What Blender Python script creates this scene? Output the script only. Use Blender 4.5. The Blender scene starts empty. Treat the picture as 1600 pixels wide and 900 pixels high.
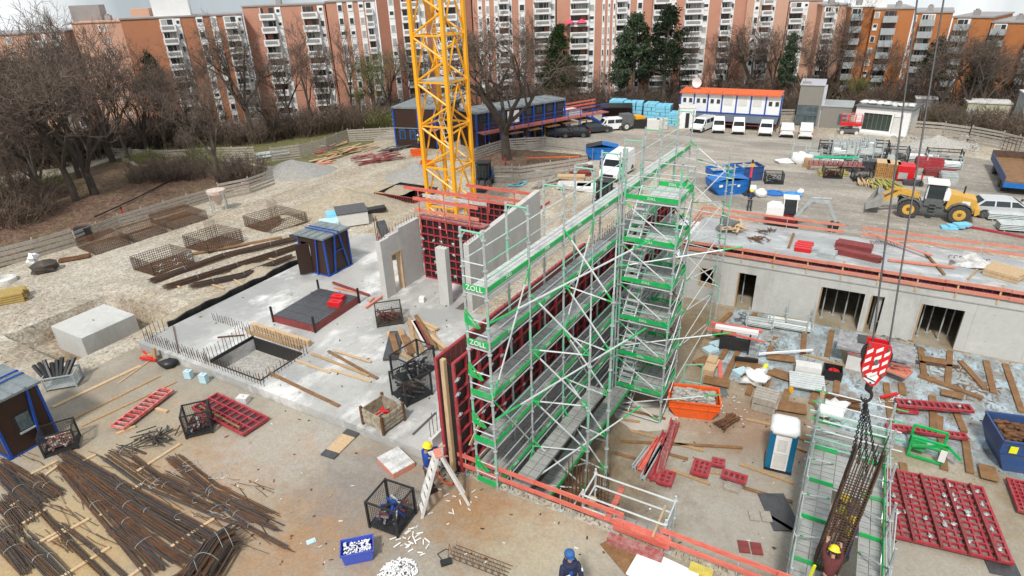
import bpy, math, random
from math import sin, cos, pi, radians, sqrt, atan2, tan
from mathutils import Vector, Matrix, noise
V = Vector
RND = random.Random(7)
sc = bpy.context.scene
# ------------------------------------------------------------ camera
CF, CT, CR, CH = 957.0, radians(26.15), radians(2.06), 16.5
_F = V((0, cos(CT), -sin(CT))); _R0 = V((1, 0, 0)); _U0 = V((0, sin(CT), cos(CT)))
_R = _R0*cos(CR) - _U0*sin(CR); _U = _U0*cos(CR) + _R0*sin(CR); _C = V((0, 0, CH))
cd = bpy.data.cameras.new('camera'); cam = bpy.data.objects.new('camera', cd); sc.collection.objects.link(cam)
cam.matrix_world = Matrix(((_R.x, _U.x, -_F.x, 0), (_R.y, _U.y, -_F.y, 0), (_R.z, _U.z, -_F.z, CH), (0, 0, 0, 1)))
cd.sensor_width = 36.0; cd.lens = CF/1600*36.0; cd.clip_start = .1; cd.clip_end = 5000
sc.camera = cam
# ------------------------------------------------------------ world, sun, exposure
SUN_EL, SUN_AZ = radians(52), radians(200)      # azimuth measured clockwise from +Y
w = bpy.data.worlds.new('World'); sc.world = w; w.use_nodes = True
nt = w.node_tree; N = nt.nodes; Lk = nt.links
for n in list(N): N.remove(n)
wo = N.new('ShaderNodeOutputWorld'); bg = N.new('ShaderNodeBackground'); sky = N.new('ShaderNodeTexSky')
sky.sky_type = 'NISHITA'; sky.sun_disc = False; sky.sun_elevation = SUN_EL; sky.sun_rotation = SUN_AZ; sky.dust_density = 3; sky.air_density = 1.2
tc = N.new('ShaderNodeTexCoord'); mp = N.new('ShaderNodeMapping'); mp.inputs['Scale'].default_value = (1.0, 1.0, 5.5); mp.inputs['Location'].default_value = (.35, .2, .1)
nz = N.new('ShaderNodeTexNoise'); nz.inputs['Scale'].default_value = 2.6; nz.inputs['Detail'].default_value = 7; nz.inputs['Roughness'].default_value = .55
cr = N.new('ShaderNodeValToRGB'); cr.color_ramp.elements[0].position = .36; cr.color_ramp.elements[1].position = .60
nz2 = N.new('ShaderNodeTexNoise'); nz2.inputs['Scale'].default_value = 5; nz2.inputs['Detail'].default_value = 5
cr2 = N.new('ShaderNodeValToRGB'); cr2.color_ramp.elements[0].color = (8.0, 8.8, 9.4, 1); cr2.color_ramp.elements[1].color = (10.5, 10.6, 10.6, 1)
cr2.color_ramp.elements[0].position = .35; cr2.color_ramp.elements[1].position = .6
mx = N.new('ShaderNodeMix'); mx.data_type = 'RGBA'
mxb = N.new('ShaderNodeMix'); mxb.data_type = 'RGBA'; mxb.inputs[0].default_value = .5; mxb.inputs[7].default_value = (6.2, 7.4, 8.3, 1)
sep = N.new('ShaderNodeSeparateXYZ'); cmb = N.new('ShaderNodeCombineXYZ'); mxx = N.new('ShaderNodeMath'); mxx.operation = 'MAXIMUM'; mxx.inputs[1].default_value = .035
Lk.new(tc.outputs['Generated'], sep.inputs[0]); Lk.new(sep.outputs[0], cmb.inputs[0]); Lk.new(sep.outputs[1], cmb.inputs[1]); Lk.new(sep.outputs[2], mxx.inputs[0]); Lk.new(mxx.outputs[0], cmb.inputs[2])
Lk.new(cmb.outputs[0], mp.inputs[0]); Lk.new(cmb.outputs[0], sky.inputs[0]); Lk.new(mp.outputs[0], nz.inputs['Vector']); Lk.new(mp.outputs[0], nz2.inputs['Vector'])
Lk.new(nz.outputs[0], cr.inputs[0]); Lk.new(nz2.outputs[0], cr2.inputs[0]); Lk.new(cr.outputs[0], mx.inputs[0])
Lk.new(sky.outputs[0], mxb.inputs[6]); Lk.new(mxb.outputs[2], mx.inputs[6]); Lk.new(cr2.outputs[0], mx.inputs[7])
Lk.new(mx.outputs[2], bg.inputs[0]); bg.inputs[1].default_value = .078; Lk.new(bg.outputs[0], wo.inputs[0])
sl = bpy.data.lights.new('sun', 'SUN'); sl.energy = 2.6; sl.angle = radians(7); sl.color = (1, .96, .9)
so = bpy.data.objects.new('sun', sl); sc.collection.objects.link(so)
sd = V((sin(SUN_AZ)*cos(SUN_EL), cos(SUN_AZ)*cos(SUN_EL), sin(SUN_EL)))
so.rotation_euler = (-sd).to_track_quat('-Z', 'Y').to_euler()
sc.view_settings.view_transform = 'Standard'; sc.view_settings.look = 'None'; sc.view_settings.gamma = 1; sc.view_settings.use_curve_mapping = False
sc.view_settings.exposure = 0.42
sc.render.engine = 'CYCLES'; sc.cycles.use_denoising = True; sc.cycles.max_bounces = 5; sc.cycles.diffuse_bounces = 3; sc.cycles.glossy_bounces = 2
sc.cycles.transparent_max_bounces = 6; sc.cycles.transmission_bounces = 3
sc.cycles.use_adaptive_sampling = True; sc.cycles.adaptive_threshold = .02
# ------------------------------------------------------------ where things stand: ground point seen at a pixel of the 1600x900 photograph
def G(px, py, z=0.0):
    d = _F*CF + _R*(px-800) + _U*(450-py); t = (z-CH)/d.z
    return _C + d*t
def ray(px, py): return (_F*CF + _R*(px-800) + _U*(450-py)).normalized()
def PJ(p):
    v = p-_C; k = v.dot(_F); return 800+CF*v.dot(_R)/k, 450-CF*v.dot(_U)/k
def HT(p, ytop):
    lo, hi = p.z, p.z+90
    for _ in range(40):
        m = (lo+hi)/2
        if PJ(V((p.x, p.y, m)))[1] > ytop: lo = m
        else: hi = m
    return lo
RZ = -pi/6; OX, OY = -2.19, 17.73; C3, S3 = cos(pi/6), .5
def S(a, b, z=0.0): return V((OX+a*C3+b*S3, OY-a*S3+b*C3, z))      # site frame: a along the front, b into depth
def AB(p): dx, dy = p.x-OX, p.y-OY; return dx*C3-dy*S3, dx*S3+dy*C3
def at(px, py, z=0.0):
    p = G(px, py, z); a, b = AB(p); return a, b
# ------------------------------------------------------------ mesh builder
class MB:
    def __init__(s): s.v = []; s.f = []; s.m = []
    def add(s, vs, fs, mi=0):
        o = len(s.v); s.v += [tuple(x) for x in vs]; s.f += [tuple(i+o for i in f) for f in fs]; s.m += [mi]*len(fs); return s
    BF = [(0, 3, 2, 1), (4, 5, 6, 7), (0, 1, 5, 4), (1, 2, 6, 5), (2, 3, 7, 6), (3, 0, 4, 7)]
    def box(s, x0, y0, z0, x1, y1, z1, mi=0):
        return s.add([(x0, y0, z0), (x1, y0, z0), (x1, y1, z0), (x0, y1, z0), (x0, y0, z1), (x1, y0, z1), (x1, y1, z1), (x0, y1, z1)], MB.BF, mi)
    def cbox(s, c, d, mi=0, rz=0, rx=0, ry=0):
        M_ = Matrix.Rotation(rz, 3, 'Z') @ Matrix.Rotation(ry, 3, 'Y') @ Matrix.Rotation(rx, 3, 'X'); c = V(c)
        h = [k/2 for k in d]
        return s.add([c+M_@V((x*h[0], y*h[1], z*h[2])) for x, y, z in ((-1,-1,-1),(1,-1,-1),(1,1,-1),(-1,1,-1),(-1,-1,1),(1,-1,1),(1,1,1),(-1,1,1))], MB.BF, mi)
    def beam(s, p, q, w_, h, mi=0, up=(0, 0, 1)):
        p, q = V(p), V(q); d = (q-p)
        if d.length < 1e-6: return s
        d.normalize(); x = d.cross(V(up))
        if x.length < 1e-3: x = V((1, 0, 0))
        x.normalize(); y = x.cross(d); x = x*(w_/2); y = y*(h/2)
        return s.add([p-x-y, p+x-y, p+x+y, p-x+y, q-x-y, q+x-y, q+x+y, q-x+y], MB.BF, mi)
    def tube(s, p, q, r, n=6, r2=None, mi=0, cap=True):
        p, q = V(p), V(q); d = q-p
        if d.length < 1e-6: return s
        d.normalize(); x = d.orthogonal().normalized(); y = d.cross(x); r2 = r if r2 is None else r2
        vs = [p+(x*cos(2*pi*i/n)+y*sin(2*pi*i/n))*r for i in range(n)]+[q+(x*cos(2*pi*i/n)+y*sin(2*pi*i/n))*r2 for i in range(n)]
        fs = [(i, (i+1) % n, n+(i+1) % n, n+i) for i in range(n)]
        if cap: fs += [tuple(range(n-1, -1, -1)), tuple(range(n, 2*n))]
        return s.add(vs, fs, mi)
    def path(s, pts, r, n=5, mi=0):
        for a_, b_ in zip(pts, pts[1:]): s.tube(a_, b_, r, n, None, mi)
        return s
    def prism(s, pts, z0, z1, mi=0):
        n = len(pts)
        vs = [(x, y, z0) for x, y in pts]+[(x, y, z1) for x, y in pts]
        return s.add(vs, [tuple(range(n-1, -1, -1)), tuple(range(n, 2*n))]+[(i, (i+1) % n, n+(i+1) % n, n+i) for i in range(n)], mi)
    def loft(s, prof, wf, mi=0):                       # closed outline (y,z) swept across x with half width wf(y,z)
        n = len(prof)
        vs = [(-wf(y, z), y, z) for y, z in prof]+[(wf(y, z), y, z) for y, z in prof]
        return s.add(vs, [tuple(range(n-1, -1, -1)), tuple(range(n, 2*n))]+[(i, (i+1) % n, n+(i+1) % n, n+i) for i in range(n)], mi)
    def lathe(s, c, prof, n=12, mi=0, ax='Z'):
        c = V(c); vs = []; fs = []
        for r, h in prof:
            for i in range(n):
                q = (cos(2*pi*i/n)*r, sin(2*pi*i/n)*r, h)
                if ax == 'X': q = (h, q[0], q[1])
                if ax == 'Y': q = (q[0], h, q[1])
                vs.append(c+V(q))
        for k in range(len(prof)-1):
            fs += [(k*n+i, k*n+(i+1) % n, (k+1)*n+(i+1) % n, (k+1)*n+i) for i in range(n)]
        fs += [tuple(range(n-1, -1, -1)), tuple(range((len(prof)-1)*n, len(prof)*n))]
        return s.add(vs, fs, mi)
    def blob(s, c, r, seed=0, n=7, m=5, mi=0, amp=.25):
        c = V(c); vs = []; fs = []; rr = random.Random(seed); ox = V((rr.random()*50, rr.random()*50, rr.random()*50))
        for j in range(m+1):
            for i in range(n):
                t = pi*j/m; d = V((sin(t)*cos(2*pi*i/n), sin(t)*sin(2*pi*i/n), cos(t)))
                k = 1+amp*2*noise.noise(d*1.7+ox)
                vs.append(c+V((d.x*r[0], d.y*r[1], d.z*r[2]))*k)
        for j in range(m):
            fs += [(j*n+i, (j+1)*n+i, (j+1)*n+(i+1) % n, j*n+(i+1) % n) for i in range(n)]
        return s.add(vs, fs, mi)
    def mesh(s, name, mats, smooth=False):
        me = bpy.data.meshes.new(name); me.from_pydata(s.v, [], s.f)
        for m in (mats if isinstance(mats, (list, tuple)) else [mats]): me.materials.append(m)
        if max(s.m, default=0) > 0: me.polygons.foreach_set('material_index', s.m)
        if smooth: me.polygons.foreach_set('use_smooth', [True]*len(s.f))
        me.update(); return me
def obj(name, mb, mats, parent=None, loc=(0, 0, 0), rz=0, label=None, smooth=False, rot=None):
    me = mb.mesh(name, mats, smooth) if isinstance(mb, MB) else mb
    o = bpy.data.objects.new(name, me); sc.collection.objects.link(o); o.location = loc
    o.rotation_euler = rot if rot else (0, 0, rz)
    if parent: o.parent = parent
    if label: o['label'] = label
    return o
def tag(o, label, cat=None, group=None, kind=None):
    o['label'] = label
    if cat: o['category'] = cat
    if group: o['group'] = group
    if kind: o['kind'] = kind
    return o
def thing(name, label, cat, loc=(0, 0, 0), rz=0, group=None):
    o = bpy.data.objects.new(name, None); sc.collection.objects.link(o); o.location = loc; o.rotation_euler = (0, 0, rz); o.empty_display_size = .3
    return tag(o, label, cat, group)
def one(name, label, cat, mb, mats, loc=(0, 0, 0), rz=0, group=None, smooth=False, rot=None):
    return tag(obj(name, mb, mats, None, loc, rz, None, smooth, rot), label, cat, group)
def struct(name, mb, mats, loc=(0, 0, 0), rz=0, label=None):
    o = obj(name, mb, mats, None, loc, rz); o['kind'] = 'structure'
    if label: o['label'] = label
    return o
def dup(root, loc, rz, label, group=None, scale=None):
    def cp(o, par):
        c = o.copy(); sc.collection.objects.link(c); c.parent = par
        for ch in o.children: cp(ch, c)
        return c
    r = cp(root, None); r.location = loc; r.rotation_euler = (0, 0, rz); r['label'] = label
    if group: r['group'] = group
    if scale: r.scale = (scale,)*3
    return r
def text_mb(txt, size, depth=.01):
    cu = bpy.data.curves.new('lettering', 'FONT'); cu.body = txt; cu.size = size; cu.extrude = depth; cu.align_x = 'CENTER'; cu.align_y = 'CENTER'; cu.resolution_u = 2
    o = bpy.data.objects.new('lettering', cu); sc.collection.objects.link(o)
    dg = bpy.context.evaluated_depsgraph_get(); me = bpy.data.meshes.new_from_object(o.evaluated_get(dg)); bpy.data.objects.remove(o); bpy.data.curves.remove(cu)
    return me
# ------------------------------------------------------------ materials
def M(name, col, rough=.7, metal=0, var=.25, scale=3, col2=None, amt=.5, fine=30, bump=0, bscale=25, stretch=None, world=False, pos=.5, fvar=None):
    m = bpy.data.materials.new(name); m.use_nodes = True; t = m.node_tree; B = t.nodes['Principled BSDF']
    B.inputs['Roughness'].default_value = rough; B.inputs['Metallic'].default_value = metal
    tc_ = t.nodes.new('ShaderNodeTexCoord'); g_ = t.nodes.new('ShaderNodeNewGeometry'); mp_ = t.nodes.new('ShaderNodeMapping')
    t.links.new(g_.outputs['Position'] if world else tc_.outputs['Object'], mp_.inputs[0])
    if stretch: mp_.inputs['Scale'].default_value = stretch
    n1 = t.nodes.new('ShaderNodeTexNoise'); n1.inputs['Scale'].default_value = scale; n1.inputs['Detail'].default_value = 6; n1.inputs['Roughness'].default_value = .65
    n2 = t.nodes.new('ShaderNodeTexNoise'); n2.inputs['Scale'].default_value = fine; n2.inputs['Detail'].default_value = 2
    t.links.new(mp_.outputs[0], n1.inputs['Vector']); t.links.new(mp_.outputs[0], n2.inputs['Vector'])
    r1 = t.nodes.new('ShaderNodeValToRGB'); c2 = col2 or tuple(min(1, c*(1-var)) for c in col)
    r1.color_ramp.elements[0].position = pos-.18; r1.color_ramp.elements[1].position = pos+.18
    r1.color_ramp.elements[0].color = (*c2, 1); r1.color_ramp.elements[1].color = (*col, 1)
    t.links.new(n1.outputs[0], r1.inputs[0])
    fv = var if fvar is None else fvar
    r2 = t.nodes.new('ShaderNodeMapRange'); r2.inputs[1].default_value = .3; r2.inputs[2].default_value = .7; r2.inputs[3].default_value = 1-fv; r2.inputs[4].default_value = 1+fv*.6
    t.links.new(n2.outputs[0], r2.inputs[0])
    x = t.nodes.new('ShaderNodeVectorMath'); x.operation = 'MULTIPLY'; t.links.new(r1.outputs[0], x.inputs[0]); t.links.new(r2.outputs[0], x.inputs[1])
    t.links.new(x.outputs[0], B.inputs['Base Color'])
    if bump:
        n3 = t.nodes.new('ShaderNodeTexNoise'); n3.inputs['Scale'].default_value = bscale; n3.inputs['Detail'].default_value = 5; t.links.new(mp_.outputs[0], n3.inputs['Vector'])
        b = t.nodes.new('ShaderNodeBump'); b.inputs['Strength'].default_value = .6; b.inputs['Distance'].default_value = bump
        t.links.new(n3.outputs[0], b.inputs['Height']); t.links.new(b.outputs[0], B.inputs['Normal'])
    return m
def layered(name, base, layers, rough=.85, bump=.03, bscale=8, speck=None, spots=()):
    """world-space ground: base colour, then (colour, scale, threshold, softness, amount, stretch) noise patches; speck=(scale, low, high)"""
    m = bpy.data.materials.new(name); m.use_nodes = True; t = m.node_tree; B = t.nodes['Principled BSDF']; B.inputs['Roughness'].default_value = rough
    g_ = t.nodes.new('ShaderNodeNewGeometry'); rot = t.nodes.new('ShaderNodeVectorRotate'); rot.rotation_type = 'Z_AXIS'; rot.inputs['Angle'].default_value = -RZ
    t.links.new(g_.outputs['Position'], rot.inputs['Vector']); P = rot.outputs[0]; cur = None
    for k, (c, s_, th, sf, am, st) in enumerate(layers):
        mp_ = t.nodes.new('ShaderNodeMapping'); mp_.inputs['Scale'].default_value = st or (1, 1, 1); mp_.inputs['Location'].default_value = (k*7.3, k*3.1, 0); t.links.new(P, mp_.inputs[0])
        n1 = t.nodes.new('ShaderNodeTexNoise'); n1.inputs['Scale'].default_value = s_; n1.inputs['Detail'].default_value = 7; n1.inputs['Roughness'].default_value = .68
        t.links.new(mp_.outputs[0], n1.inputs['Vector'])
        r = t.nodes.new('ShaderNodeMapRange'); r.inputs[1].default_value = th-sf; r.inputs[2].default_value = th+sf; r.inputs[3].default_value = 0; r.inputs[4].default_value = am
        t.links.new(n1.outputs[0], r.inputs[0])
        x = t.nodes.new('ShaderNodeMix'); x.data_type = 'RGBA'; t.links.new(r.outputs[0], x.inputs[0]); x.inputs[7].default_value = (*c, 1)
        if cur is None: x.inputs[6].default_value = (*base, 1)
        else: t.links.new(cur, x.inputs[6])
        cur = x.outputs[2]
    for k, (c0, r0, r1, c, am) in enumerate(spots):          # stained areas: centre, radii, colour, strength, broken up by noise
        dn = t.nodes.new('ShaderNodeVectorMath'); dn.operation = 'DISTANCE'; t.links.new(g_.outputs['Position'], dn.inputs[0]); dn.inputs[1].default_value = c0
        n5 = t.nodes.new('ShaderNodeTexNoise'); n5.inputs['Scale'].default_value = .45+.2*k; n5.inputs['Detail'].default_value = 8; n5.inputs['Roughness'].default_value = .7; t.links.new(P, n5.inputs['Vector'])
        ad = t.nodes.new('ShaderNodeMath'); ad.operation = 'MULTIPLY_ADD'; t.links.new(n5.outputs[0], ad.inputs[0]); ad.inputs[1].default_value = -2.2*r1; t.links.new(dn.outputs['Value'], ad.inputs[2])
        r = t.nodes.new('ShaderNodeMapRange'); r.inputs[1].default_value = r0-1.1*r1; r.inputs[2].default_value = r1-1.1*r1; r.inputs[3].default_value = am; r.inputs[4].default_value = 0; t.links.new(ad.outputs[0], r.inputs[0])
        x = t.nodes.new('ShaderNodeMix'); x.data_type = 'RGBA'; t.links.new(r.outputs[0], x.inputs[0]); x.inputs[7].default_value = (*c, 1); t.links.new(cur, x.inputs[6]); cur = x.outputs[2]
    if speck:
        vo = t.nodes.new('ShaderNodeTexVoronoi'); vo.inputs['Scale'].default_value = speck[0]; t.links.new(P, vo.inputs['Vector'])
        sp = t.nodes.new('ShaderNodeSeparateColor'); t.links.new(vo.outputs['Color'], sp.inputs[0])
        r = t.nodes.new('ShaderNodeMapRange'); r.inputs[3].default_value = speck[1]; r.inputs[4].default_value = speck[2]; t.links.new(sp.outputs[0], r.inputs[0])
        x = t.nodes.new('ShaderNodeVectorMath'); x.operation = 'MULTIPLY'; t.links.new(cur, x.inputs[0]); t.links.new(r.outputs[0], x.inputs[1]); cur = x.outputs[0]
    t.links.new(cur, B.inputs['Base Color'])
    n3 = t.nodes.new('ShaderNodeTexNoise'); n3.inputs['Scale'].default_value = bscale; n3.inputs['Detail'].default_value = 8; n3.inputs['Roughness'].default_value = .7; t.links.new(P, n3.inputs['Vector'])
    b = t.nodes.new('ShaderNodeBump'); b.inputs['Strength'].default_value = .8; b.inputs['Distance'].default_value = bump
    t.links.new(n3.outputs[0], b.inputs['Height']); t.links.new(b.outputs[0], B.inputs['Normal'])
    if rough < .7:
        rr = t.nodes.new('ShaderNodeMapRange'); rr.inputs[1].default_value = .4; rr.inputs[2].default_value = .6; rr.inputs[3].default_value = rough-.25; rr.inputs[4].default_value = .85
        n4 = t.nodes.new('ShaderNodeTexNoise'); n4.inputs['Scale'].default_value = .5; n4.inputs['Detail'].default_value = 4; t.links.new(P, n4.inputs['Vector'])
        t.links.new(n4.outputs[0], rr.inputs[0]); t.links.new(rr.outputs[0], B.inputs['Roughness'])
    return m
gravel = layered('gravel', (.385, .325, .24), [((.25, .205, .145), .5, .56, .05, .75, (2.2, .16, 1)), ((.31, .26, .195), .12, .5, .12, .8, None), ((.50, .46, .385), .35, .56, .1, .8, (1, .45, 1)), ((.24, .2, .15), .9, .63, .06, .55, (1, .3, 1)), ((.56, .54, .48), 2.3, .62, .08, .7, None)], bump=.09, bscale=6, speck=(9, .68, 1.28), spots=[(S(-25.7, .5, -1), 2.2, 3.9, (.22, .155, .095), .9), (S(-22, 27.5, -1), 1, 5, (.30, .25, .18), .6), (S(-33, 6), 1, 9, (.47, .43, .37), .6)])
yard = layered('yard_ground', (.30, .265, .22), [((.20, .18, .155), .08, .5, .12, .85, (.5, 1.6, 1)), ((.43, .39, .33), .22, .55, .1, .8, (.4, 1.5, 1)), ((.15, .135, .12), .6, .62, .07, .6, (.3, 1.6, 1)), ((.52, .5, .46), 1.6, .64, .06, .6, None)], bump=.04, bscale=6, speck=(10, .8, 1.15))
apron = layered('apron_concrete', (.30, .272, .225), [((.40, .38, .335), .25, .56, .1, .75, None), ((.25, .20, .14), .18, .52, .1, .75, (.5, 1, 1)), ((.40, .20, .085), .33, .60, .06, .6, (.35, 1.2, 1)), ((.22, .19, .16), 1.1, .6, .08, .55, None), ((.15, .12, .1), 5, .7, .03, .8, None)], rough=.72, bump=.01, speck=(16, .88, 1.08),
    spots=[(G(180, 800), 2, 9, (.36, .285, .18), .85), (G(90, 880), 1, 5, (.40, .275, .13), .75), (G(330, 740), 1, 4, (.33, .185, .09), .75), (G(470, 850), .5, 3.5, (.32, .175, .08), .75), (G(760, 800), .5, 3, (.30, .16, .065), .8), (G(560, 760), .5, 3, (.21, .185, .165), .8), (G(850, 860), .5, 3, (.40, .34, .23), .7), (G(420, 690), .5, 4, (.36, .345, .31), .7)])
court = layered('courtyard_floor', (.27, .222, .15), [((.36, .32, .25), .3, .52, .1, .85, None), ((.21, .145, .085), .22, .56, .08, .8, (1, .5, 1)), ((.44, .40, .34), .5, .62, .07, .6, None), ((.16, .11, .07), 1.5, .63, .05, .5, None)], rough=.5, bump=.006, speck=(14, .9, 1.08),
    spots=[(G(1150, 800, -3.5), 1, 6, (.36, .335, .29), .9), (G(1180, 660, -3.5), 1, 4, (.26, .15, .09), .7), (G(920, 760, -3.5), 1, 5, (.17, .12, .075), .9), (G(1100, 520, -3.5), 1, 5, (.24, .165, .085), .85), (G(1450, 860, -3.5), 1, 5, (.33, .30, .25), .9)])
slabc = layered('fresh_concrete', (.42, .415, .395), [((.30, .30, .29), .28, .51, .07, .85, None), ((.66, .655, .64), .33, .56, .05, .9, (1, .6, 1)), ((.30, .30, .29), .8, .62, .05, .6, None), ((.42, .36, .27), .6, .68, .05, .5, None)], rough=.6, bump=.004, speck=(20, .95, 1.04))
litter = layered('leaf_litter', (.13, .072, .045), [((.19, .115, .075), .7, .52, .1, .8, None), ((.07, .042, .028), 1.7, .55, .1, .7, None), ((.11, .105, .035), .12, .58, .1, .7, None)], bump=.08, bscale=10, speck=(6, .5, 1.5))
grass = layered('grass_patch', (.11, .12, .035), [((.16, .14, .06), .5, .5, .12, .8, None), ((.09, .065, .03), 1.2, .55, .1, .7, None)], bump=.06, bscale=14, speck=(8, .7, 1.3))
def wallmat(name, c, dark, lt):
    return layered(name, c, [(dark, .5, .58, .06, .5, (1, 1, .4)), (lt, .8, .6, .08, .6, (1, 1, .6)), (dark, 6, .69, .02, .6, None)], rough=.8, bump=.003, speck=(5, .96, 1.03))
conc = wallmat('wall_concrete', (.48, .48, .455), (.34, .34, .315), (.57, .57, .545))
conc_d = wallmat('old_concrete', (.38, .38, .365), (.27, .27, .255), (.45, .45, .43))
tarp = layered('pale_blue_foil', (.33, .38, .395), [((.22, .235, .235), .6, .50, .06, .85, (1, .6, 1)), ((.42, .54, .60), .9, .55, .05, .85, None), ((.27, .21, .15), .8, .57, .05, .8, None), ((.13, .115, .10), 2.4, .59, .04, .75, (1.8, .5, 1)), ((.55, .58, .58), 3.5, .64, .03, .6, (.5, 2, 1))], rough=.5, bump=.06, bscale=5, speck=(14, .85, 1.1))
roofsheet = layered('roof_sheet', (.37, .39, .39), [((.27, .29, .30), .4, .5, .08, .8, (.5, 1.4, 1)), ((.56, .57, .56), .6, .58, .06, .75, (.6, 1.4, 1)), ((.17, .18, .19), 1.4, .64, .04, .6, None)], rough=.45, bump=.02, bscale=4)
steel = M('galvanised_steel', (.52, .56, .55), .45, .25, .25, 2, (.38, .42, .42))
steel_l = M('bright_tube', (.66, .70, .69), .4, .2, .15, 2)
alu = M('scaffold_deck', (.42, .42, .40), .6, .1, .35, 1.6, (.28, .28, .265), bump=.006, stretch=(1, 6, 1))
alu_l = M('pale_deck', (.60, .61, .59), .5, .1, .2, 2, (.48, .48, .46))
greenp = M('green_paint', (.0, .40, .085), .5, 0, .2, 2.4, (.16, .36, .20), pos=.35)
greenl = M('mint_paint', (.13, .50, .31), .45, 0, .2, 3, (.30, .5, .42))
white = M('white_paint', (.80, .80, .79), .4, 0, .06, 3)
offw = M('off_white', (.68, .67, .64), .6, 0, .15, 3)
dirtyw = M('dirty_white', (.66, .65, .63), .6, 0, .3, 3, (.30, .29, .28), pos=.42)
fred = M('formwork_red', (.36, .030, .042), .55, 0, .3, 2.6, (.33, .15, .135), pos=.34, bump=.003)
fred2 = M('worn_red_steel', (.30, .045, .045), .55, 0, .35, 3, (.16, .04, .035))
cons = M('concrete_smeared_red', (.32, .07, .065), .7, 0, .3, 5, (.42, .30, .27), pos=.42)
rail_red = M('red_board', (.56, .085, .065), .7, 0, .18, 2, (.66, .20, .14), stretch=(1, 1, 4))
salmon = M('salmon_board', (.62, .17, .11), .7, 0, .2, 2, (.60, .28, .20))
wood = M('timber', (.48, .32, .17), .75, 0, .3, 2, (.33, .20, .10), stretch=(5, 5, 1), bump=.004)
wood2 = M('pale_timber', (.60, .44, .27), .75, 0, .25, 2, (.46, .31, .17), stretch=(5, 5, 1))
wood_d = M('wet_timber', (.27, .145, .06), .7, 0, .3, 2.5, (.17, .085, .035), bump=.004)
wood_g = M('weathered_plank', (.44, .40, .35), .85, 0, .3, 2, (.29, .26, .22), stretch=(4, 4, 1))
rust = M('rebar_rust', (.16, .085, .05), .8, .2, .45, 3, (.07, .055, .045))
rust_d = M('rebar_dark', (.06, .056, .055), .6, .35, .4, 2, (.095, .07, .05))
rust_o = M('orange_rust', (.20, .085, .03), .85, .1, .4, 2, (.09, .045, .025))
black = M('black_sheet', (.018, .018, .02), .45, 0, .3, 4)
dark = M('dark_steel', (.045, .045, .048), .5, .3, .4, 4)
darkply = M('dark_plywood', (.05, .05, .055), .35, 0, .2, 3, (.08, .08, .085))
brownp = M('hut_brown', (.042, .018, .012), .5, 0, .2, 3)
blue = M('blue_paint', (.01, .075, .38), .45, 0, .15, 4)
blue_l = M('skip_blue', (.01, .17, .52), .45, 0, .25, 3, (.01, .11, .40))
blue_d = M('worn_blue', (.015, .075, .26), .5, 0, .3, 3, (.05, .08, .16))
teal = M('toilet_blue', (.0, .135, .27), .35, 0, .05, 3)
hutroof = M('hut_roof', (.25, .28, .29), .5, .1, .35, 2, (.15, .175, .18))
cyan = M('insulation_blue', (.22, .58, .76), .6, 0, .12, 3)
palecyan = M('pale_blue_foam', (.50, .70, .78), .6, 0, .15, 3)
yellow = M('crane_yellow', (.88, .41, .005), .4, 0, .08, 2, (.80, .35, .01))
yel2 = M('machine_yellow', (.68, .39, .07), .4, 0, .15, 3)
hivis = M('hivis_yellow', (.80, .80, .02), .6, 0, .1, 5)
helm = M('helmet_yellow', (.85, .66, .02), .35, 0, .05, 5)
orange = M('skip_orange', (.80, .12, .015), .45, 0, .2, 3, (.66, .10, .02))
orange_r = M('orange_roof', (.72, .13, .03), .6, 0, .2, 3)
redp = M('signal_red', (.62, .015, .02), .35, 0, .1, 3)
glass = M('dark_glass', (.035, .045, .05), .12, 0, .2, 3)
glassb = M('sky_glass', (.16, .21, .23), .1, .3, .3, .6, (.07, .1, .11))
tyre = M('tyre_rubber', (.035, .034, .033), .85, 0, .3, 6, (.08, .075, .07))
carblk = M('car_black', (.012, .013, .017), .25, 0, .1, 3)
greym = M('machine_grey', (.13, .14, .14), .5, 0, .2, 3)
bgrey = M('grey_cladding', (.235, .22, .195), .6, 0, .06, 2)
navy = M('navy_cloth', (.02, .026, .07), .85, 0, .25, 8)
workb = M('work_blue_cloth', (.01, .06, .33), .85, 0, .2, 8)
greycl = M('grey_cloth', (.06, .06, .065), .85, 0, .2, 8)
skin = M('skin', (.50, .27, .19), .55, 0, .08, 8)
bootm = M('boot_leather', (.03, .022, .018), .7)
mesh_d = M('wire_mesh', (.06, .055, .05), .6, .3, .4, 5, (.11, .085, .06))
rubble = M('rubble', (.50, .48, .44), .9, 0, .4, 6, (.28, .26, .23), bump=.03)
gpile = M('pile_gravel', (.42, .36, .27), .95, 0, .3, 3, (.30, .25, .18), fine=14, bump=.05, bscale=9)
gpile2 = M('grey_grit', (.34, .33, .31), .95, 0, .3, 3, (.26, .25, .23), fine=14, bump=.04, bscale=9)
barkm = M('bark', (.085, .066, .05), .9, 0, .4, 3, (.045, .035, .028))
barkl = M('pale_bark', (.16, .13, .10), .9, 0, .4, 3, (.09, .072, .055))
twigm = M('twigs', (.155, .115, .09), .9, 0, .3, 2, (.095, .068, .052))
twigg = M('mossy_twigs', (.19, .21, .06), .9, 0, .3, 2, (.11, .11, .04))
shrubm = M('dry_shrub', (.17, .12, .085), .9, 0, .35, 2, (.10, .07, .05))
pine = M('pine_needles', (.045, .075, .03), .8, 0, .4, 1.2, (.022, .038, .018), fine=9)
pine_l = M('bright_needles', (.075, .13, .03), .8, 0, .4, 1.2, (.035, .065, .02), fine=9)
tpch = M('peach_render', (.52, .26, .18), .85, 0, .06, .6, (.47, .23, .16))
tpch2 = M('pale_peach_render', (.58, .35, .25), .85, 0, .06, .6, (.53, .31, .22))
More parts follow.
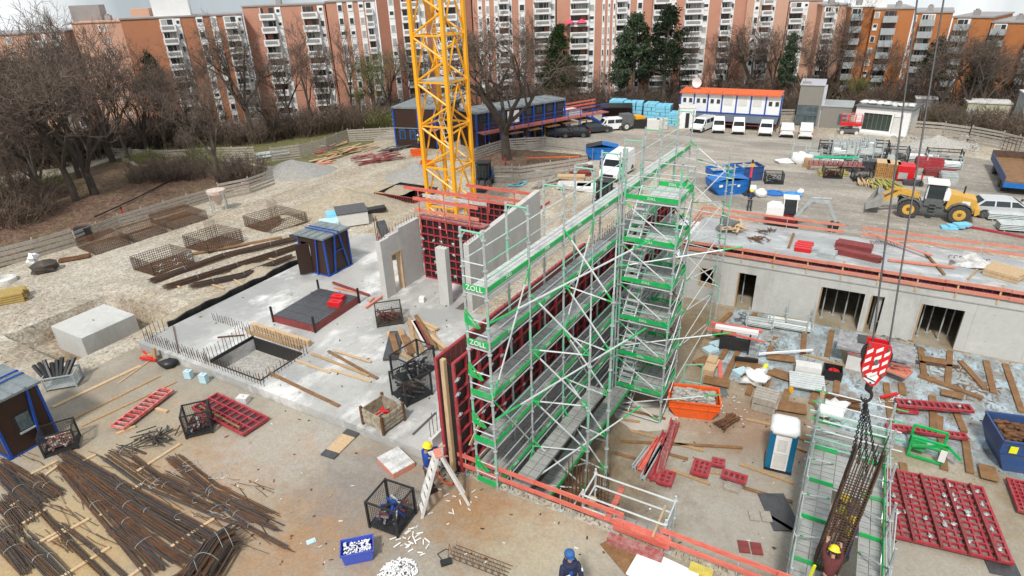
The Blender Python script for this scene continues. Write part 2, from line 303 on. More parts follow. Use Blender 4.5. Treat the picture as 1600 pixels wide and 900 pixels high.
brick = M('brick_orange', (.45, .19, .10), .85, 0, .12, .8, (.40, .165, .085), fine=12)
brick2 = M('brick_ochre', (.47, .18, .06), .85, 0, .12, .8, (.41, .15, .05), fine=12)
brickr = M('brick_red', (.34, .15, .10), .85, 0, .12, .8, (.29, .125, .08), fine=12)
bwhite = M('facade_white', (.80, .80, .79), .7, 0, .1, 1)
bgreyp = M('parapet_grey', (.33, .31, .30), .7, 0, .2, 1)
galv = M('balcony_grey', (.42, .44, .44), .6, .1, .15, 1)
curtain = M('curtain', (.42, .41, .38), .8, 0, .2, 3)
pinkm = M('parasol_pink', (.75, .08, .16), .7)
# ============================================================ GROUND
CY = (0.0, 46.0, 0.36, 31.0)           # courtyard + low building, cut out of the ground (a0,a1,b0,b1)
holes = [CY, (-14.9, -11.4, .5, 3.0), (-26.0, -21.9, 25.75, 29.2)]
def sm(x): x = max(0, min(1, x)); return x*x*(3-2*x)
def gh(a, b):
    z = 0.0
    if -33 < a < -20 and 3.5 < b < 12: pass
    w_ = sm((-20.8-a)/3)*sm((a+38)/4)*sm((24-b)/3)
    if w_ > 0: z += w_*(.16*noise.noise(V((a*.35, b*.2, 0)))+.10*noise.noise(V((a*1.1, b*.6, 3))))
    if a < -42 and b < 28: z += .5*sm((-42-a)/12)*(1+noise.noise(V((a*.1, b*.1, 1))))
    # excavation round the footing block
    da = max(-28.6-a, a+22.9, 0); db = max(-2.1-b, b-2.9, 0); e = sqrt(da*da+db*db)
    if e < 1.0: z = z*sm(e)-1.3*sm(1-e/.5)
    elif e < 2.4: z += .13*sm(1-abs(e-1.7)/.7)
    return z
xs = [-2600, -900, -400, -200, -130, -90, -70]; x = -60.0
while x < -20: xs.append(x); x += .5
while x <= 60: xs.append(x); x += 2
xs += [80, 110, 150, 220, 400, 900, 2600]
ys = [-400, -120, -50, -30, -20]; y = -15.0
while y < 30: ys.append(y); y += .5
while y <= 100: ys.append(y); y += 2.5
ys += [130, 170, 240, 400, 900, 2600]
for h_ in holes: xs += [h_[0], h_[1]]; ys += [h_[2], h_[3]]
xs = sorted(set(xs)); ys = sorted(set(ys))
gm_ = MB(); nx = len(xs)
def falloff(p):                                  # the plateau falls away behind the apartment rows
    d = sqrt(p.x*p.x+p.y*p.y); return -.11*max(0, d-135) if p.y > -40 else 0
gm_.v = [tuple(S(a, b, gh(a, b)+falloff(S(a, b)))) for b in ys for a in xs]
for j in range(len(ys)-1):
    for i in range(nx-1):
        ca, cb = (xs[i]+xs[i+1])/2, (ys[j]+ys[j+1])/2
        if any(h_[0] < ca < h_[1] and h_[2] < cb < h_[3] for h_ in holes): continue
        gm_.f.append((j*nx+i, j*nx+i+1, (j+1)*nx+i+1, (j+1)*nx+i)); gm_.m.append(0)
struct('ground', gm_, gravel)
def sheet(name, pts, z, mat, kind='structure', label=None):
    mb = MB(); mb.add([V((p.x, p.y, z)) for p in pts], [tuple(range(len(pts)))]); o = struct(name, mb, mat, label=label); return o
def abp(l, z=0): return [S(a, b, z) for a, b in l]
# compacted site yard behind (darker, tyre-worn), grass and leaf litter
def blobpoly(l, seed):
    out = []; rr = random.Random(seed)
    for (p, q) in zip(l, l[1:]+l[:1]):
        for k in range(6):
            t = k/6; v_ = p.lerp(q, t); v_ = v_+V((rr.uniform(-1, 1), rr.uniform(-1, 1), 0))*min(1.2, (q-p).length*.05); out.append(v_)
    return out
sheet('yard', blobpoly([G(1060, 255), G(1130, 218), G(1300, 215), G(1600, 260), G(1800, 420), G(1600, 400), G(1300, 372), G(1180, 345), G(1090, 300)], 3), .02, yard)
sheet('yard', blobpoly([G(740, 226), G(900, 206), G(1290, 205), G(1150, 238), G(1060, 262), G(940, 238)], 5), .012, yard)
lit = MB(); la = [-130, -100, -80]+[-70+i for i in range(31)]; lb = [-20, -12, -6]+[i for i in range(-2, 30, 1)]
lit.v = [tuple(S(a-.3*sm((b-4)/10), b, gh(a, b)+.05)) for b in lb for a in la]
lit.f = [(j*len(la)+i, j*len(la)+i+1, (j+1)*len(la)+i+1, (j+1)*len(la)+i) for j in range(len(lb)-1) for i in range(len(la)-1)]; lit.m = [0]*len(lit.f)
struct('woodland_floor', lit, litter)
sheet('grass_strip', blobpoly([S(-40.4, 29.1), S(-39.5, 38), S(-44, 50), S(-110, 60), S(-120, 29.2)], 2), .03, grass)
sheet('park_ground', blobpoly([G(-60, 214), G(600, 186), G(900, 176), G(1060, 178), G(1420, 178), G(1800, 240), G(2300, 240), G(1700, 128), G(900, 108), G(-400, 150)], 4), .034, litter)
ring = [G(742, 236), G(790, 232), G(860, 238), G(925, 244), G(930, 250), G(860, 268), G(800, 272), G(750, 268)]
sheet('planting_bed', blobpoly(ring, 8), .03, litter)
# concrete apron in front
mb = MB(); mb.box(-20.6, -18, -.4, 46, -.003, .03); struct('apron', mb, apron, S(0, 0), RZ)
# retaining wall top of the courtyard (with the slot for wall reinforcement)
mb = MB(); mb.box(0, 0, -3.5, 46, .12, -.02); mb.box(0, .24, -3.5, 46, .36, -.02); mb.box(0, .12, -3.5, 46, .24, -.35); struct('retaining_wall', mb, conc_d, S(0, 0), RZ)
# courtyard floor
mb = MB(); mb.box(-2, .3, -3.8, 46, 31.5, -3.5); struct('courtyard_floor', mb, court, S(0, 0), RZ)
# pale foil sheets on the courtyard floor
fo = MB(); rr = random.Random(4); k = 0
for i in range(9):
    for j in range(5):
        a0, b0 = 5.6+i*2.2, 14.0+j*2.15
        if j == 0 and i < 3: continue
        if rr.random() < .06: continue
        z = -3.494+.002*((i+j*3) % 5)+.001
        q = [(a0+rr.uniform(-.1, .1), b0+rr.uniform(-.1, .1)), (a0+2.25+rr.uniform(-.1, .1), b0+rr.uniform(-.1, .1)), (a0+2.25+rr.uniform(-.1, .1), b0+2.2+rr.uniform(-.1, .1)), (a0+rr.uniform(-.1, .1), b0+2.2+rr.uniform(-.1, .1))]
        fo.add([S(x, y, z) for x, y in q], [(0, 1, 2, 3)])
o = obj('foil_sheeting', fo, tarp); tag(o, 'pale blue foil sheeting spread over the courtyard floor', 'foil sheeting')
# ============================================================ APARTMENT BUILDINGS
def hit(px, py, p0, p1):            # where the ray of a pixel meets the vertical plane through p0,p1 -> distance along
    d = ray(px, py); n = V((-(p1-p0).y, (p1-p0).x, 0)); t = (p0-_C).dot(n)/d.dot(n); q = _C+d*t
    return (q-p0).dot((p1-p0).normalized())
def shutterwin(kind, w_, h_):
    mb = MB(); mb.box(-w_/2, -.05, 0, w_/2, .02, h_, 0); f_ = .07
    g0 = 1 if kind != 2 else 2
    n = 2 if w_ > .9 else 1
    for i in range(n):
        x0 = -w_/2+f_+i*(w_-f_)/n; x1 = x0+(w_-f_)/n-f_
        mb.box(x0, -.065, f_ if kind != 1 else h_*.45, x1, -.045, h_-f_, g0 if (kind != 3 or i) else 2)
    return mb.mesh('window', [bwhite, glass, curtain])
WN = {}
def winmesh(kind, w_, h_):
    k = (kind, round(w_, 1), round(h_, 1))
    if k not in WN: WN[k] = shutterwin(kind, w_, h_)
    return WN[k]
BL = {}
def balmesh(w_, fh, style):
    k = (round(w_, 1), round(fh, 2), style)
    if k in BL: return BL[k]
    mb = MB(); par = fh*.48; d = .85
    if style == 'w':
        mb.box(-w_/2, -d, -.06, w_/2, 0, .06, 0); mb.box(-w_/2, -d, .06, w_/2, -d+.07, par, 0)
        mb.box(-w_/2*.8, -d-.05, par*.35, w_/2*.75, -d-.01, par*.8, 1)
        mb.box(-w_/2, -d+.07, .06, -w_/2+.07, 0, par, 0); mb.box(w_/2-.07, -d+.07, .06, w_/2, 0, par, 0)
    else:
        mb.box(-w_/2, -d, -.06, w_/2, 0, .05, 2); mb.box(-w_/2, -d, .05, w_/2, -d+.05, par*1.05, 2)
        mb.box(-w_/2, -d+.05, .05, -w_/2+.05, 0, par*1.05, 2); mb.box(w_/2-.05, -d+.05, .05, w_/2, 0, par*1.05, 2)
    BL[k] = mb.mesh('balcony', [bwhite, bgreyp, galv]); return BL[k]
DR = {}
def doormesh(w_, fh, v_):
    k = (round(w_, 1), round(fh, 2), v_)
    if k in DR: return DR[k]
    rr = random.Random(v_*13+1); mb = MB(); mb.box(-w_/2+.04, -.03, .06, w_/2-.04, .02, fh-.1, 3 if v_ % 2 else 0); x = -w_/2+.12
    while x < w_/2-.3:
        ww = rr.choice([.35, .45, .7]); ww = min(ww, w_/2-.1-x)
        mb.box(x, -.05, .12, x+ww-.06, -.025, fh-.2, rr.choice([1, 1, 1, 2, 1, 3])); x += ww
    DR[k] = mb.mesh('balcony_door', [bwhite, glass, curtain, brickr]); return DR[k]
def building(label, x0, b0, x1, b1, r0, r1, floors, wallm, cols, depth=12, roofm=None, yref=90, extras=None, strip_m=None, tall=None):
    """front from pixel (x0, base b0) to (x1, base b1), roof edge seen at r0/r1; cols = (px0, px1, type)"""
    p0, p1 = G(x0, b0), G(x1, b1); hgt = tall or (HT(p0, r0)+HT(p1, r1))/2; Ld = (p1-p0).length; rz = atan2((p1-p0).y, (p1-p0).x)
    T = thing('apartment_building', label, 'apartment building', p0, rz, 'apartment blocks behind the site')
    mb = MB(); mb.box(0, 0, -.3, Ld, depth, hgt); obj('wall', mb, wallm, T)
    mb = MB(); mb.box(-.12, -.12, hgt, Ld+.12, depth+.12, hgt+.18); obj('roof', mb, roofm or bgreyp, T)
    fh = hgt/floors; nw = 0; rr = random.Random(int(x0))
    off = hit(x0, yref, p0, p1)
    for (c0, c1, ty) in cols:
        u0, u1 = hit(c0, yref, p0, p1)-off*0, hit(c1, yref, p0, p1)
        u0 = max(0.05, u0); u1 = min(Ld-.05, u1)
        if u1-u0 < .3: continue
        uc, uw = (u0+u1)/2, u1-u0
        if ty in ('strip', 'balc', 'cstrip'):
            mb = MB(); mb.box(u0, -.1 if ty == 'balc' else -.07, 0, u1, .05, hgt-.12 if ty == 'balc' else hgt+.02); obj('facade_strip', mb, bwhite, T)
        for k in range(floors):
            z = k*fh
            if ty == 'strip':
                o = bpy.data.objects.new('window', winmesh(rr.choice([0, 0, 0, 1, 2, 3]), min(uw*.8, 1.6), fh*.55)); sc.collection.objects.link(o); o.parent = T; o.location = (uc, -.1, z+fh*.3)
            elif ty in ('win', 'wwin'):
                o = bpy.data.objects.new('window', winmesh(rr.choice([0, 0, 1, 2, 3]), uw*.85, fh*.52)); sc.collection.objects.link(o); o.parent = T; o.location = (uc, -.03, z+fh*.28)
                if ty == 'wwin': pass
            elif ty in ('balc', 'gbalc'):
                dw = uw if ty == 'gbalc' else uw*.74
                o = bpy.data.objects.new('balcony_door', doormesh(dw-.1, fh, rr.randrange(5))); sc.collection.objects.link(o); o.parent = T; o.location = (uc-(uw-dw)/2, -.1, z)
                o = bpy.data.objects.new('balcony', balmesh(dw, fh, 'w' if ty == 'balc' else 'g')); sc.collection.objects.link(o); o.parent = T; o.location = (uc-(uw-dw)/2, -.1, z)
                if ty == 'balc' and uw-dw > .4:
                    o = bpy.data.objects.new('window', winmesh(rr.choice([0, 1, 3]), (uw-dw)*.75, fh*.5)); sc.collection.objects.link(o); o.parent = T; o.location = (u1-(uw-dw)/2, -.12, z+fh*.3)
    rr = random.Random(int(x1))
    for k in range(max(1, int(Ld/9))):
        u = rr.uniform(.5, Ld-1); mb = MB(); mb.box(u, 2, hgt+.18, u+.7, 2.8, hgt+.8); mb.lathe((u+.35, 2.4, hgt+.8), [(.2, 0), (.24, .12), (.16, .2)], 8); obj('chimney', mb, bgreyp, T)
    if extras: extras(T, p0, Ld, hgt, rz)
    return T, hgt
def shaft(px0, px1, ytop, m_):
    def f(T, p0, Ld, hgt, rz):
        p1 = p0+V((cos(rz), sin(rz), 0))*Ld
        u0, u1 = hit(px0, 45, p0, p1), hit(px1, 45, p0, p1); zz = HT(p0.lerp(p1, max(0, min(1, (u0+u1)/2/Ld))), ytop)
        mb = MB(); mb.box(u0, 1.5, hgt, u1, 5.5, max(zz, hgt+1)+.4); obj('lift_tower', mb, m_, T)
    return f
building('peach rendered apartment block at the far end behind the bare wood', -60, 222, 150, 203, 70, 42, 8, tpch2, [(18, 30, 'win'), (62, 82, 'balc'), (90, 106, 'balc'), (110, 118, 'win'), (146, 163, 'cstrip')], extras=shaft(113, 160, 15, bgreyp))
building('pale peach block with a plain raised end wall beside the small pine', 165, 205, 236, 200, 38, 33, 9, tpch2, [(168, 172, 'win'), (176, 182, 'win')], roofm=tpch2, extras=shaft(205, 234, 20, tpch2))
building('orange brick block with a white roof storey left of the tall bare tree', 238, 207, 412, 190, 36, 18, 9, brick, [(264, 296, 'balc'), (320, 331, 'strip'), (342, 352, 'strip'), (362, 395, 'balc')], extras=shaft(243, 302, 4, bwhite))
building('salmon block with two balcony stacks behind the mossy green tree', 414, 186, 533, 180, 12, 6, 9, tpch, [(420, 452, 'balc'), (484, 517, 'balc')], depth=13)
building('salmon block with three white window strips left of the yellow crane', 535, 181, 606, 176, 3, 2, 9, tpch, [(538, 546, 'strip'), (553, 562, 'strip'), (570, 578, 'strip'), (580, 604, 'balc')])
building('red brick block seen through the yellow crane mast', 608, 176, 745, 168, -8, -12, 9, brickr, [(615, 624, 'strip'), (634, 670, 'balc'), (684, 694, 'strip'), (699, 724, 'balc')])
building('salmon block behind the crowns right of the crane mast', 747, 168, 868, 160, -14, -16, 10, tpch, [(750, 757, 'strip'), (762, 768, 'strip'), (775, 781, 'strip'), (781, 802, 'balc'), (812, 822, 'strip'), (834, 871, 'balc')])
def parasols(T, p0, Ld, hgt, rz):
    for k in range(2):
        mb = MB(); u = Ld*(.05+.13*k)+1.1; z = hgt*.735; mb.lathe((u, -.9, z), [(.8, -.1), (.75, .02), (.1, .42)], 8, 0); mb.tube((u, -.9, z-.8), (u, -.9, z+.4), .03, 5, None, 0); obj('parasol', mb, pinkm, T)
building('salmon block with pink parasols on one balcony beside the twin pines', 870, 160, 1010, 156, -16, -16, 10, tpch, [(890, 928, 'balc'), (939, 943, 'strip'), (947, 951, 'strip'), (955, 959, 'strip'), (960, 981, 'balc'), (991, 1000, 'strip')], extras=parasols)
building('salmon block with wide balconies behind the pair of tall pines', 1011, 157, 1148, 154, -16, -14, 10, tpch, [(1014, 1050, 'balc'), (1063, 1100, 'balc'), (1106, 1109, 'strip'), (1113, 1116, 'strip'), (1118, 1138, 'balc')])
building('peach block with tall white strips behind the site office roof', 1149, 155, 1210, 153, -12, -10, 10, tpch2, [(1148, 1155, 'strip'), (1168, 1176, 'strip'), (1178, 1200, 'balc')])
building('pale peach block with one balcony stack and a yellow awning', 1212, 150, 1260, 150, 0, 3, 9, tpch2, [(1213, 1220, 'strip'), (1222, 1250, 'balc')])
building('narrow peach block joining the ochre brick row', 1261, 155, 1300, 155, 8, 9, 9, tpch2, [(1262, 1268, 'strip'), (1275, 1296, 'balc')])
building('ochre brick block with zigzag grey balconies nearest the peach blocks', 1302, 158, 1336, 158, 10, 12, 8, brick2, [(1303, 1309, 'win'), (1311, 1333, 'gbalc')], roofm=bwhite)
building('ochre brick block under the white roof hut behind the grey pavilion', 1337, 160, 1395, 162, 13, 16, 8, brick2, [(1345, 1361, 'win'), (1366, 1388, 'gbalc')], extras=shaft(1341, 1380, 1, bwhite))
building('ochre brick block behind the white pavilion', 1397, 162, 1452, 165, 17, 24, 8, brick2, [(1402, 1419, 'win'), (1424, 1447, 'gbalc')])
building('ochre brick block behind the dark pine on the east side', 1454, 165, 1510, 170, 24, 32, 8, brick2, [(1460, 1476, 'win'), (1480, 1503, 'gbalc')])
building('ochre brick block behind the leaning bare tree', 1512, 170, 1567, 175, 32, 40, 8, brick2, [(1518, 1534, 'win'), (1538, 1561, 'gbalc')])
building('ochre brick block at the far end of the brick row', 1569, 176, 1680, 185, 40, 55, 8, brick2, [(1574, 1590, 'win'), (1594, 1617, 'gbalc')])
# ============================================================ TREES
def limb(mb, p, d, L, r, depth, rr, spread, up, bmax, twm, curve=.26):
    n = 3; pts = [p]; rad = [r]; dd = d.copy()
    for i in range(n):
        dd = (dd+V((rr.uniform(-1, 1), rr.uniform(-1, 1), rr.uniform(-.6, 1)*1))*curve+V((0, 0, up))).normalized(); pts.append(pts[-1]+dd*(L/n)); rad.append(r*(1-.42*(i+1)/n))
    sides = 6 if r > .12 else (4 if r > .04 else 3)
    for i in range(n): mb[0 if r > .05 else 1].tube(pts[i], pts[i+1], rad[i], sides, rad[i+1], 0, False)
    if depth >= bmax: return
    k = rr.choice([3, 3, 4]) if depth < bmax-1 else 3
    for j in range(k):
        t = rr.uniform(.35, 1) if j else 1.0
        f = t*n; i = min(n-1, int(f)); q = pts[i].lerp(pts[i+1], f-i)
        ax = dd.orthogonal().normalized(); ax.rotate(Matrix.Rotation(rr.uniform(0, 2*pi), 3, dd)); ang = rr.uniform(.4, 1.15)*spread*(1+.12*depth)
        nd = (dd*cos(ang)+ax*sin(ang)).normalized()
        limb(mb, q, nd, L*rr.uniform(.52, .78), max(.0125, r*rr.uniform(.42, .62)), depth+1, rr, spread, up, bmax, twm, curve)
def bare(seed, H_=10, r=.28, spread=.85, bmax=5, trunk=.28, up=.05, forks=4, bark_m=None, twig_m=None):
    rr = random.Random(seed); mb = (MB(), MB())
    p = V((0, 0, -.2)); q = V((rr.uniform(-.3, .3), rr.uniform(-.3, .3), H_*trunk)); mid = p.lerp(q, .5)+V((rr.uniform(-.15, .15), 0, 0))
    mb[0].tube(p, mid, r*1.25, 7, r, 0, False); mb[0].tube(mid, q, r, 7, r*.85, 0, False)
    for k in range(forks):
        a = 2*pi*k/forks+rr.uniform(-.5, .5); ang = rr.uniform(.15, .75)*spread if k else .08
        limb(mb, q-V((0, 0, rr.uniform(0, H_*.08))), V((sin(ang)*cos(a), sin(ang)*sin(a), cos(ang))), H_*rr.uniform(.27, .36), r*rr.uniform(.45, .7), 1, rr, spread, up, bmax, None)
    return mb[0].mesh('trunk', bark_m or barkm), mb[1].mesh('crown', twig_m or twigm)
TV = [bare(11, 10, .2, .75, 6, .25), bare(12, 10, .24, .95, 6, .22, .04, 5), bare(13, 10, .16, .6, 6, .35, .09, 4), bare(14, 10, .15, .7, 6, .15, .07, 5, barkl), bare(15, 10, .2, .8, 6, .3, .05, 4, barkl)]
TG = bare(16, 10, .2, .7, 6, .2, .06, 5, barkm, twigg)
def tree(v_, px, py, ytop, label, rz=None, z=0, wide=1.0):
    p = G(px, py, z); hh = HT(p, ytop)-z; s_ = hh/10.0
    T = thing('bare_tree', label, 'tree', p, rz if rz is not None else RND.uniform(0, 6.28), 'bare trees around the site'); T.scale = (s_*wide, s_*wide, s_)
    me = TG if v_ == 'g' else TV[v_]
    for nm, m_ in zip(('trunk', 'crown'), me): o = bpy.data.objects.new(nm, m_); sc.collection.objects.link(o); o.parent = T
    return T
tl = [  # variant, base px, base py, top py, label
 (1, 152, 312, 45, 'biggest bare tree of the left wood with a forked trunk'), (0, 120, 322, 60, 'thin bare tree left beside the forked tree trunk'), (3, 72, 308, 62, 'pale trunked bare tree leaning over the dry bushes', .0),
 (2, 22, 300, 70, 'straight bare tree at the left edge of the wood'), (0, -20, 330, 60, 'bare tree cut by the left photo edge'), (3, 42, 270, 58, 'pale barked tree second row behind the dry bushes'), (1, 100, 268, 50, 'dense bare tree behind the forked tree'),
 (2, 205, 262, 78, 'slim bare tree between the forked tree and the small pine'), (0, 60, 240, 66, 'bare tree at the back left in front of the grey lift tower'), (4, 0, 262, 75, 'bare tree behind the left edge of the wood'), (0, 235, 246, 90, 'slender bare tree just right of the peach end wall'),
 (4, 340, 288, 96, 'crooked pale tree standing on the leaf covered bank'), (1, 392, 206, 8, 'tall spreading bare tree before the orange brick block'), (2, 330, 218, 92, 'bare tree left of the tall spreading tree'), (0, 300, 222, 100, 'twiggy tree before the orange block balconies'),
 (2, 492, 208, 58, 'slim bare tree in front of the salmon balconies'), (0, 455, 200, 70, 'bare tree beside the salmon block corner'), (2, 552, 192, 62, 'narrow bare tree before the white window strips'), (3, 520, 196, 90, 'pale slim tree near the curved plank fence'),
 (1, 645, 170, 75, 'bare tree left of the mast behind the brown office'), (0, 612, 182, 60, 'bare tree directly behind the fence corner near the offices'), (1, 792, 250, 2, 'big bare tree in the fenced planting bed behind the crane', 1.3, 0, 1.25),
 (2, 822, 168, 42, 'bare tree right of the crane in the row'), (0, 762, 168, 30, 'bare tree behind the brown offices'), (4, 900, 170, 90, 'bare tree right of the bright green pine'), (2, 1108, 166, 96, 'small bare tree behind the orange roofed offices'),
 (1, 1170, 160, 14, 'tall bare tree behind the orange roof offices'), (0, 1205, 158, 30, 'bare tree left of the grey pavilion tower'), (1, 1278, 165, 30, 'wide bare tree right behind the grey pavilion'), (2, 1300, 160, 20, 'slim bare tree in front of the narrow peach block'),
 (0, 1338, 170, 60, 'bare tree behind the white pavilion left side'), (2, 1382, 164, 80, 'bare tree behind the white pavilion roof'), (1, 1462, 190, 30, 'large bare tree with many stems right of the white pavilion'), (4, 1530, 190, 60, 'leaning bare tree near the cream hut'),
 (0, 1502, 192, 40, 'bare tree behind the cream hut'), (1, 1572, 186, 70, 'bare tree beside the pale cabin at the right edge'), (2, 1602, 192, 55, 'bare tree cut by the right photo edge'), (3, 1420, 176, 95, 'small pale tree beside the white pavilion'), (0, 1248, 150, 60, 'bare tree between the peach block and the grey tower'),
 (3, 20, 345, 150, 'low pale tree at the front left of the bank'), (2, 180, 235, 60, 'bare tree before the tower end wall'), (0, 265, 250, 120, 'bare tree near the small pine'), (3, 300, 265, 190, 'small multi stemmed tree on the grassy bank'), (1, 430, 222, 120, 'spreading tree behind the curved fence'),
 (2, 865, 160, 70, 'bare tree close behind the bright pine'), (0, 690, 165, 50, 'bare tree seen through the crane lattice'), (2, 1060, 162, 60, 'bare tree right of the twin pines'), (0, 1130, 160, 50, 'bare tree behind the office dish'), (3, 930, 172, 100, 'pale bare tree left of the twin pines')]
tl += [(1, 60, 300, 60, 'dense bare tree between the pale trunk and the straight tree'), (2, 128, 290, 55, 'straight tree just behind the forked tree'), (1, 180, 262, 62, 'broad bare tree right behind the forked tree'), (0, 25, 250, 55, 'rear bare tree above the left thicket'), (2, 140, 245, 52, 'rear slim tree above the forked tree'), (1, 285, 235, 95, 'broad bare tree between the small pine and the crooked tree'), (1, 655, 175, 60, 'broad bare tree behind the left brown office'), (2, 245, 230, 90, 'slim rear tree beside the small pine')]
for t_ in tl: tree(*t_)
tree('g', 585, 190, 72, 'mossy green tree left of the crane', wide=1.1)
tree('g', 565, 184, 130, 'yellow green budding shrub tree beside the brown office', wide=1.3)
tree('g', 702, 160, 105, 'yellow green budding tree behind the crane mast', wide=1.3)
tree('g', 1335, 172, 112, 'yellowish budding tree behind the grey pavilion', wide=1.2)
def pinetree(seed, H_, cr_, start, mat_, dens=1, leaf=.42):
    rr = random.Random(seed); tr = MB(); cw = MB(); tr.tube((0, 0, -.2), (.1, 0, H_*.5), .2, 7, .15, 0, False); tr.tube((.1, 0, H_*.5), (0, .1, H_*.97), .15, 6, .03, 0, False)
    n = int(72*dens)
    for k in range(n):
        t = start+(1-start)*(k+rr.random())/n; z = H_*t; pr = cr_*(1-((t-start)/(1-start))**1.7)*rr.uniform(.45, 1.1)+.25
        a = rr.uniform(0, 2*pi); tip = V((cos(a)*pr, sin(a)*pr, z+rr.uniform(-.1, .5))); tr.tube((0, 0, z-.3), tip, .045, 3, .015, 0, False)
        for c in range(rr.choice([2, 3, 4])):
            cc = V((0, 0, z)).lerp(tip, rr.uniform(.45, 1.05))+V((rr.uniform(-.3, .3), rr.uniform(-.3, .3), rr.uniform(-.1, .35)))
            R_ = rr.uniform(.3, .62)
            for l in range(32):
                d = V((rr.gauss(0, 1), rr.gauss(0, 1), rr.gauss(0, .6))); d.normalize(); q = cc+d*R_*rr.uniform(.3, 1); s_ = leaf*rr.uniform(.4, 1)
                u_ = V((rr.gauss(0, 1), rr.gauss(0, 1), rr.gauss(0, 1))).normalized(); w__ = u_.orthogonal().normalized()
                cw.add([q, q+u_*s_, q+u_*s_*.6+w__*s_*.45], [(0, 1, 2)])
    return tr.mesh('trunk', barkl), cw.mesh('crown', mat_)
PV = [pinetree(1, 10, 2.7, .34, pine, 1.1), pinetree(2, 10, 2.9, .22, pine_l, 1.5), pinetree(3, 10, 2.6, .45, pine, .9), pinetree(4, 10, 1.8, .3, pine, 1)]
def pinet(v_, px, py, ytop, label, wide=1.0):
    p = G(px, py); hh = HT(p, ytop); s_ = hh/10
    T = thing('pine_tree', label, 'pine tree', p, RND.uniform(0, 6), 'pine trees around the site'); T.scale = (s_*wide, s_*wide, s_)
    for nm, m_ in zip(('trunk', 'crown'), PV[v_]): o = bpy.data.objects.new(nm, m_); sc.collection.objects.link(o); o.parent = T
for a_ in [(1, 873, 166, 44, 'bright green pine between the crane and the twin pines', 1.0), (0, 987, 170, 28, 'left tree of the twin dark pines before the salmon block', 1.0), (3, 968, 168, 62, 'shorter dark pine left of the twin pines', 1.0), (0, 1035, 172, 16, 'right tree of the twin dark pines before the salmon block', 1.05), (3, 1003, 166, 50, 'dark ivy clad pine between the twin pines', .6),
           (2, 262, 205, 88, 'small dark pine beside the orange brick block', .9), (2, 1443, 168, 64, 'dark pine behind the white pavilion on the east side', 1.1), (3, 1222, 166, 60, 'narrow dark conifer left of the grey pavilion', .8), (3, 1520, 172, 60, 'dark pine behind the leaning tree', 1), (2, 855, 110, -5, 'dark pine top hanging over the roofs', .5), (3, 1122, 160, 120, 'small dark conifer behind the white site offices', .8)]: pinet(*a_)
# shrubs: clumps of thin twigs
def shrub_mb(seed, n=130, h=1.7):
    rr = random.Random(seed); mb = MB()
    for k in range(n):
        a = rr.uniform(0, 2*pi); r_ = rr.random()**.5; p = V((cos(a)*r_*.7, sin(a)*r_*.7, 0)); q = p+V((cos(a)*rr.uniform(0, .7), sin(a)*rr.uniform(0, .7), h*rr.uniform(.5, 1)*(1-.35*r_))); m_ = p.lerp(q, .55)+V((rr.uniform(-.1, .1),)*3)
        mb.tube(p, m_, .014, 3, .01, 0, False); mb.tube(m_, q, .01, 3, .005, 0, False)
        for j in range(3): e = m_.lerp(q, rr.random()); mb.tube(e, e+V((rr.uniform(-.35, .35), rr.uniform(-.35, .35), rr.uniform(.05, .35))), .007, 3, .004, 0, False)
    return mb
SH = [shrub_mb(1).mesh('shrub', shrubm), shrub_mb(2, 170).mesh('shrub', twigm), shrub_mb(3, 150, 1.3).mesh('shrub', twigg)]
def shrub(v_, px, py, s_, label, sz=1.0):
    o = bpy.data.objects.new('shrub', SH[v_]); sc.collection.objects.link(o); o.location = G(px, py); sz = sz*(.72 if s_ > 2.8 else .85); o.scale = (s_, s_, s_*sz); o.rotation_euler = (0, 0, RND.uniform(0, 6)); tag(o, label, 'shrub', 'dry shrubs around the site')
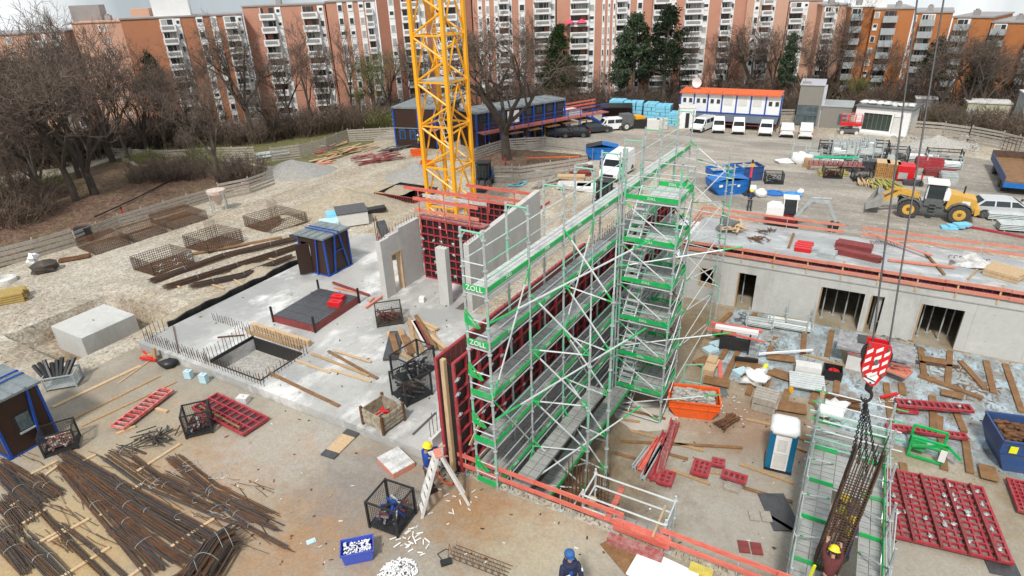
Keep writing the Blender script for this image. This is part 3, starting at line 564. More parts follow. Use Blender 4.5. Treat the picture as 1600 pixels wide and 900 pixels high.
for a_ in [(0, 20, 352, 3, 'large dry grey bush lowest on the left bank'), (0, 52, 345, 2.2, 'dry grey bush beside the lowest bush on the bank'), (0, 12, 318, 2.6, 'dry bush at the left photo edge under the trees'), (0, 45, 318, 2.2, 'grey bush below the pale trunked tree'), (1, 78, 318, 1.8, 'dark bush at the foot of the pale trunked tree'), (2, 75, 300, 2, 'green leaved bush among the left trunks'),
  (1, 235, 288, 1.8, 'dark twiggy bush on the bank under the plank fence'), (1, 265, 283, 2.2, 'round dark bush in the middle of the bank'), (1, 300, 280, 2, 'dark bush left of the crooked pale tree'), (1, 362, 284, 2, 'brown bush right of the crooked pale tree'), (1, 388, 280, 2.2, 'brown bush next to the pipes on the bank'), (2, 318, 262, 2.4, 'mossy bush behind the crooked tree'), (2, 232, 262, 2.0, 'mossy bush beside the rear plank fence'),
  (1, 350, 226, 3.2, 'brown hedge bush below the tall spreading tree'), (1, 395, 222, 3.2, 'hedge bush under the tall spreading tree trunk'), (0, 430, 215, 3.2, 'reddish bush left of the curved fence'), (1, 465, 212, 3.4, 'reddish hedge bush before the salmon block'), (1, 500, 206, 3.4, 'hedge bush behind the highest bend of the fence'), (0, 535, 202, 3.4, 'brown hedge bush left of the mossy tree'), (1, 570, 200, 3.6, 'brown hedge bush under the mossy tree'), (2, 600, 198, 3.4, 'yellow green bush at the fence corner'), (1, 628, 180, 3.4, 'bush behind the brown office corner'),
  (1, 905, 170, 3.2, 'bush behind the blue stacked pallets'), (0, 935, 172, 3, 'brown bush left of the blue pallet stack'), (1, 965, 172, 3.2, 'bush under the shorter dark pine'), (1, 1000, 172, 3.2, 'bush below the twin pines'), (1, 1035, 172, 3.2, 'bush right of the twin pines'), (0, 870, 170, 3.4, 'bush below the bright green pine'),
  (1, 1228, 176, 2.6, 'bush between the white offices and the grey pavilion'), (0, 1345, 172, 3, 'brown bush behind the white pavilion'), (0, 1385, 172, 3.2, 'brown bush behind the pavilion door'), (2, 1475, 196, 2.2, 'fresh green bush beside the plank fence on the east'), (0, 1440, 196, 3, 'brown bush by the pavilion corner'), (1, 1500, 205, 2.6, 'bush left of the cream hut'), (0, 1540, 212, 2.6, 'dry bush before the cream hut'), (0, 1575, 216, 2.8, 'dry bush before the pale cabin'), (0, 1600, 222, 3, 'dry bush at the right photo edge'),
  (1, 215, 232, 4, 'tall brown thicket in the left wood'), (1, 150, 250, 4, 'brown thicket behind the forked tree'), (1, 90, 262, 4, 'brown thicket in the middle of the left wood'), (1, 30, 270, 4, 'brown thicket at the left rear of the wood'), (1, 280, 224, 4, 'tall brown thicket near the small pine')]: shrub(*a_)
for k, (px, py) in enumerate([(318, 214), (246, 226), (182, 240), (120, 250), (60, 258), (0, 262), (760, 166), (800, 166), (840, 166), (1075, 160), (1155, 158), (1195, 156), (1260, 162), (1305, 160), (1410, 172), (1490, 182), (1545, 180), (1590, 186)]):
    shrub(1 if k % 3 else 0, px, py, 4.0, ['brown thicket before the orange brick block', 'brown thicket beside the peach end wall', 'thicket behind the slim bare tree', 'thicket behind the thin bare tree', 'thicket below the grey lift tower', 'thicket at the rear left photo edge', 'hedge clump behind the brown offices near the mast', 'hedge clump behind the sign on the brown offices', 'hedge clump behind the right end of the brown offices', 'hedge clump behind the white container offices left end', 'hedge clump behind the middle of the white offices', 'hedge clump behind the right end of the white offices', 'thicket beside the grey pavilion tower', 'thicket behind the low grey pavilion wing', 'thicket right behind the white pavilion corner', 'thicket behind the large many stemmed tree', 'thicket behind the cream hut', 'thicket behind the pale cabin'][k])
# ============================================================ FENCES
def fence(name, label, pts, h_, rows=5, mat_=None, posth=None, step=2.2, gap=.4, z=0):
    h = h_*1.18; gap *= .8; T = thing(name, label, 'fence', pts[0], 0, 'plank fences around the site'); o0 = pts[0]
    for a_, b_ in zip(pts, pts[1:]):
        L = (b_-a_).length; d = (b_-a_).normalized(); mb = MB(); n = max(1, round(L/2.6))
        for i in range(n):
            for r_ in range(rows):
                z0 = h*(r_+.35)/rows; rr = RND.uniform(-.03, .03)
                mb.beam(a_-o0+d*(L*i/n)+V((0, 0, z0+rr)), a_-o0+d*(L*(i+1)/n)+V((0, 0, z0+RND.uniform(-.03, .03))), .04, h/rows*(1-gap))
        obj('plank_panel', mb, mat_ or wood_g, T)
        k = max(1, round(L/step))
        for i in range(k):
            q = a_-o0+d*(L*(i+.02)/k); nrm = V((-d.y, d.x, 0))*.07; mb = MB(); mb.beam(q+nrm-V((0, 0, .1)), q+nrm+V((0, 0, h*1.03)), .09, .09); obj('post', mb, wood_g, T)
    return T
def gp(l, z=0): return [G(x, y, z) for x, y in l]
fence('plank_fence', 'long weathered plank fence leaning along the wooded bank', gp([(-40, 432), (0, 418), (60, 402), (120, 384)]), 1.25, 4)
fence('plank_fence', 'weathered plank fence behind the three rusty baskets', gp([(122, 384), (190, 356), (260, 335), (330, 313)]), 1.0, 4)
fence('plank_fence', 'plank fence section rising to the curve by the pipes', gp([(345, 312), (392, 302), (430, 288)]), 1.3, 5)
fence('plank_fence', 'rear plank fence on the grassy bank behind the crooked tree', gp([(180, 252), (265, 256), (330, 252), (400, 250)]), 1.35, 6)
fence('plank_fence', 'plank fence diagonal on the mossy bank', gp([(195, 262), (222, 276)]), 1.1, 6)
fence('plank_fence', 'curved plank fence left of the brown offices', gp([(425, 252), (470, 247), (512, 236), (545, 222), (620, 218)]), 1.35, 6)
fence('plank_fence', 'front plank fence of the planting bed round the big tree', gp([(742, 286), (800, 285), (812, 286), (860, 279), (918, 270)]), 1.45, 5)
fence('plank_fence', 'low rear plank fence of the planting bed', gp([(690, 246), (740, 250), (790, 234), (850, 230), (925, 240), (926, 252)]), 1.1, 5)
fence('plank_fence', 'plank fence beside the grey pavilion', gp([(1216, 190), (1240, 190)]), 1.4, 5)
fence('plank_fence', 'plank fence right of the white pavilion', gp([(1418, 212), (1470, 216), (1510, 222)]), 1.5, 5)
fence('plank_fence', 'plank fence running out at the right edge below the cabins', gp([(1512, 222), (1560, 232), (1610, 246), (1680, 266)]), 1.5, 6)
fence('plank_fence', 'rear plank fence before the pale cabins', gp([(1515, 205), (1545, 212), (1600, 222)]), 1.4, 5)
fence('board_fence', 'dark board fence behind the blue pallet stacks', gp([(925, 178), (990, 178), (1062, 180)]), 1.5, 3, brownp, gap=.05)
# ============================================================ FLOOR SLAB with lift pit, core walls, main wall
T = thing('floor_slab', 'large fresh concrete floor slab with a square lift pit near its front edge', 'floor slab', S(0, 0), RZ)
mb = MB()
for q in ((-20.2, .02, -14.9, 17.4), (-11.4, .02, -7.2, 12.2), (-14.9, .02, -11.4, .5), (-14.9, 3.0, -11.4, 17.4), (-11.4, 13.2, -7.2, 17.4)): mb.box(q[0], q[1], -.3, q[2], q[3], .45)
mb.box(-7.2, .02, -.3, -.9, 10.4, .45); mb.box(-11.4, 12.2, -.3, -7.2, 13.2, .45)
obj('slab', mb, slabc, T)
mb = MB(); mb.box(-15, .4, -.5, -11.3, 3.1, -.22, 0); obj('pit_floor', mb, rubble, T)
mb = MB(); mb.box(-14.95, .45, -1, -14.9, 3.05, .62); mb.box(-11.45, .45, -1, -11.4, 3.05, .5); mb.box(-14.9, 2.98, -1, -11.4, 3.04, .55); mb.box(-14.9, .46, -1, -11.4, .52, .48); obj('pit_lining', mb, black, T)
def starter(mb, a0, b0, a1, b1, step, z0, h, r=.014, jit=.03):
    L = sqrt((a1-a0)**2+(b1-b0)**2); n = int(L/step)
    for i in range(n+1):
        t = i/max(1, n); a, b = a0+(a1-a0)*t, b0+(b1-b0)*t
        mb.tube((a, b, z0), (a+RND.uniform(-jit, jit), b+RND.uniform(-jit, jit), z0+h*RND.uniform(.85, 1.1)), r, 4)
mb = MB()
for (q, h) in (((-19.9, .25, -15.1, .25), .55), ((-19.9, .45, -15.1, .45), .5), ((-15.15, .4, -15.15, 3.1), .8), ((-11.2, .3, -11.2, 3.2), .55), ((-15, 3.25, -11.3, 3.25), .7), ((-15, .25, -10.9, .25), .6), ((-20.0, .3, -20.0, 1.4), .8), ((-18.6, 3.4, -15.6, 3.4), .5)):
    starter(mb, *q, .2, .45, h)
obj('starter_bars', mb, rust, T)
mb = MB(); mb.beam((-20, 1.9, .55), (-17.2, .3, .47), .04, .03); mb.beam((-16.7, 2.2, .5), (-15.6, 3.0, .5), .08, .04); obj('batten', mb, rust_o, T)
# membrane upstand along the far left edge
mb = MB(); pts = [(-20.5+.09*sin(k*1.7)+.05*sin(k*.6), 1.9+k*.42) for k in range(25)]
for p, q in zip(pts, pts[1:]): mb.beam((p[0], p[1], .3+.06*sin(p[1]*2)), (q[0], q[1], .3+.06*sin(q[1]*2)), .1, .75)
one('membrane_upstand', 'black waterproofing membrane standing along the left slab edge', 'membrane', mb, black, S(0, 0), RZ)
# white upstand and core
def wallbox(mb, a0, b0, z0, a1, b1, z1): mb.box(a0, b0, z0, a1, b1, z1)
T = thing('core_wall', 'pale concrete core wall with a timber framed door opening', 'wall', S(-11.8, 9.7, .45), RZ)
mb = MB(); mb.box(0, 0, 0, .35, .75, 3.55); mb.box(0, 1.65, 0, .35, 3.6, 3.8); mb.box(0, .75, 2.5, .35, 1.65, 3.62); obj('wall', mb, conc, T)
mb = MB(); mb.box(-.02, .72, 0, .37, .80, 2.5); mb.box(-.02, 1.58, 0, .37, 1.66, 2.5); mb.box(-.02, .8, 2.42, .37, 1.58, 2.5); obj('timber_frame', mb, wood2, T)
mb = MB(); starter(mb, .15, .1, .15, 3.5, .25, 3.5, .55); starter(mb, .1, .05, .1, .3, .12, 3.5, 1.4, .02); obj('starter_bars', mb, rust, T)
T = thing('concrete_column', 'slim pale concrete column before the red core formwork', 'column', S(-8.0, 10.7, .0), RZ)
mb = MB(); mb.box(-.3, -.2, 0, .35, .2, 3.9); obj('column', mb, conc, T); mb = MB(); starter(mb, -.25, .1, .3, .1, .16, 3.85, .5, .016); obj('starter_bars', mb, rust, T)
T = thing('concrete_wall', 'long bare concrete wall standing between the crane and the scaffold', 'wall', S(-6.9, 11.2, 0), RZ)
mb = MB(); mb.add([(0, 0, 0), (.35, 0, 0), (.35, 8.6, 0), (0, 8.6, 0), (0, 0, 4.1), (.35, 0, 4.1), (.35, 8.6, 4.7), (0, 8.6, 4.7)], MB.BF); obj('wall', mb, conc, T)
for k in range(1, 7): mb = MB(); mb.box(.348, k*1.25, .1, .354, k*1.25+.03, 4.0); obj('panel_joint', mb, conc_d, T)
mb = MB(); starter(mb, .18, .1, .18, 1.0, .2, 4.1, .3, .014); obj('starter_bars', mb, rust, T)
mb = MB(); mb.box(0, 0, .45, .18, 10, 1.0); mb2 = MB(); starter(mb2, .05, .1, .05, 9.8, .22, 1.0, 1.0, .013)
T = thing('slab_upstand', 'narrow pale concrete upstand with starter bars left of the tall formwork wall', 'upstand', S(-1.55, .2), RZ); obj('upstand', mb, offw, T); obj('starter_bars', mb2, rust, T)
mb = MB(); mb.box(-2.4, .02, -.3, 0, 12, -.05, 0); mb.box(-.9, -.02, -.06, -.0, 12, .02); one('wall_footing', 'concrete strip under the tall red formwork wall', 'footing', mb, conc_d, S(0, 0), RZ)
# -------- formwork panel face: frame profile grid, face towards +Y local, lies in XZ plane
def panel_mb(W_, H_, nx_, nz_, d=.12, ply=1, fr=0, bw=.055):
    mb = MB(); mb.box(.02, -.02, .02, W_-.02, 0, H_-.02, ply)
    for i in range(nx_+1): x = bw/2+(W_-bw)*i/nx_; e = 1.35 if i in (0, nx_) else 1; mb.box(x-bw/2*e, 0, 0, x+bw/2*e, d*(1 if i in (0, nx_) else .9), H_, fr)
    for j in range(nz_+1): z = bw/2+(H_-bw)*j/nz_; e = 1.35 if j in (0, nz_) else .9; mb.box(bw, 0, z-bw/2*e, W_-bw, d*.93, z+bw/2*e, fr)
    return mb
def clamp_mb(): mb = MB(); mb.lathe((0, 0, 0), [(.05, 0), (.09, .02), (.06, .05), (.03, .09)], 7, 0, 'Y'); mb.box(-.12, .02, -.025, .12, .06, .025); return mb
CLAMP = clamp_mb().mesh('wall_tie', steel)
def ties(T, pts, y, rot=None):
    for x, z in pts:
        o = bpy.data.objects.new('wall_tie', CLAMP); sc.collection.objects.link(o); o.parent = T; o.location = (x, y, z); o.rotation_euler = (0, RND.uniform(-.6, .6), 0)
WT = radians(-2.5)     # the main wall and its scaffold turn slightly off the site grid
WS = S(0, 0)
def wl(a, b, z): return V((a, b, z))
T = thing('main_formwork_wall', 'tall dark red wall formwork running away beside the scaffold', 'formwork', WS, RZ+WT)
for nm, x, fl in (('formwork_panel', 0.0, 1), ('formwork_panel', -.62, 0)):
    nb = 8
    for k in range(nb):
        if not fl and k > 3: continue
        pm = panel_mb(1.48 if fl else 2.98, 4.85, 2 if fl else 3, 8)
        me = pm.mesh('formwork_panel', [fred, fred2 if not fl else black])
        for kk in range(2 if fl else 1):
            o = bpy.data.objects.new('formwork_panel', me); sc.collection.objects.link(o); o.parent = T
            if fl: o.rotation_euler = (0, 0, -pi/2); o.location = (x, (k*2+kk)*1.5+1.5, .15)
            else: o.rotation_euler = (0, 0, pi/2); o.location = (x, k*3, .15)
mb = MB(); mb.box(-.55, .1, .1, -.08, 21, 4.4); obj('poured_wall', mb, conc, T)
mb = MB(); starter(mb, -.45, .3, -.45, 20, .3, 4.3, .9, .014); starter(mb, -.2, .3, -.2, 20, .3, 4.3, .9, .014); obj('starter_bars', mb, rust, T)
mb = MB(); mb.box(-.38, -.12, -.05, -.22, .05, 5.1); obj('stop_end_timber', mb, wood2, T)
mb = MB(); mb.box(-.6, .04, 0, .0, .09, 4.9); obj('stop_end_sheet', mb, black, T)
mb = MB(); mb.box(0, 0, .0, .14, 22, .14); obj('base_timber', mb, wood2, T)
ties(T, [], 0)
for k in range(26):
    o = bpy.data.objects.new('wall_tie', CLAMP); sc.collection.objects.link(o); o.parent = T; o.location = (.1, RND.choice([.1, .75, 1.5, 2.2, 3, 4.5, 6])+RND.uniform(-.04, .04), .6+RND.choice([.2, .8, 1.4, 2.2, 3.1, 3.7])); o.rotation_euler = (RND.uniform(-.5, .5), 0, -pi/2)
mb = MB(); mb.beam((.18, .45, 1.15), (.2, 1.2, 1.75), .05, .14); obj('wedge_board', mb, wood2, T)
# concrete wall below: courtyard side
mb = MB(); mb.box(-.6, .3, -3.5, -.02, 25, -.06); one('basement_wall', 'bare concrete basement wall under the tall red formwork', 'wall', mb, conc, WS, RZ+WT)
# core formwork at the back of the core
T = thing('core_formwork', 'dark red core formwork with red working platform rail below the crane', 'formwork', S(-11.2, 13.2, .45), RZ)
for k in range(3):
    me = panel_mb(1.42, 3.9, 3, 8).mesh('formwork_panel', [fred, black]); o = bpy.data.objects.new('formwork_panel', me); sc.collection.objects.link(o); o.parent = T; o.rotation_euler = (0, 0, pi); o.location = (1.42+k*1.43, 0, 0)
mb = MB(); mb.box(-.2, -.1, 3.92, 4.5, .5, 3.98); obj('platform', mb, cons, T)
for z, y, m_ in ((4.3, -.15, salmon), (5.0, -.2, rail_red), (5.6, -.2, rail_red), (4.9, .75, dirtyw)):
    mb = MB(); mb.box(-.9 if z > 5.4 else -.3, y, z, 4.2, y+.05, z+.2); obj('guard_board', mb, m_, T)
for x in (.1, 1.9, 3.6):
    mb = MB(); mb.path([(x, -.12, 3.2), (x, -.2, 4.0), (x, -.14, 5.8)], .035, 5); obj('guard_post', mb, rail_red, T)
for k in range(22):
    o = bpy.data.objects.new('wall_tie', CLAMP); sc.collection.objects.link(o); o.parent = T; o.location = (RND.choice([.1, .9, 1.45, 2.3, 2.85, 3.8]), -.12, RND.choice([.5, 1.2, 1.9, 2.6, 3.1, 3.5])); o.rotation_euler = (0, RND.uniform(-1, 1), pi)
# second core formwork behind the mast
p = S(-9.0, 20.0, .0); T = thing('rear_formwork', 'dark red formwork behind the crane base with red guard boards', 'formwork', p, RZ)
for k in range(3):
    me = panel_mb(1.5, 3.4, 3, 7).mesh('formwork_panel', [fred, black]); o = bpy.data.objects.new('formwork_panel', me); sc.collection.objects.link(o); o.parent = T; o.rotation_euler = (0, 0, pi); o.location = (1.5-3.2+k*1.52, 0, 0)
for z in (3.7, 4.3, 3.35): mb = MB(); mb.box(-3.2, -.3, z, 2.4, -.25, z+.2); obj('guard_board', mb, rail_red, T)
for x in (-1.5, .5, 2.1): mb = MB(); mb.box(x, -.25, 2.6, x+.06, -.2, 4.6); obj('guard_post', mb, rail_red, T)
mb = MB(); mb.beam((2.3, -.3, 3.4), (2.3, 1.5, 3.4), .05, .2); obj('guard_board', mb, rail_red, T)
# ============================================================ LOW BUILDING right of the courtyard
T = thing('low_concrete_building', 'long low concrete shell building with dark door openings facing the courtyard', 'building', S(1.6, 25, -3.5), RZ)
ops = []
def wopen(px0, px1, py): return at(px0, py, -3.5)[0]-1.6, at(px1, py+4, -3.5)[0]-1.6
ops = [(1.35, 2.35, 1.15, 2.5)]                       # small window
for px0, px1, py in ((1145, 1172, 483), (1272, 1338, 505), (1348, 1368, 518), (1424, 1490, 540)):
    x0 = at(px0, py, -3.5)[0]-1.6; x1 = at(px1, py+(px1-px0)*.22, -3.5)[0]-1.6; ops.append((x0, x1, 0, 2.55))
mb = MB(); x = 0; Wt = 3.55; LBn = 27.0
for (x0, x1, z0, z1) in sorted(ops):
    mb.box(x, 0, 0, x0, .3, Wt)
    if z0 > 0: mb.box(x0, 0, 0, x1, .3, z0)
    mb.box(x0, 0, z1, x1, .3, Wt); x = x1
mb.box(x, 0, 0, LBn, .3, Wt); mb.box(0, .3, 0, .3, 6.4, Wt); mb.box(0, 6.1, 0, LBn, 6.4, Wt); obj('wall', mb, conc, T)
mb = MB(); mb.box(0, -.02, Wt, LBn, 6.45, Wt+.25); obj('roof_slab', mb, conc_d, T)
mb = MB(); mb.box(.2, .9, Wt+.25, LBn, 6.3, Wt+.262); obj('roof_sheeting', mb, roofsheet, T)
mb = MB(); x0, x1, z0, z1 = ops[0]
for q in ((x0, -.03, z0, x0+.08, .33, z1), (x1-.08, -.03, z0, x1, .33, z1), (x0, -.03, z0, x1, .33, z0+.08), (x0, -.03, z1-.08, x1, .33, z1)): mb.box(*q)
obj('window_frame', mb, wood2, T)
for (x0, x1, z0, z1) in sorted(ops)[1:]:
    mb = MB(); mb.box(x0-.01, -.02, 0, x0+.07, .32, z1); obj('door_timber', mb, wood, T)
for x in (6.5, 12, 17.5, 23): mb = MB(); mb.box(x, .3, 0, x+.25, 6.1, Wt); obj('inner_wall', mb, conc_d, T)
for k in range(10):
    x = .6+k*2.7; mb = MB(); mb.box(x, -.006, .1, x+.025, -.001, Wt-.35); obj('panel_joint', mb, conc_d, T)
    for z in (.9, 2.6): mb = MB(); mb.lathe((x+.9, -.004, z), [(.045, -.004), (.045, .002)], 8, 0, 'Y'); obj('tie_hole', mb, conc_d, T)
mb = MB(); mb.box(0, -.05, Wt-.42, LBn, 0, Wt-.34); obj('ledge', mb, conc_d, T)
for i, (x0, x1, z0, z1) in enumerate(sorted(ops)[1:]):
    for j in range(4 if x1-x0 > 1.5 else 1):
        mb = MB(); xx = x0+.3+(x1-x0-.5)*j/3; yy = .9+.7*(j % 2); mb.tube((xx, yy, 0), (xx, yy, 1.6), .04, 7); mb.tube((xx, yy, 1.6), (xx, yy, 3.4), .028, 7); mb.box(xx-.08, yy-.08, 0, xx+.08, yy+.08, .02); mb.box(xx-.08, yy-.08, 3.4, xx+.08, yy+.08, 3.42)
        ww = S(1.6+xx, 25+yy, -3.5); mb = MB(); mb.tube((0, 0, 0), (0, 0, 1.6), .045, 7); mb.tube((0, 0, 1.6), (0, 0, 3.45), .03, 7); mb.box(-.1, -.1, 0, .1, .1, .02)
        one('steel_prop', 'grey steel prop %s inside the %s' % (('nearest the left jamb', 'second from the left jamb', 'third from the left jamb', 'nearest the right jamb')[j], ('narrow left doorway', 'wide left doorway', 'narrow slot doorway', 'wide right doorway')[i]), 'steel prop', mb, steel, ww, 0, 'steel props inside the shell building')
# edge formwork strip and red guard boards along the roof edge
T = thing('edge_formwork', 'dark red edge formwork strip along the roof edge of the low building', 'formwork', S(1.6, 25.15, .3), RZ)
mb = MB()
for z in (0, .34): mb.box(0, 0, z, 26.5, .1, z+.05)
x = 0
while x < 26.5: mb.box(x, -.02, 0, x+.05, .12, .38); x += .42
mb.box(0, .1, 0, 26.5, .13, .36, 1); obj('panel_strip', mb, [fred, black], T)
T = thing('guard_rail', 'salmon red board guard rail along the courtyard edge of the low roof', 'guard rail', S(1.6, 25.0, .0), RZ, 'board guard rails')
for z in (.15, .62):
    for k in range(9): mb = MB(); mb.box(k*3.05-.3, -.12, z+.02*(k % 2), k*3.05+2.8, -.07, z+.2+.02*(k % 2)); obj('rail_board', mb, salmon, T)
for k in range(14): mb = MB(); mb.box(k*1.95, -.06, -.2, k*1.95+.09, .0, 1.0 if k % 2 else .8); obj('rail_post', mb, wood2, T)
T = thing('guard_rail', 'salmon red board guard rail along the yard side of the low roof', 'guard rail', S(1.6, 31.2, .0), RZ, 'board guard rails')
for z in (.55, 1.0):
    for k, (x0, x1) in enumerate(((-.2, 9.5), (10.5, 17.2), (17.3, 24.5), (24.6, 29))): mb = MB(); mb.box(x0, 0, z, x1, .05, z+.17); obj('rail_board', mb, salmon, T)
for k in range(10): mb = MB(); mb.tube((k*2.9, .03, 0), (k*2.9, .03, 1.2), .025, 5); obj('rail_post', mb, steel, T)
for z in (.55, 1.0): mb = MB(); mb.beam((-.2, 0, z), (-.2, -5.5, z-.1), .05, .17); obj('rail_board', mb, salmon, T)
# red plank rails at the slot of the retaining wall
def grail(label, a0, a1, z=(.42, .86), m_=rail_red, b=0.02, pw=.17, posts=4):
    T = thing('guard_rail', label, 'guard rail', S(a0, b), RZ, 'board guard rails'); L = a1-a0
    for zz in z:
        k = 2 if L > 4 else 1
        for i in range(k): mb = MB(); mb.box(L*i/k, 0, zz+.01*i, L*(i+1)/k+.05, .05, zz+pw+.01*i); obj('rail_board', mb, m_, T)
    for i in range(posts): mb = MB(); x = .3+(L-.6)*i/(posts-1); mb.tube((x, .08, -.1), (x, .08, z[-1]+.2), .022, 5); mb.box(x-.1, .0, .03, x+.1, .15, .05); obj('rail_post', mb, steel, T)
grail('red board rail from the formwork wall to the boxed opening', -.1, 6.35)
grail('red board rail from the boxed opening to the front photo edge', 7.6, 14.5)
mb2 = MB(); starter(mb2, .1, .18, 14, .18, .16, -.4, .5, .013, .09); starter(mb2, .1, .13, 14, .13, .19, -.4, .42, .012, .08)
one('starter_bars', 'row of rusty starter bars in the slot behind the front red rails', 'starter bars', mb2, rust, S(0, 0), RZ)
# rebar mesh wall standing in the courtyard near the scaffold
mb = MB()
for a in [x*.15 for x in range(12)]:
    for b in (0, .28): mb.tube((a, b, 0), (a+RND.uniform(-.03, .03), b, 3.6+RND.uniform(-.3, .3)), .016, 4)
for z in [x*.2 for x in range(14)]:
    for b in (0, .28): mb.tube((-.05, b, z), (1.75, b, z+.02), .013, 4)
one('rebar_mesh_wall', 'rusty rebar mesh standing upright behind the front red rail', 'rebar mesh', mb, rust_o, S(3.3, 2.3, -3.5), RZ)
# boxed opening of red boards with plywood on the ground
def boardpile(name, label, p, rz, boards, m_, cat='board', group=None):
    mb = MB()
    for (x, y, z, lx, ly, lz, r_) in boards: mb.cbox((x, y, z), (lx, ly, lz), 0, r_)
    return one(name, label, cat, mb, m_, p, rz, group)
boardpile('red_beam', 'upper thick red formwork beam bridging the rail gap', S(7.0, .15, .35), RZ, [(0, 0, 0, 1.9, .3, .28, .0)], rail_red)
boardpile('red_beam', 'lower worn red formwork beam lying on the apron', S(6.95, -.35, .17), RZ, [(0, 0, 0, 1.8, .3, .28, .03)], cons)
boardpile('plywood_sheet', 'scuffed brown plywood sheet below the red beams', G(980, 872, .05), radians(-62), [(0, 0, 0, 1.75, .85, .03, 0)], wood_d, 'plywood')
boardpile('foam_sheet', 'large white insulation sheet at the bottom edge', G(1035, 897, .08), radians(-35), [(0, 0, 0, 1.9, 1.2, .08, 0)], white, 'insulation sheet')
mb = MB(); p0 = G(973, 760, -.2); p1 = G(948, 812, .6); mb.beam((0, 0, 0), p1-p0, .2, .04); one('red_plank', 'red plank leaning across the grey platform frame', 'plank', mb, rail_red, p0)
mb = MB(); p0 = G(1040, 790, .3); p1 = G(1020, 838, .6); mb.beam((0, 0, 0), p1-p0, .07, .05); one('batten', 'pale batten leaning on the boxed opening', 'plank', mb, wood2, p0)
mb = MB(); mb.box(-.1, -.1, 0, .12, .1, 1.9); one('timber_post', 'pale timber plank standing against the scaffold standard', 'plank', mb, wood2, S(5.05, .7, -1.4), RZ)
# ============================================================ SCAFFOLDS
CP = 'green_toe'
def lettering(txt, size): return text_mb(txt, size, .006)
LTX = lettering('ZOLL', .26); LTX.materials.append(white)
def lbl(parent, loc, rot, s_=1):
    o = bpy.data.objects.new('lettering', LTX); sc.collection.objects.link(o); o.parent = parent; o.location = loc; o.rotation_euler = rot; o.scale = (s_, s_, s_)
def standard(T, x, y, z0, z1, r=.045, couplers=True, m_=None, green=True):
    mb = MB(); mb.tube((x, y, z0), (x, y, z1), r, 6, None, 0); z = z0+.3; k = 0
    mb.tube((x, y, z0), (x, y, z0+.35), r*.6, 6, None, 0); mb.box(x-.09, y-.09, z0, x+.09, y+.09, z0+.015, 0)
    while z < z1: mb.lathe((x, y, z), [(r*1.9, -.02), (r*1.9, .02)], 6, 0); z += 1.0
    if green:
        z = z0+RND.uniform(.3, 2.5)
        while z < z1-.8: mb.tube((x, y, z), (x, y, z+.75), r*1.08, 6, None, 1); z += RND.choice([2, 3])+.4
    return obj('standard', mb, [m_ or steel, greenl], T)
def tb(T, name, p, q, r=.03, m_=None, greenends=False):
    mb = MB(); mb.tube(p, q, r, 5, None, 0)
    if greenends: p, q = V(p), V(q); mb.tube(p, p.lerp(q, .15), r*1.05, 5, None, 1); mb.tube(p.lerp(q, .86), q, r*1.05, 5, None, 1)
    return obj(name, mb, [m_ or steel_l, greenp if greenends else greenl], T)
T = thing('wall_scaffold', 'long green and grey scaffold with stacked decks along the red formwork wall', 'scaffold', S(0, 0), RZ+WT)
AI, AO = .78, 1.62; BAY = 2.6; NB = 8; LV = [8.0, 6.0, 4.0, 2.0, 0.1, -1.75]
ys_ = [0.05+BAY*k for k in range(NB+1)]
for k, y in enumerate(ys_):
    standard(T, AO, y, -3.5, 10.1); standard(T, AI, y, -3.5, 10.1)
    mb = MB(); mb.tube((AI, y, 10.0), (AO, y, 10.0), .035, 5); mb.beam((AI, y, 9.75), (AI+.2, y, 10.0), .03, .03); mb.beam((AO, y, 9.75), (AO-.2, y, 10.0), .03, .03); obj('frame_head', mb, greenl, T)
deckme = {}
def deck_mb(w_, l_, m2=0):
    mb = MB(); n = max(2, round(w_/.4)); pw = w_/n
    for i in range(n):
        mb.box(i*pw+.01, .02, -.07, (i+1)*pw-.01, l_-.02, 0, m2)
        for j in range(6): mb.box(i*pw+.03, .15+(l_-.3)*j/6, .001, (i+1)*pw-.03, .15+(l_-.3)*j/6+.02, .004, 1)
    return mb
DM = {'a': deck_mb(AO-AI-.06, BAY).mesh('deck', [alu, greym]), 'b': deck_mb(AO-AI-.06, BAY).mesh('deck', [alu_l, alu])}
TBm = MB(); TBm.box(0, 0, .03, .035, BAY-.04, .2); TBme = TBm.mesh('toe_board', [greenp])
nd = 0
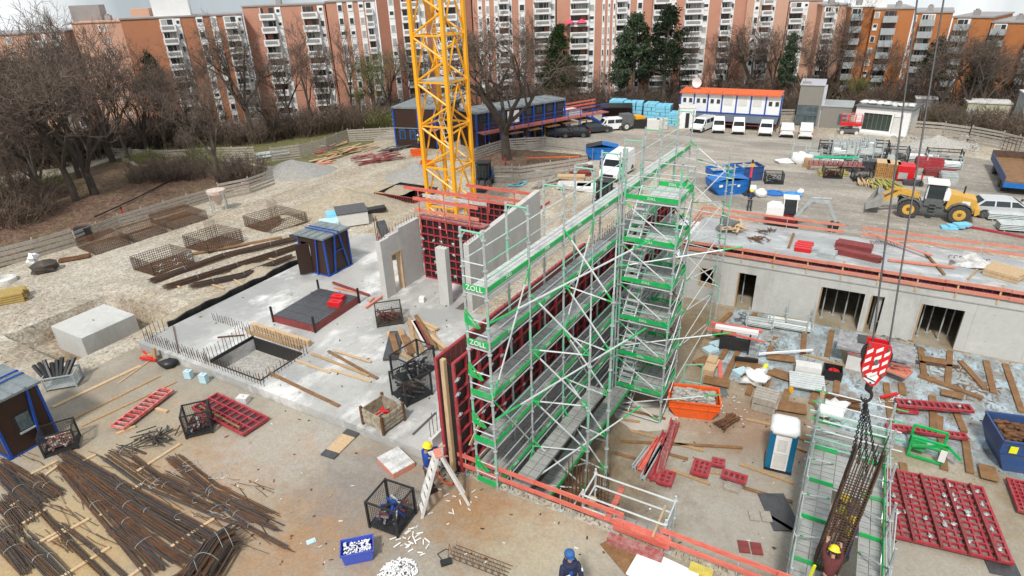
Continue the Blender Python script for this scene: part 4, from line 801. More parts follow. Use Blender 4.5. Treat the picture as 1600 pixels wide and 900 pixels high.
for li, z in enumerate(LV):
    for k in range(NB):
        if z < 0 and k > 5: continue
        if z == 0.1 and k > 6: continue
        o = bpy.data.objects.new('deck', DM['b' if (li == 0 or (k+li) % 4 == 0) and not (li > 3) else 'a']); sc.collection.objects.link(o); o.parent = T; o.location = (AI+.03, ys_[k], z)
        o = bpy.data.objects.new('toe_board', TBme); sc.collection.objects.link(o); o.parent = T; o.location = (AO-.02, ys_[k]+.02, z)
        lbl(T, (AO+.02, ys_[k]+BAY*.5, z+.13), (pi/2, 0, pi/2), .6)
        for zz in (.5, 1.0): tb(T, 'guard_rail', (AO, ys_[k], z+zz), (AO, ys_[k+1], z+zz), .022, steel if (k+li) % 3 else greenl)
        if z > 5 or k == 0: tb(T, 'guard_rail', (AI, ys_[k], z+1.0), (AI, ys_[k+1], z+1.0), .022)
    mb = MB(); mb.box(AI, .0, z+.03, AO, .035, z+.24); obj('toe_board', mb, greenp, T)
    if li < 2: lbl(T, ((AI+AO)/2, -.01, z+.13), (pi/2, 0, 0), 1.0)
    tb(T, 'guard_rail', (AI, .0, z+1.0), (AO, .0, z+1.0), .022); tb(T, 'guard_rail', (AI, .0, z+.5), (AO, .0, z+.5), .022)
    for y in ys_[::2]: mb = MB(); mb.tube((AI, y, z-.1), (AO, y, z-.1), .03, 5); obj('transom', mb, steel, T)
    mb = MB(); mb.tube((AO, 0, z-.12), (AO, ys_[-1], z-.12), .03, 5); mb.tube((AI, 0, z-.12), (AI, ys_[-1], z-.12), .03, 5); obj('ledgers', mb, steel, T)
    # inner brackets reaching to the wall with deck strip
    if z < 1:
        mb = MB(); mb.box(AI-.5, .3, z-.07, AI-.06, ys_[min(NB, 7)], z); obj('inner_deck', mb, alu, T)
    mb = MB(); mb.add([(AI-.02, -.03, z-1.15), (AI+.5, -.03, z-1.3), (AI-.02, -.03, z-.75)], [(0, 1, 2)]); mb.beam((AI, 0, z-.7), (AI+.55, 0, z-1.25), .04, .05); mb.beam((AI, 0, z-1.2), (AI+.55, 0, z-1.25), .04, .05); obj('bracket', mb, greenp, T)
# lower outer deck rows, wider towards the court
for (a0, a1, z, k0, k1) in ((1.75, 2.55, -1.75, 0, 5), (1.75, 2.5, 0.1, 0, 3)):
    for k in range(k0, k1):
        mb = deck_mb(a1-a0, BAY); o = obj('deck', mb, [alu, greym], T, (a0, ys_[k], z-.25))
        if z < 0: o = bpy.data.objects.new('toe_board', TBme); sc.collection.objects.link(o); o.parent = T; o.location = (a1, ys_[k]+.02, z-.25)
# bracing: long diagonals down to the buttress frames
def wloc(px, py, z): # pixel -> local coordinates of the scaffold
    p = G(px, py, z)-S(0, 0); c_, s_ = cos(-(RZ+WT)), sin(-(RZ+WT)); return V((p.x*c_-p.y*s_, p.x*s_+p.y*c_, z))
B1 = wloc(915, 800, -3.5); B2 = wloc(945, 765, -3.5)
for i, (Bf, top, yk, lv) in enumerate(((B1, 4.6, 1, (4.3, 2.0, -.2, -2.2)), (B2, 6.2, 2, (5.8, 3.6, 1.5, -.6, -2.4)))):
    standard(T, Bf.x, Bf.y, -3.5, top, .05)
    for z in lv:
        tb(T, 'brace', (AO, ys_[yk], z+2.6), (Bf.x, Bf.y, z), .038, None, True)
        tb(T, 'brace', (AO, ys_[yk], z+.3), (Bf.x, Bf.y, z+.0), .032, None, True)
        tb(T, 'brace', (AO, ys_[yk+2], z+.3), (Bf.x, Bf.y, z+.05), .032, steel_l)
    tb(T, 'brace', (AO, ys_[yk+1], -3.2), (Bf.x, Bf.y, -.8), .035, None, False)
for z in (7.0, 3.2, -.6):
    tb(T, 'brace', (AO+.06, ys_[0], z), (AO+2.9, ys_[2]+1.5, z+1.0), .034, None, True)
for k in (0, 2, 4): tb(T, 'brace', (AO+.05, ys_[k+1], 8), (AO+.05, ys_[k], 4.1), .028, None, True); tb(T, 'brace', (AO+.05, ys_[k], 4.0), (AO+.05, ys_[k+1], 0.2), .028, None, True); tb(T, 'brace', (AO+.05, ys_[k+1], 0.1), (AO+.05, ys_[k], -3.3), .028, None, True)
# far end outrigger frames
E1 = V((AO+2.6, 20.6, 0)); standard(T, E1.x, E1.y, -3.5, 7.4, .045)
for z in (7.2, 5.0, 2.8, .6): tb(T, 'brace', (AO, 20.8, z+1.2), (E1.x, E1.y, z-.6), .034, None, True); tb(T, 'brace', (AO, 20.8, z-.5), (E1.x, E1.y, z-.6), .03)
for z in (8, 6, 4): tb(T, 'brace', (AO+2.6, 20.6, z-1), (AO, 18.3, z+.2), .03, None, True)
# ---------------- stair tower
A0, A1, B0, B1_ = 2.25, 4.65, 10.7, 13.1
T = thing('stair_tower', 'scaffold stair tower with green toe boards and aluminium flights', 'scaffold', S(A0, B0), RZ)
W_, D_ = A1-A0, B1_-B0
for x in (0, W_):
    for y in (0, D_): standard(T, x, y, -3.5, 10.2, .048)
standard(T, -.12, -.1, -3.5, 10.2, .048); standard(T, .75, D_, -3.5, 9.5, .04)
TL = [8, 6, 4, 2, 0, -1.9]
for i, z in enumerate(TL):
    o = obj('deck', deck_mb(W_-.85, D_-.05), [alu_l if i < 2 else alu, greym], T, (.82, .03, z))
    mb = MB(); mb.box(0, -.03, z+.02, W_, .005, z+.23); obj('toe_board', mb, greenp, T); lbl(T, (W_*.5, -.04, z+.12), (pi/2, 0, 0), .6)
    mb = MB(); mb.box(W_-.01, 0, z+.02, W_+.025, D_, z+.23); obj('toe_board', mb, greenp, T); lbl(T, (W_+.03, D_*.5, z+.12), (pi/2, 0, pi/2), .6)
    mb = MB(); mb.box(.8, D_-.02, z+.02, W_, D_+.015, z+.23); obj('toe_board', mb, greenp, T); lbl(T, (W_*.6, D_-.03, z+.12), (pi/2, 0, 0), .6)
    for zz in (.55, 1.05):
        tb(T, 'guard_rail', (0, 0, z+zz), (W_, 0, z+zz), .024, steel if zz > 1 else greenl); tb(T, 'guard_rail', (W_, 0, z+zz), (W_, D_, z+zz), .024, steel); tb(T, 'guard_rail', (0, D_, z+zz), (W_, D_, z+zz), .024, steel)
    for y in (0, D_): tb(T, 'ledger', (0, y, z-.1), (W_, y, z-.1), .035, steel)
    for x in (0, W_): tb(T, 'ledger', (x, 0, z-.1), (x, D_, z-.1), .035, steel)
    zb = TL[i+1] if i < 5 else -3.5
    mb = MB(); n = 8; y0, y1 = .15, D_-.35
    for x in (.12, .72): mb.beam((x, y0, zb+.02), (x, y1, z-.0), .04, .16)
    for k in range(n): t = (k+.7)/n; mb.box(.12, y0+(y1-y0)*t-.12, zb+(z-zb)*t-.03, .72, y0+(y1-y0)*t+.12, zb+(z-zb)*t)
    obj('stair_flight', mb, steel_l, T)
    tb(T, 'handrail', (.78, y0, zb+1.0), (.78, y1, z+.9), .022, greenl)
    tb(T, 'brace', (0, -.05, z-.15), (W_, -.05, zb+.15), .03, None, True)
    tb(T, 'brace', (.85, D_, z-.15), (W_, D_, zb+.15), .026, dark)
    tb(T, 'brace', (W_+.04, 0, zb+.15), (W_+.04, D_, z-.1), .026, None, True)
# outrigger frame on the right of the tower
q = G(1106, 522, -3.5)-S(A0, B0); c_, s_ = cos(-RZ), sin(-RZ); qx, qy = q.x*c_-q.y*s_, q.x*s_+q.y*c_
standard(T, qx, qy, -3.5, 8.2, .045)
for z in (7.4, 5.4, 3.4, 1.4, -.4, -2.4): tb(T, 'brace', (W_, D_, z+2.0), (qx, qy, z-.2), .034, None, True); tb(T, 'brace', (W_, D_, z-.1), (qx, qy, z-.2), .028)
for z in (5.5, 1.2, -2.3): tb(T, 'brace', (-.4, -.3, z-.8), (W_+2.6, 1.2, z+.6), .036, None, True)
tb(T, 'brace', (-.3, -.1, -3.35), (W_, -.2, -3.3), .035); mb = MB(); mb.path([(W_+.3, D_+.3, -3.4), (W_+1.3, D_+.3, -3.4), (W_+1.3, D_+.3, -1.2), (W_+.4, D_+.3, -1.5), (W_+.4, D_+.3, -3.4)], .04, 5); mb.tube((W_+.3, D_+.3, -2.5), (W_+1.3, D_+.3, -2.4), .03, 5); obj('gate_frame', mb, greenl, T)
# ---------------- grey platform scaffold behind the boxed opening
T = thing('platform_scaffold', 'low grey platform scaffold with open top rails behind the red rail', 'scaffold', S(4.75, .55, -3.5), RZ)
for x in (0, 2.9):
    for y in (0, 1.15): mb = MB(); mb.tube((x, y, 0), (x, y, 4.4), .04, 6); [mb.lathe((x, y, z), [(.07, -.02), (.07, .02)], 6) for z in (.6, 1.6, 2.6, 3.4, 4.2)]; obj('standard', mb, steel_l, T)
obj('deck', deck_mb(2.9, 1.1), [alu, greym], T, (0, .02, 2.7)); mb = MB(); mb.box(.3, -.1, 2.72, 2.4, .25, 2.8); obj('plank', mb, rubble, T)
for z in (3.6, 4.15):
    for y in (0, 1.15): tb(T, 'guard_rail', (0, y, z), (2.9, y, z), .034)
    for x in (0, 2.9): tb(T, 'guard_rail', (x, 0, z), (x, 1.15, z), .034)
for z in (.6, 2.6): tb(T, 'ledger', (0, 0, z), (2.9, 0, z), .034); tb(T, 'ledger', (2.9, 0, z), (2.9, 1.15, z), .034)
for k in range(10): tb(T, 'guard_mesh', (2.92, .1+k*.1, .6), (2.92, .1+k*.1, 4.2), .012, steel)
tb(T, 'brace', (0, 0, 4.4), (-.5, 0, 3.1), .034); tb(T, 'brace', (2.2, .6, 4.0), (1.9, 1.15, 3.2), .03); tb(T, 'brace', (0, 0, .6), (2.9, 0, 2.5), .03)
# ============================================================ TOWER CRANE
T = thing('tower_crane', 'yellow lattice tower crane mast rising out of the top of the photo', 'crane', S(-16.5, 20.9, -1.0), RZ)
mw = 2.5; zt = 34; sec = 2.95
for x in (0, mw):
    for y in (0, mw): mb = MB(); mb.box(x-.12, y-.12, 0, x+.12, y+.12, zt); obj('mast_leg', mb, yellow, T)
sd_ = [((0, 0), (mw, 0)), ((mw, 0), (mw, mw)), ((mw, mw), (0, mw)), ((0, mw), (0, 0))]
z = 0; k = 0
while z < zt-.5:
    mb = MB()
    for j, ((x0, y0), (x1, y1)) in enumerate(sd_):
        mx_ = ((x0+x1)/2, (y0+y1)/2)
        mb.beam((x0, y0, z+.05), (x1, y1, z+.05), .11, .11)
        if j in (0, 2):
            mb.tube((x0, y0, z+.1), (x1, y1, z+sec/2), .075, 6); mb.tube((x1, y1, z+sec/2), (x0, y0, z+sec-.05), .075, 6)
        else:
            mb.tube((x0, y0, z+.1), (mx_[0], mx_[1], z+sec-.1), .07, 6); mb.tube((x1, y1, z+.1), (mx_[0], mx_[1], z+sec-.1), .07, 6)
            mb.tube((x0, y0, z+sec*.5), (mx_[0], mx_[1], z+.1), .05, 5)
    obj('lattice_section', mb, yellow, T); 
    mb = MB(); x0, x1 = (.5, 1.7) if k % 2 else (1.7, .5)
    for dx in (0, .45): mb.tube((x0+dx, 1.4, z+.1), (x1-.2+dx, 1.7, z+sec+.2), .03, 5)
    for s_ in range(10): t = s_/10; mb.tube((x0+(x1-.2-x0)*t, 1.4+.3*t, z+.1+(sec+.1)*t), (x0+.45+(x1-.2-x0)*t, 1.4+.3*t, z+.1+(sec+.1)*t), .018, 4)
    obj('ladder', mb, steel_l, T)
    if k in (4, 7, 1): mb = MB(); mb.box(.1, .15, z+.1, mw-.1, mw-.15, z+.16); obj('rest_platform', mb, steel, T)
    z += sec; k += 1
for (x, y, z) in ((.35, .2, 18.6),):
    mb = MB(); mb.cbox((x, y, z), (.55, .5, .7), 0, .3, .3); mb.cbox((x+.0, y-.3, z-.15), (.45, .08, .5), 1, .3, .3); mb.beam((x, y, z+.35), (0, 0, z+.8), .06, .06); obj('floodlight', mb, [dark, offw], T)
mb = MB(); mb.cbox((2.3, .9, 19.6), (.6, .5, .5), 0, .5); mb.tube((2.3, .9, 19.8), (mw, mw, 20.4), .04, 5); obj('junction_box', mb, steel, T)
# ============================================================ HOOK BLOCK, ROPES, CAGE, FOREGROUND SCAFFOLD
def dpt(px, py, depth): d = _F*CF+_R*(px-800)+_U*(450-py); return _C+d*(depth/CF)
HD = 17.2
hk = dpt(1368, 566, HD); T = thing('crane_hook', 'red and white striped crane hook block hanging on two ropes', 'crane hook', hk, RZ+radians(8)); T.scale = (.66, .8, 1)
px_m = CF/HD
pl = [(-.52, .62), (.40, .62), (.50, .50), (.50, -.25), (.22, -.78), (.05, -.86), (-.12, -.80), (-.50, -.42)]
def xz_prism(mb, pts, y0, y1, mi=0):
    n = len(pts); vs = [(x, y0, z) for x, z in pts]+[(x, y1, z) for x, z in pts]
    return mb.add(vs, [tuple(range(n)), tuple(range(2*n-1, n-1, -1))]+[(i, n+i, n+(i+1) % n, (i+1) % n) for i in range(n)], mi)
pl = [(-.48, .70), (.36, .66), (.44, .5), (.42, -.28), (.16, -.66), (-.02, -.72), (-.4, -.46), (-.5, -.2)]
for yy in (-.2, .14): mb = MB(); xz_prism(mb, pl, yy, yy+.06); obj('side_plate', mb, redp, T)
mb = MB()
for (x0, x1, zs) in ((-.45, -.25, (.38, .1, -.18)), (-.13, .1, (.46, .2, -.08, -.34)), (.19, .37, (.36, .08, -.2))):
    for z in zs: xz_prism(mb, [(x0, z-.09), (x1, z+.03), (x1, z+.15), (x0, z+.03)], -.206, -.198)
xz_prism(mb, [(-.36, -.47), (.1, -.28), (.2, -.36), (.1, -.6), (-.05, -.64)], -.206, -.199); xz_prism(mb, [(-.3, -.34), (-.1, -.24), (-.02, -.34), (-.2, -.4)], -.207, -.199)
obj('warning_stripe', mb, white, T); mb = MB(); xz_prism(mb, [(-.32, -.40), (.12, -.52), (.12, -.56), (-.32, -.44)], -.212, -.2066); obj('name_strip', mb, black, T)
mb = MB()
for x in (-.28, .2): mb.lathe((x, 0, .25), [(.3, -.1), (.34, -.1), (.34, -.04), (.26, -.02), (.26, .02), (.34, .04), (.34, .1), (.3, .1)], 16, 0, 'Y')
obj('sheave', mb, dark, T)
mb = MB()
for x, z in ((-.42, .6), (.3, .55), (-.05, .08), (-.05, -.6), (-.4, -.36), (.3, -.3)): mb.lathe((x, -.2, z), [(.05, -.05), (.05, 0)], 8, 0, 'Y')
mb.lathe((-.03, -.2, .1), [(.09, -.04), (.09, 0)], 8, 0, 'Y'); obj('bolt_plate', mb, greym, T)
mb = MB(); mb.lathe((0, 0, -.75), [(.12, -.2), (.16, -.1), (.14, .05), (.1, .1)], 10); 
pts = [V((.02, 0, -.95))]+[V((.0+.2*sin(t), 0, -1.15-.2*cos(t)+.0)) for t in [pi-.3-k*.45 for k in range(10)]]
for i in range(len(pts)-1): mb.tube(pts[i], pts[i+1], .075-.004*i, 8, .072-.004*i)
obj('hook', mb, dark, T)
for dx, tpx in ((-.28, 1441), (.33, 1484)):
    top = dpt(tpx, -60, HD*1.04); inv = T.matrix_basis.inverted(); c_, s_ = cos(-(RZ+radians(8))), sin(-(RZ+radians(8))); q = top-hk; q = V(((q.x*c_-q.y*s_)/.66, (q.x*s_+q.y*c_)/.8, q.z))
    mb = MB(); mb.tube((dx, 0, .5), q, .035, 6); obj('hoist_rope', mb, dark, T)
# cage: hangs from the hook, foot near the bottom edge
top = dpt(1352, 722, 18.36); bot = G(1275, 925, -2.6)
ax = (bot-top); CL = ax.length
cb = thing('rebar_cage', 'tall rusty rebar cage hanging from the crane between the platforms', 'rebar cage', top, 0)
up_ = -ax.normalized(); side = V((C3, -S3, 0)); side = (side-up_*side.dot(up_)).normalized(); fw = up_.cross(side)
cb.rotation_euler = Matrix((side, fw, up_)).transposed().to_euler()
cw_, cdp = .72, .5
mb = MB(); mb2 = MB()
for i in range(9):
    for y in (0, 1):
        x = -cw_/2+cw_*i/8; mb.tube((x, (-1 if y else 1)*cdp/2, -CL), (x+RND.uniform(-.02, .02), (-1 if y else 1)*cdp/2, RND.uniform(-.1, .75)), .017, 5)
for j in range(5):
    for x in (-cw_/2, cw_/2): y = -cdp/2+cdp*j/4; mb.tube((x, y, -CL), (x, y, RND.uniform(.3, 1.0)), .02, 5)
obj('main_bars', mb, rust, cb)
z = -CL+.05
while z < -.7:
    e = .03*noise.noise(V((z*2, 0, 0))); w2, d2 = cw_/2+.02+e, cdp/2+.02
    mb2.path([(-w2, -d2, z), (w2, -d2, z+.02), (w2, d2, z), (-w2, d2, z), (-w2, -d2, z)], .013, 4); z += .115
obj('stirrups', mb2, rust, cb)
mb = MB()
for k in range(14): z = -CL+.2+k*.3; mb.tube((-.3, -cdp/2, z), (-.3, cdp/2, z), .012, 4); mb.tube((.25, -cdp/2, z+.1), (.25, cdp/2, z+.1), .012, 4)
obj('cross_ties', mb, rust_o, cb)
# chains
def chain(mb, p, q, link=.11, r=.016):
    p, q = V(p), V(q); L = (q-p).length; n = int(L/(link*.8)); d = (q-p).normalized(); x = d.orthogonal().normalized(); y = d.cross(x)
    for i in range(n):
        c = p+d*(L*(i+.5)/n); u_ = x if i % 2 else y; h = d*(link*.5); w_ = u_*(link*.28)
        mb.path([c-h-w_*.6, c-h*.6+w_*0-w_*1.0, c+h*.6-w_, c+h, c+h*.6+w_, c-h*.6+w_, c-h-w_*.6], r, 4)
hp = hk+V((0, 0, -1.25))
for i, dx in enumerate((-.38, -.12, .12, .38)):
    mb = MB(); tgt = top+side*dx+up_*(-.3)+fw*(.2 if i % 2 else -.2); chain(mb, V((0, 0, 0)), tgt-hp)
    one('sling_chain', ['leftmost lifting chain between hook and rebar cage', 'second lifting chain from the left below the hook', 'third lifting chain from the left below the hook', 'rightmost lifting chain between hook and rebar cage'][i], 'chain', mb, dark, hp, 0, 'chains holding the cage')
# foreground scaffold: platforms round the cage
def site_lin(p): return AB(p)
T = thing('foreground_scaffold', 'green and grey platform scaffold round the hanging rebar cage', 'scaffold', S(11.45, .75, -3.5), RZ)
FWx, BYs = 2.7, [0, 2.2, 4.3, 6.4, 8.5, 10.4]
fz = 2.2
for y in BYs:
    for x in (0, FWx): standard(T, x, y, 0, fz+1.9, .045)
for j in range(5):
    y0, y1 = BYs[j], BYs[j+1]
    o = obj('deck', deck_mb(.95, y1-y0), [alu, greym], T, (0.03, y0, fz)); o = obj('deck', deck_mb(.72, y1-y0), [alu, greym], T, (FWx-.76, y0, fz))
    if j in (0, 3): obj('deck', deck_mb(1.0, y1-y0), [alu, greym], T, (.98, y0, fz))
    mb = MB(); mb.box(-.01, y0, fz+.02, .03, y1, fz+.2); obj('toe_board', mb, greenp, T); mb = MB(); mb.box(FWx-.03, y0, fz+.02, FWx+.01, y1, fz+.2); obj('toe_board', mb, greenp, T)
    for x in (0, FWx):
        for zz in (.55, 1.05): tb(T, 'guard_rail', (x, y0, fz+zz), (x, y1, fz+zz), .026, steel)
    tb(T, 'brace', (0.05, y0+.1, fz+1.0), (.9, y0+1.3, fz+.1), .03, None, True); tb(T, 'brace', (FWx-.05, y0+.1, fz+.9), (FWx-.75, y0+1.2, fz+.1), .03, None, True)
    tb(T, 'brace', (FWx+.03, y0, 0.2), (FWx+.03, y1, fz), .026); tb(T, 'brace', (-.03, y0, 0.2), (-.03, y1, fz), .026)
for y in BYs:
    for x0, x1 in ((0, .98), (FWx-.75, FWx)): mb = MB(); mb.box(x0, y-.02, fz+.02, x1, y+.02, fz+.17); obj('toe_board', mb, greenp, T)
    tb(T, 'ledger', (0, y, fz-.1), (FWx, y, fz-.1), .03, steel)
for y, zz in ((10.4, 1.05), (10.4, .55), (10.45, 1.6), (9.1, 1.05), (9.1, .55)): tb(T, 'guard_rail', (-.3, y, fz+zz), (FWx+.5, y, fz+zz), .032, steel_l, zz != .55)
for j in (0, 1, 2): obj('deck', deck_mb(FWx*.98, .8), [alu, greym], T, (0.03, 8.7+(.83*j if j < 2 else 0)-.1, fz+.004)) if j < 2 else None
for y in (8.45, 10.2):
    mb = MB(); mb.tube((-.3, y, fz+.25), (FWx+.2, y, fz+.25), .025, 5); mb.tube((-.3, y, fz+.6), (FWx+.2, y, fz+.6), .025, 5)
    for k in range(6): mb.tube((-.1+k*.5, y, fz+.25), (.15+k*.5, y, fz+.6), .018, 4); mb.tube((.15+k*.5, y, fz+.6), (.4+k*.5, y, fz+.25), .018, 4)
    obj('lattice_beam', mb, greenl, T)
for k in range(3): tb(T, 'tube', (FWx+.1+.07*k, -.4, .4+.3*k), (FWx+.25+.05*k, 5.8, fz+.2*k), .028, steel)
# ============================================================ PROPS
def P2(x0, y0, x1, y1, z=0.0):
    p, q = G(x0, y0, z), G(x1, y1, z); d = q-p; return p, atan2(d.y, d.x), d.length
def plank(x0, y0, x1, y1, label, m_=wood2, w_=.18, t=.05, z=0.03, name='plank', group=None, cat='plank'):
    p, r, L = P2(x0, y0, x1, y1, z); q_ = p+V((cos(r), sin(r), 0))*L
    if abs(z) < .1: p.z += max(gh(*AB(p)), gh(*AB(q_)), gh(*AB(p.lerp(q_, .5))))
    mb = MB(); mb.box(0, -w_/2, 0, L, w_/2, t); return one(name, label, cat, mb, m_, p, r, group)
# ---- rebar baskets
def basket_rebar(label, pl, pb, pr, h=.85, z=0.02, ties=None, col=False, flat=False):
    p0, p1, p3 = G(*pb, z), G(*pr, z), G(*pl, z); u_ = p1-p0; v_ = p3-p0; L, W_ = u_.length, v_.length; un, vn = u_/L, v_/W_
    T = thing('rebar_basket', label, 'rebar basket', p0, 0, 'rusty footing baskets'); r = .011 if flat else .017
    def q(a, b, c): return un*a+vn*b+V((0, 0, c))
    nL, nW, nh = int(L/.14), int(W_/.14), 6
    for nm, zz in (('bottom_grid', .03), ('top_grid', h)):
        if zz > .1 and not flat: continue
        mb = MB()
        for i in range(nL+1): mb.tube(q(L*i/nL, 0, zz), q(L*i/nL, W_, zz), r, 4, None, 0, False)
        for i in range(nW+1): mb.tube(q(0, W_*i/nW, zz), q(L, W_*i/nW, zz), r, 4, None, 0, False)
        obj(nm, mb, rust_o, T)
    for (a0, b0, a1, b1, n) in ((0, 0, L, 0, nL), (L, 0, L, W_, nW), (L, W_, 0, W_, nL), (0, W_, 0, 0, nW)):
        mb = MB()
        for i in range(n+1): a, b = a0+(a1-a0)*i/n, b0+(b1-b0)*i/n; mb.tube(q(a, b, 0), q(a, b, h), r, 4, None, 0, False)
        for k in range(nh+1): mb.tube(q(a0, b0, h*k/nh), q(a1, b1, h*k/nh), r, 4, None, 0, False)
        obj('side_grid', mb, rust, T)
    if ties:
        mb = MB()
        for (a, b) in ties: mb.path([q(L*a, -.02, h*b), q(L*a+.2, -.02, h*b-.12), q(L*a+.3, -.02, h*b), q(L*a+.5, -.02, h*b-.1)], .02, 4)
        obj('spacer_wire', mb, steel, T)
    if col:
        mb = MB()
        for i in range(4):
            for j in range(4):
                if i in (0, 3) or j in (0, 3): mb.tube(q(L/2-.25+i*.17, W_/2-.2+j*.14, 0), q(L/2-.25+i*.17, W_/2-.2+j*.14, 2.0+RND.uniform(-.1, .1)), .013, 4)
        obj('column_starter', mb, rust, T)
basket_rebar('rusty rebar basket lowest of the three along the plank fence', (122, 387), (150, 399), (205, 381), .7, flat=True)
basket_rebar('middle rusty rebar basket of the three along the plank fence', (186, 370), (210, 379), (262, 362), .7, flat=True)
basket_rebar('farthest rusty rebar basket of the three along the plank fence', (236, 347), (270, 359), (325, 342), .7, flat=True)
basket_rebar('rusty rebar basket with column bars nearest the steel bundles', (290, 387), (327, 396), (381, 377), .95, col=True)
basket_rebar('lowest rusty rebar basket with curled spacer wires', (209, 421), (242, 431), (304, 410), .95, ties=[(.1, .7), (.05, .3), (.5, .4), (.45, .75), (.8, .8), (.85, .45)])
basket_rebar('uppermost rusty rebar basket beside the beige gravel heap', (383, 354), (425, 366), (481, 348), .9, col=True)
# ---- footing block in its pit
a0, b0 = -27.0, -1.0
T = thing('footing_block', 'big pale concrete footing block sitting in an open pit', 'concrete block', S(-27.1, -.9, -1.15), RZ); mb = MB(); mb.box(0, 0, -.3, 3.1, 3.0, 1.32); obj('block', mb, conc, T); mb = MB(); mb.path([(1.5, 1.5, 1.2), (1.5, 1.5, 1.34), (1.6, 1.5, 1.37), (1.65, 1.5, 1.2)], .02, 5); obj('lifting_eye', mb, dark, T)
# ---- mounds
def mound(px, py, rx, ry, h, label, m_, seed, rz=0, cat='gravel heap', name='gravel_heap'):
    mb = MB(); n, m = 40, 12; rr = random.Random(seed); o_ = V((seed*3.1, 1, 2)); vs = []; fs = []
    for j in range(m+1):
        t = j/m
        for i in range(n):
            a = 2*pi*i/n; k = 1+.22*noise.noise(V((cos(a)*1.3, sin(a)*1.3, 0))+o_); hh = h*(max(0, 1-t)**1.15)*(1+.2*noise.noise(V((cos(a)*t*2, sin(a)*t*2, 5))+o_))+(.05*noise.noise(V((cos(a)*t*8, sin(a)*t*8, 5))+o_) if t < .95 else 0)
            vs.append((rx*t*k*cos(a), ry*t*k*sin(a), hh-(.06 if j == m else 0)))
    for j in range(m): fs += [(j*n+i, (j+1)*n+i, (j+1)*n+(i+1) % n, j*n+(i+1) % n) for i in range(n)]
    mb.add(vs, fs); return one(name, label, cat, mb, m_, G(px, py), rz, smooth=True)
mound(540, 326, 5.2, 4.2, 1.9, 'big beige gravel heap left of the black lined excavation', gpile, 1)
mound(462, 270, 4.6, 3, 1.5, 'grey grit heap in front of the curved fence', gpile2, 2)
mound(650, 275, 3.2, 2.6, 1.3, 'small grey heap left of the crane mast', gpile2, 3)
mound(1462, 228, 4.2, 2.2, 1.1, 'heap of broken white rubble by the right fence', rubble, 4)
mound(600, 297, 3, 2, .6, 'low beige heap beside the black lined excavation', gpile, 6)
mound(*PJ(S(-21.7, 3.6)), .85, 3.4, .42, 'gravel spoil bank between footing pit and slab corner', gpile, 8, RZ)
mound(410, 425, 3.2, 1.2, .35, 'gravel ridge beside the long steel bundles', gpile, 9, RZ)
for k in range(26):
    pass
st = MB(); rr = random.Random(5)
for k in range(420):
    if k < 250: px, py = rr.uniform(1395, 1530), rr.uniform(214, 238)
    else: px, py = rr.uniform(0, 470), rr.uniform(420, 600)
    p = G(px, py); a, b = AB(p)
    if k >= 250 and (a > -21.3 or (-28.6 < a < -22 and -2.5 < b < 3.6)): continue
    s_ = rr.uniform(.08, .3) if k < 250 else rr.uniform(.04, .11); st.blob((p.x, p.y, gh(a, b)+s_*.3), (s_, s_*.8, s_*.7), k, 5, 3, 0, .4)
o = obj('loose_stones', st, rubble); tag(o, 'loose pale stones scattered over the gravel', 'stones', None, 'stuff')
# ---- black lined excavation with red formwork
T = thing('lined_pit', 'black lined square pit edged with red formwork behind the core', 'pit formwork', S(-26, 25.7, -1.6), RZ)
mb = MB(); mb.box(0, 0, 0, 4.1, 3.5, .05); mb.box(0, 0, 0, .06, 3.5, 2.05); mb.box(4.04, 0, 0, 4.1, 3.5, 2.05); mb.box(.06, 3.44, 0, 4.04, 3.5, 2.05); mb.box(.06, 0, 0, 4.04, .06, 2.0); obj('lining', mb, black, T)
for (x, y, w_, rz_) in ((-.1, -.03, 4.3, 0), (4.25, 0, 3.5, pi/2)):
    pm = MB()
    for z in (1.35, 2.05): pm.box(0, -.1, z, w_, 0, z+.07)
    k = 0
    while k*.25 < w_: pm.box(k*.25, -.1, 1.35, k*.25+.06, 0, 2.1); k += 1
    obj('form_panel', pm, fred2, T, (x, y, 0), rz_)
mb = MB(); mb.box(-.12, -.15, 2.1, 1.0, .05, 2.14); obj('board', mb, wood, T)
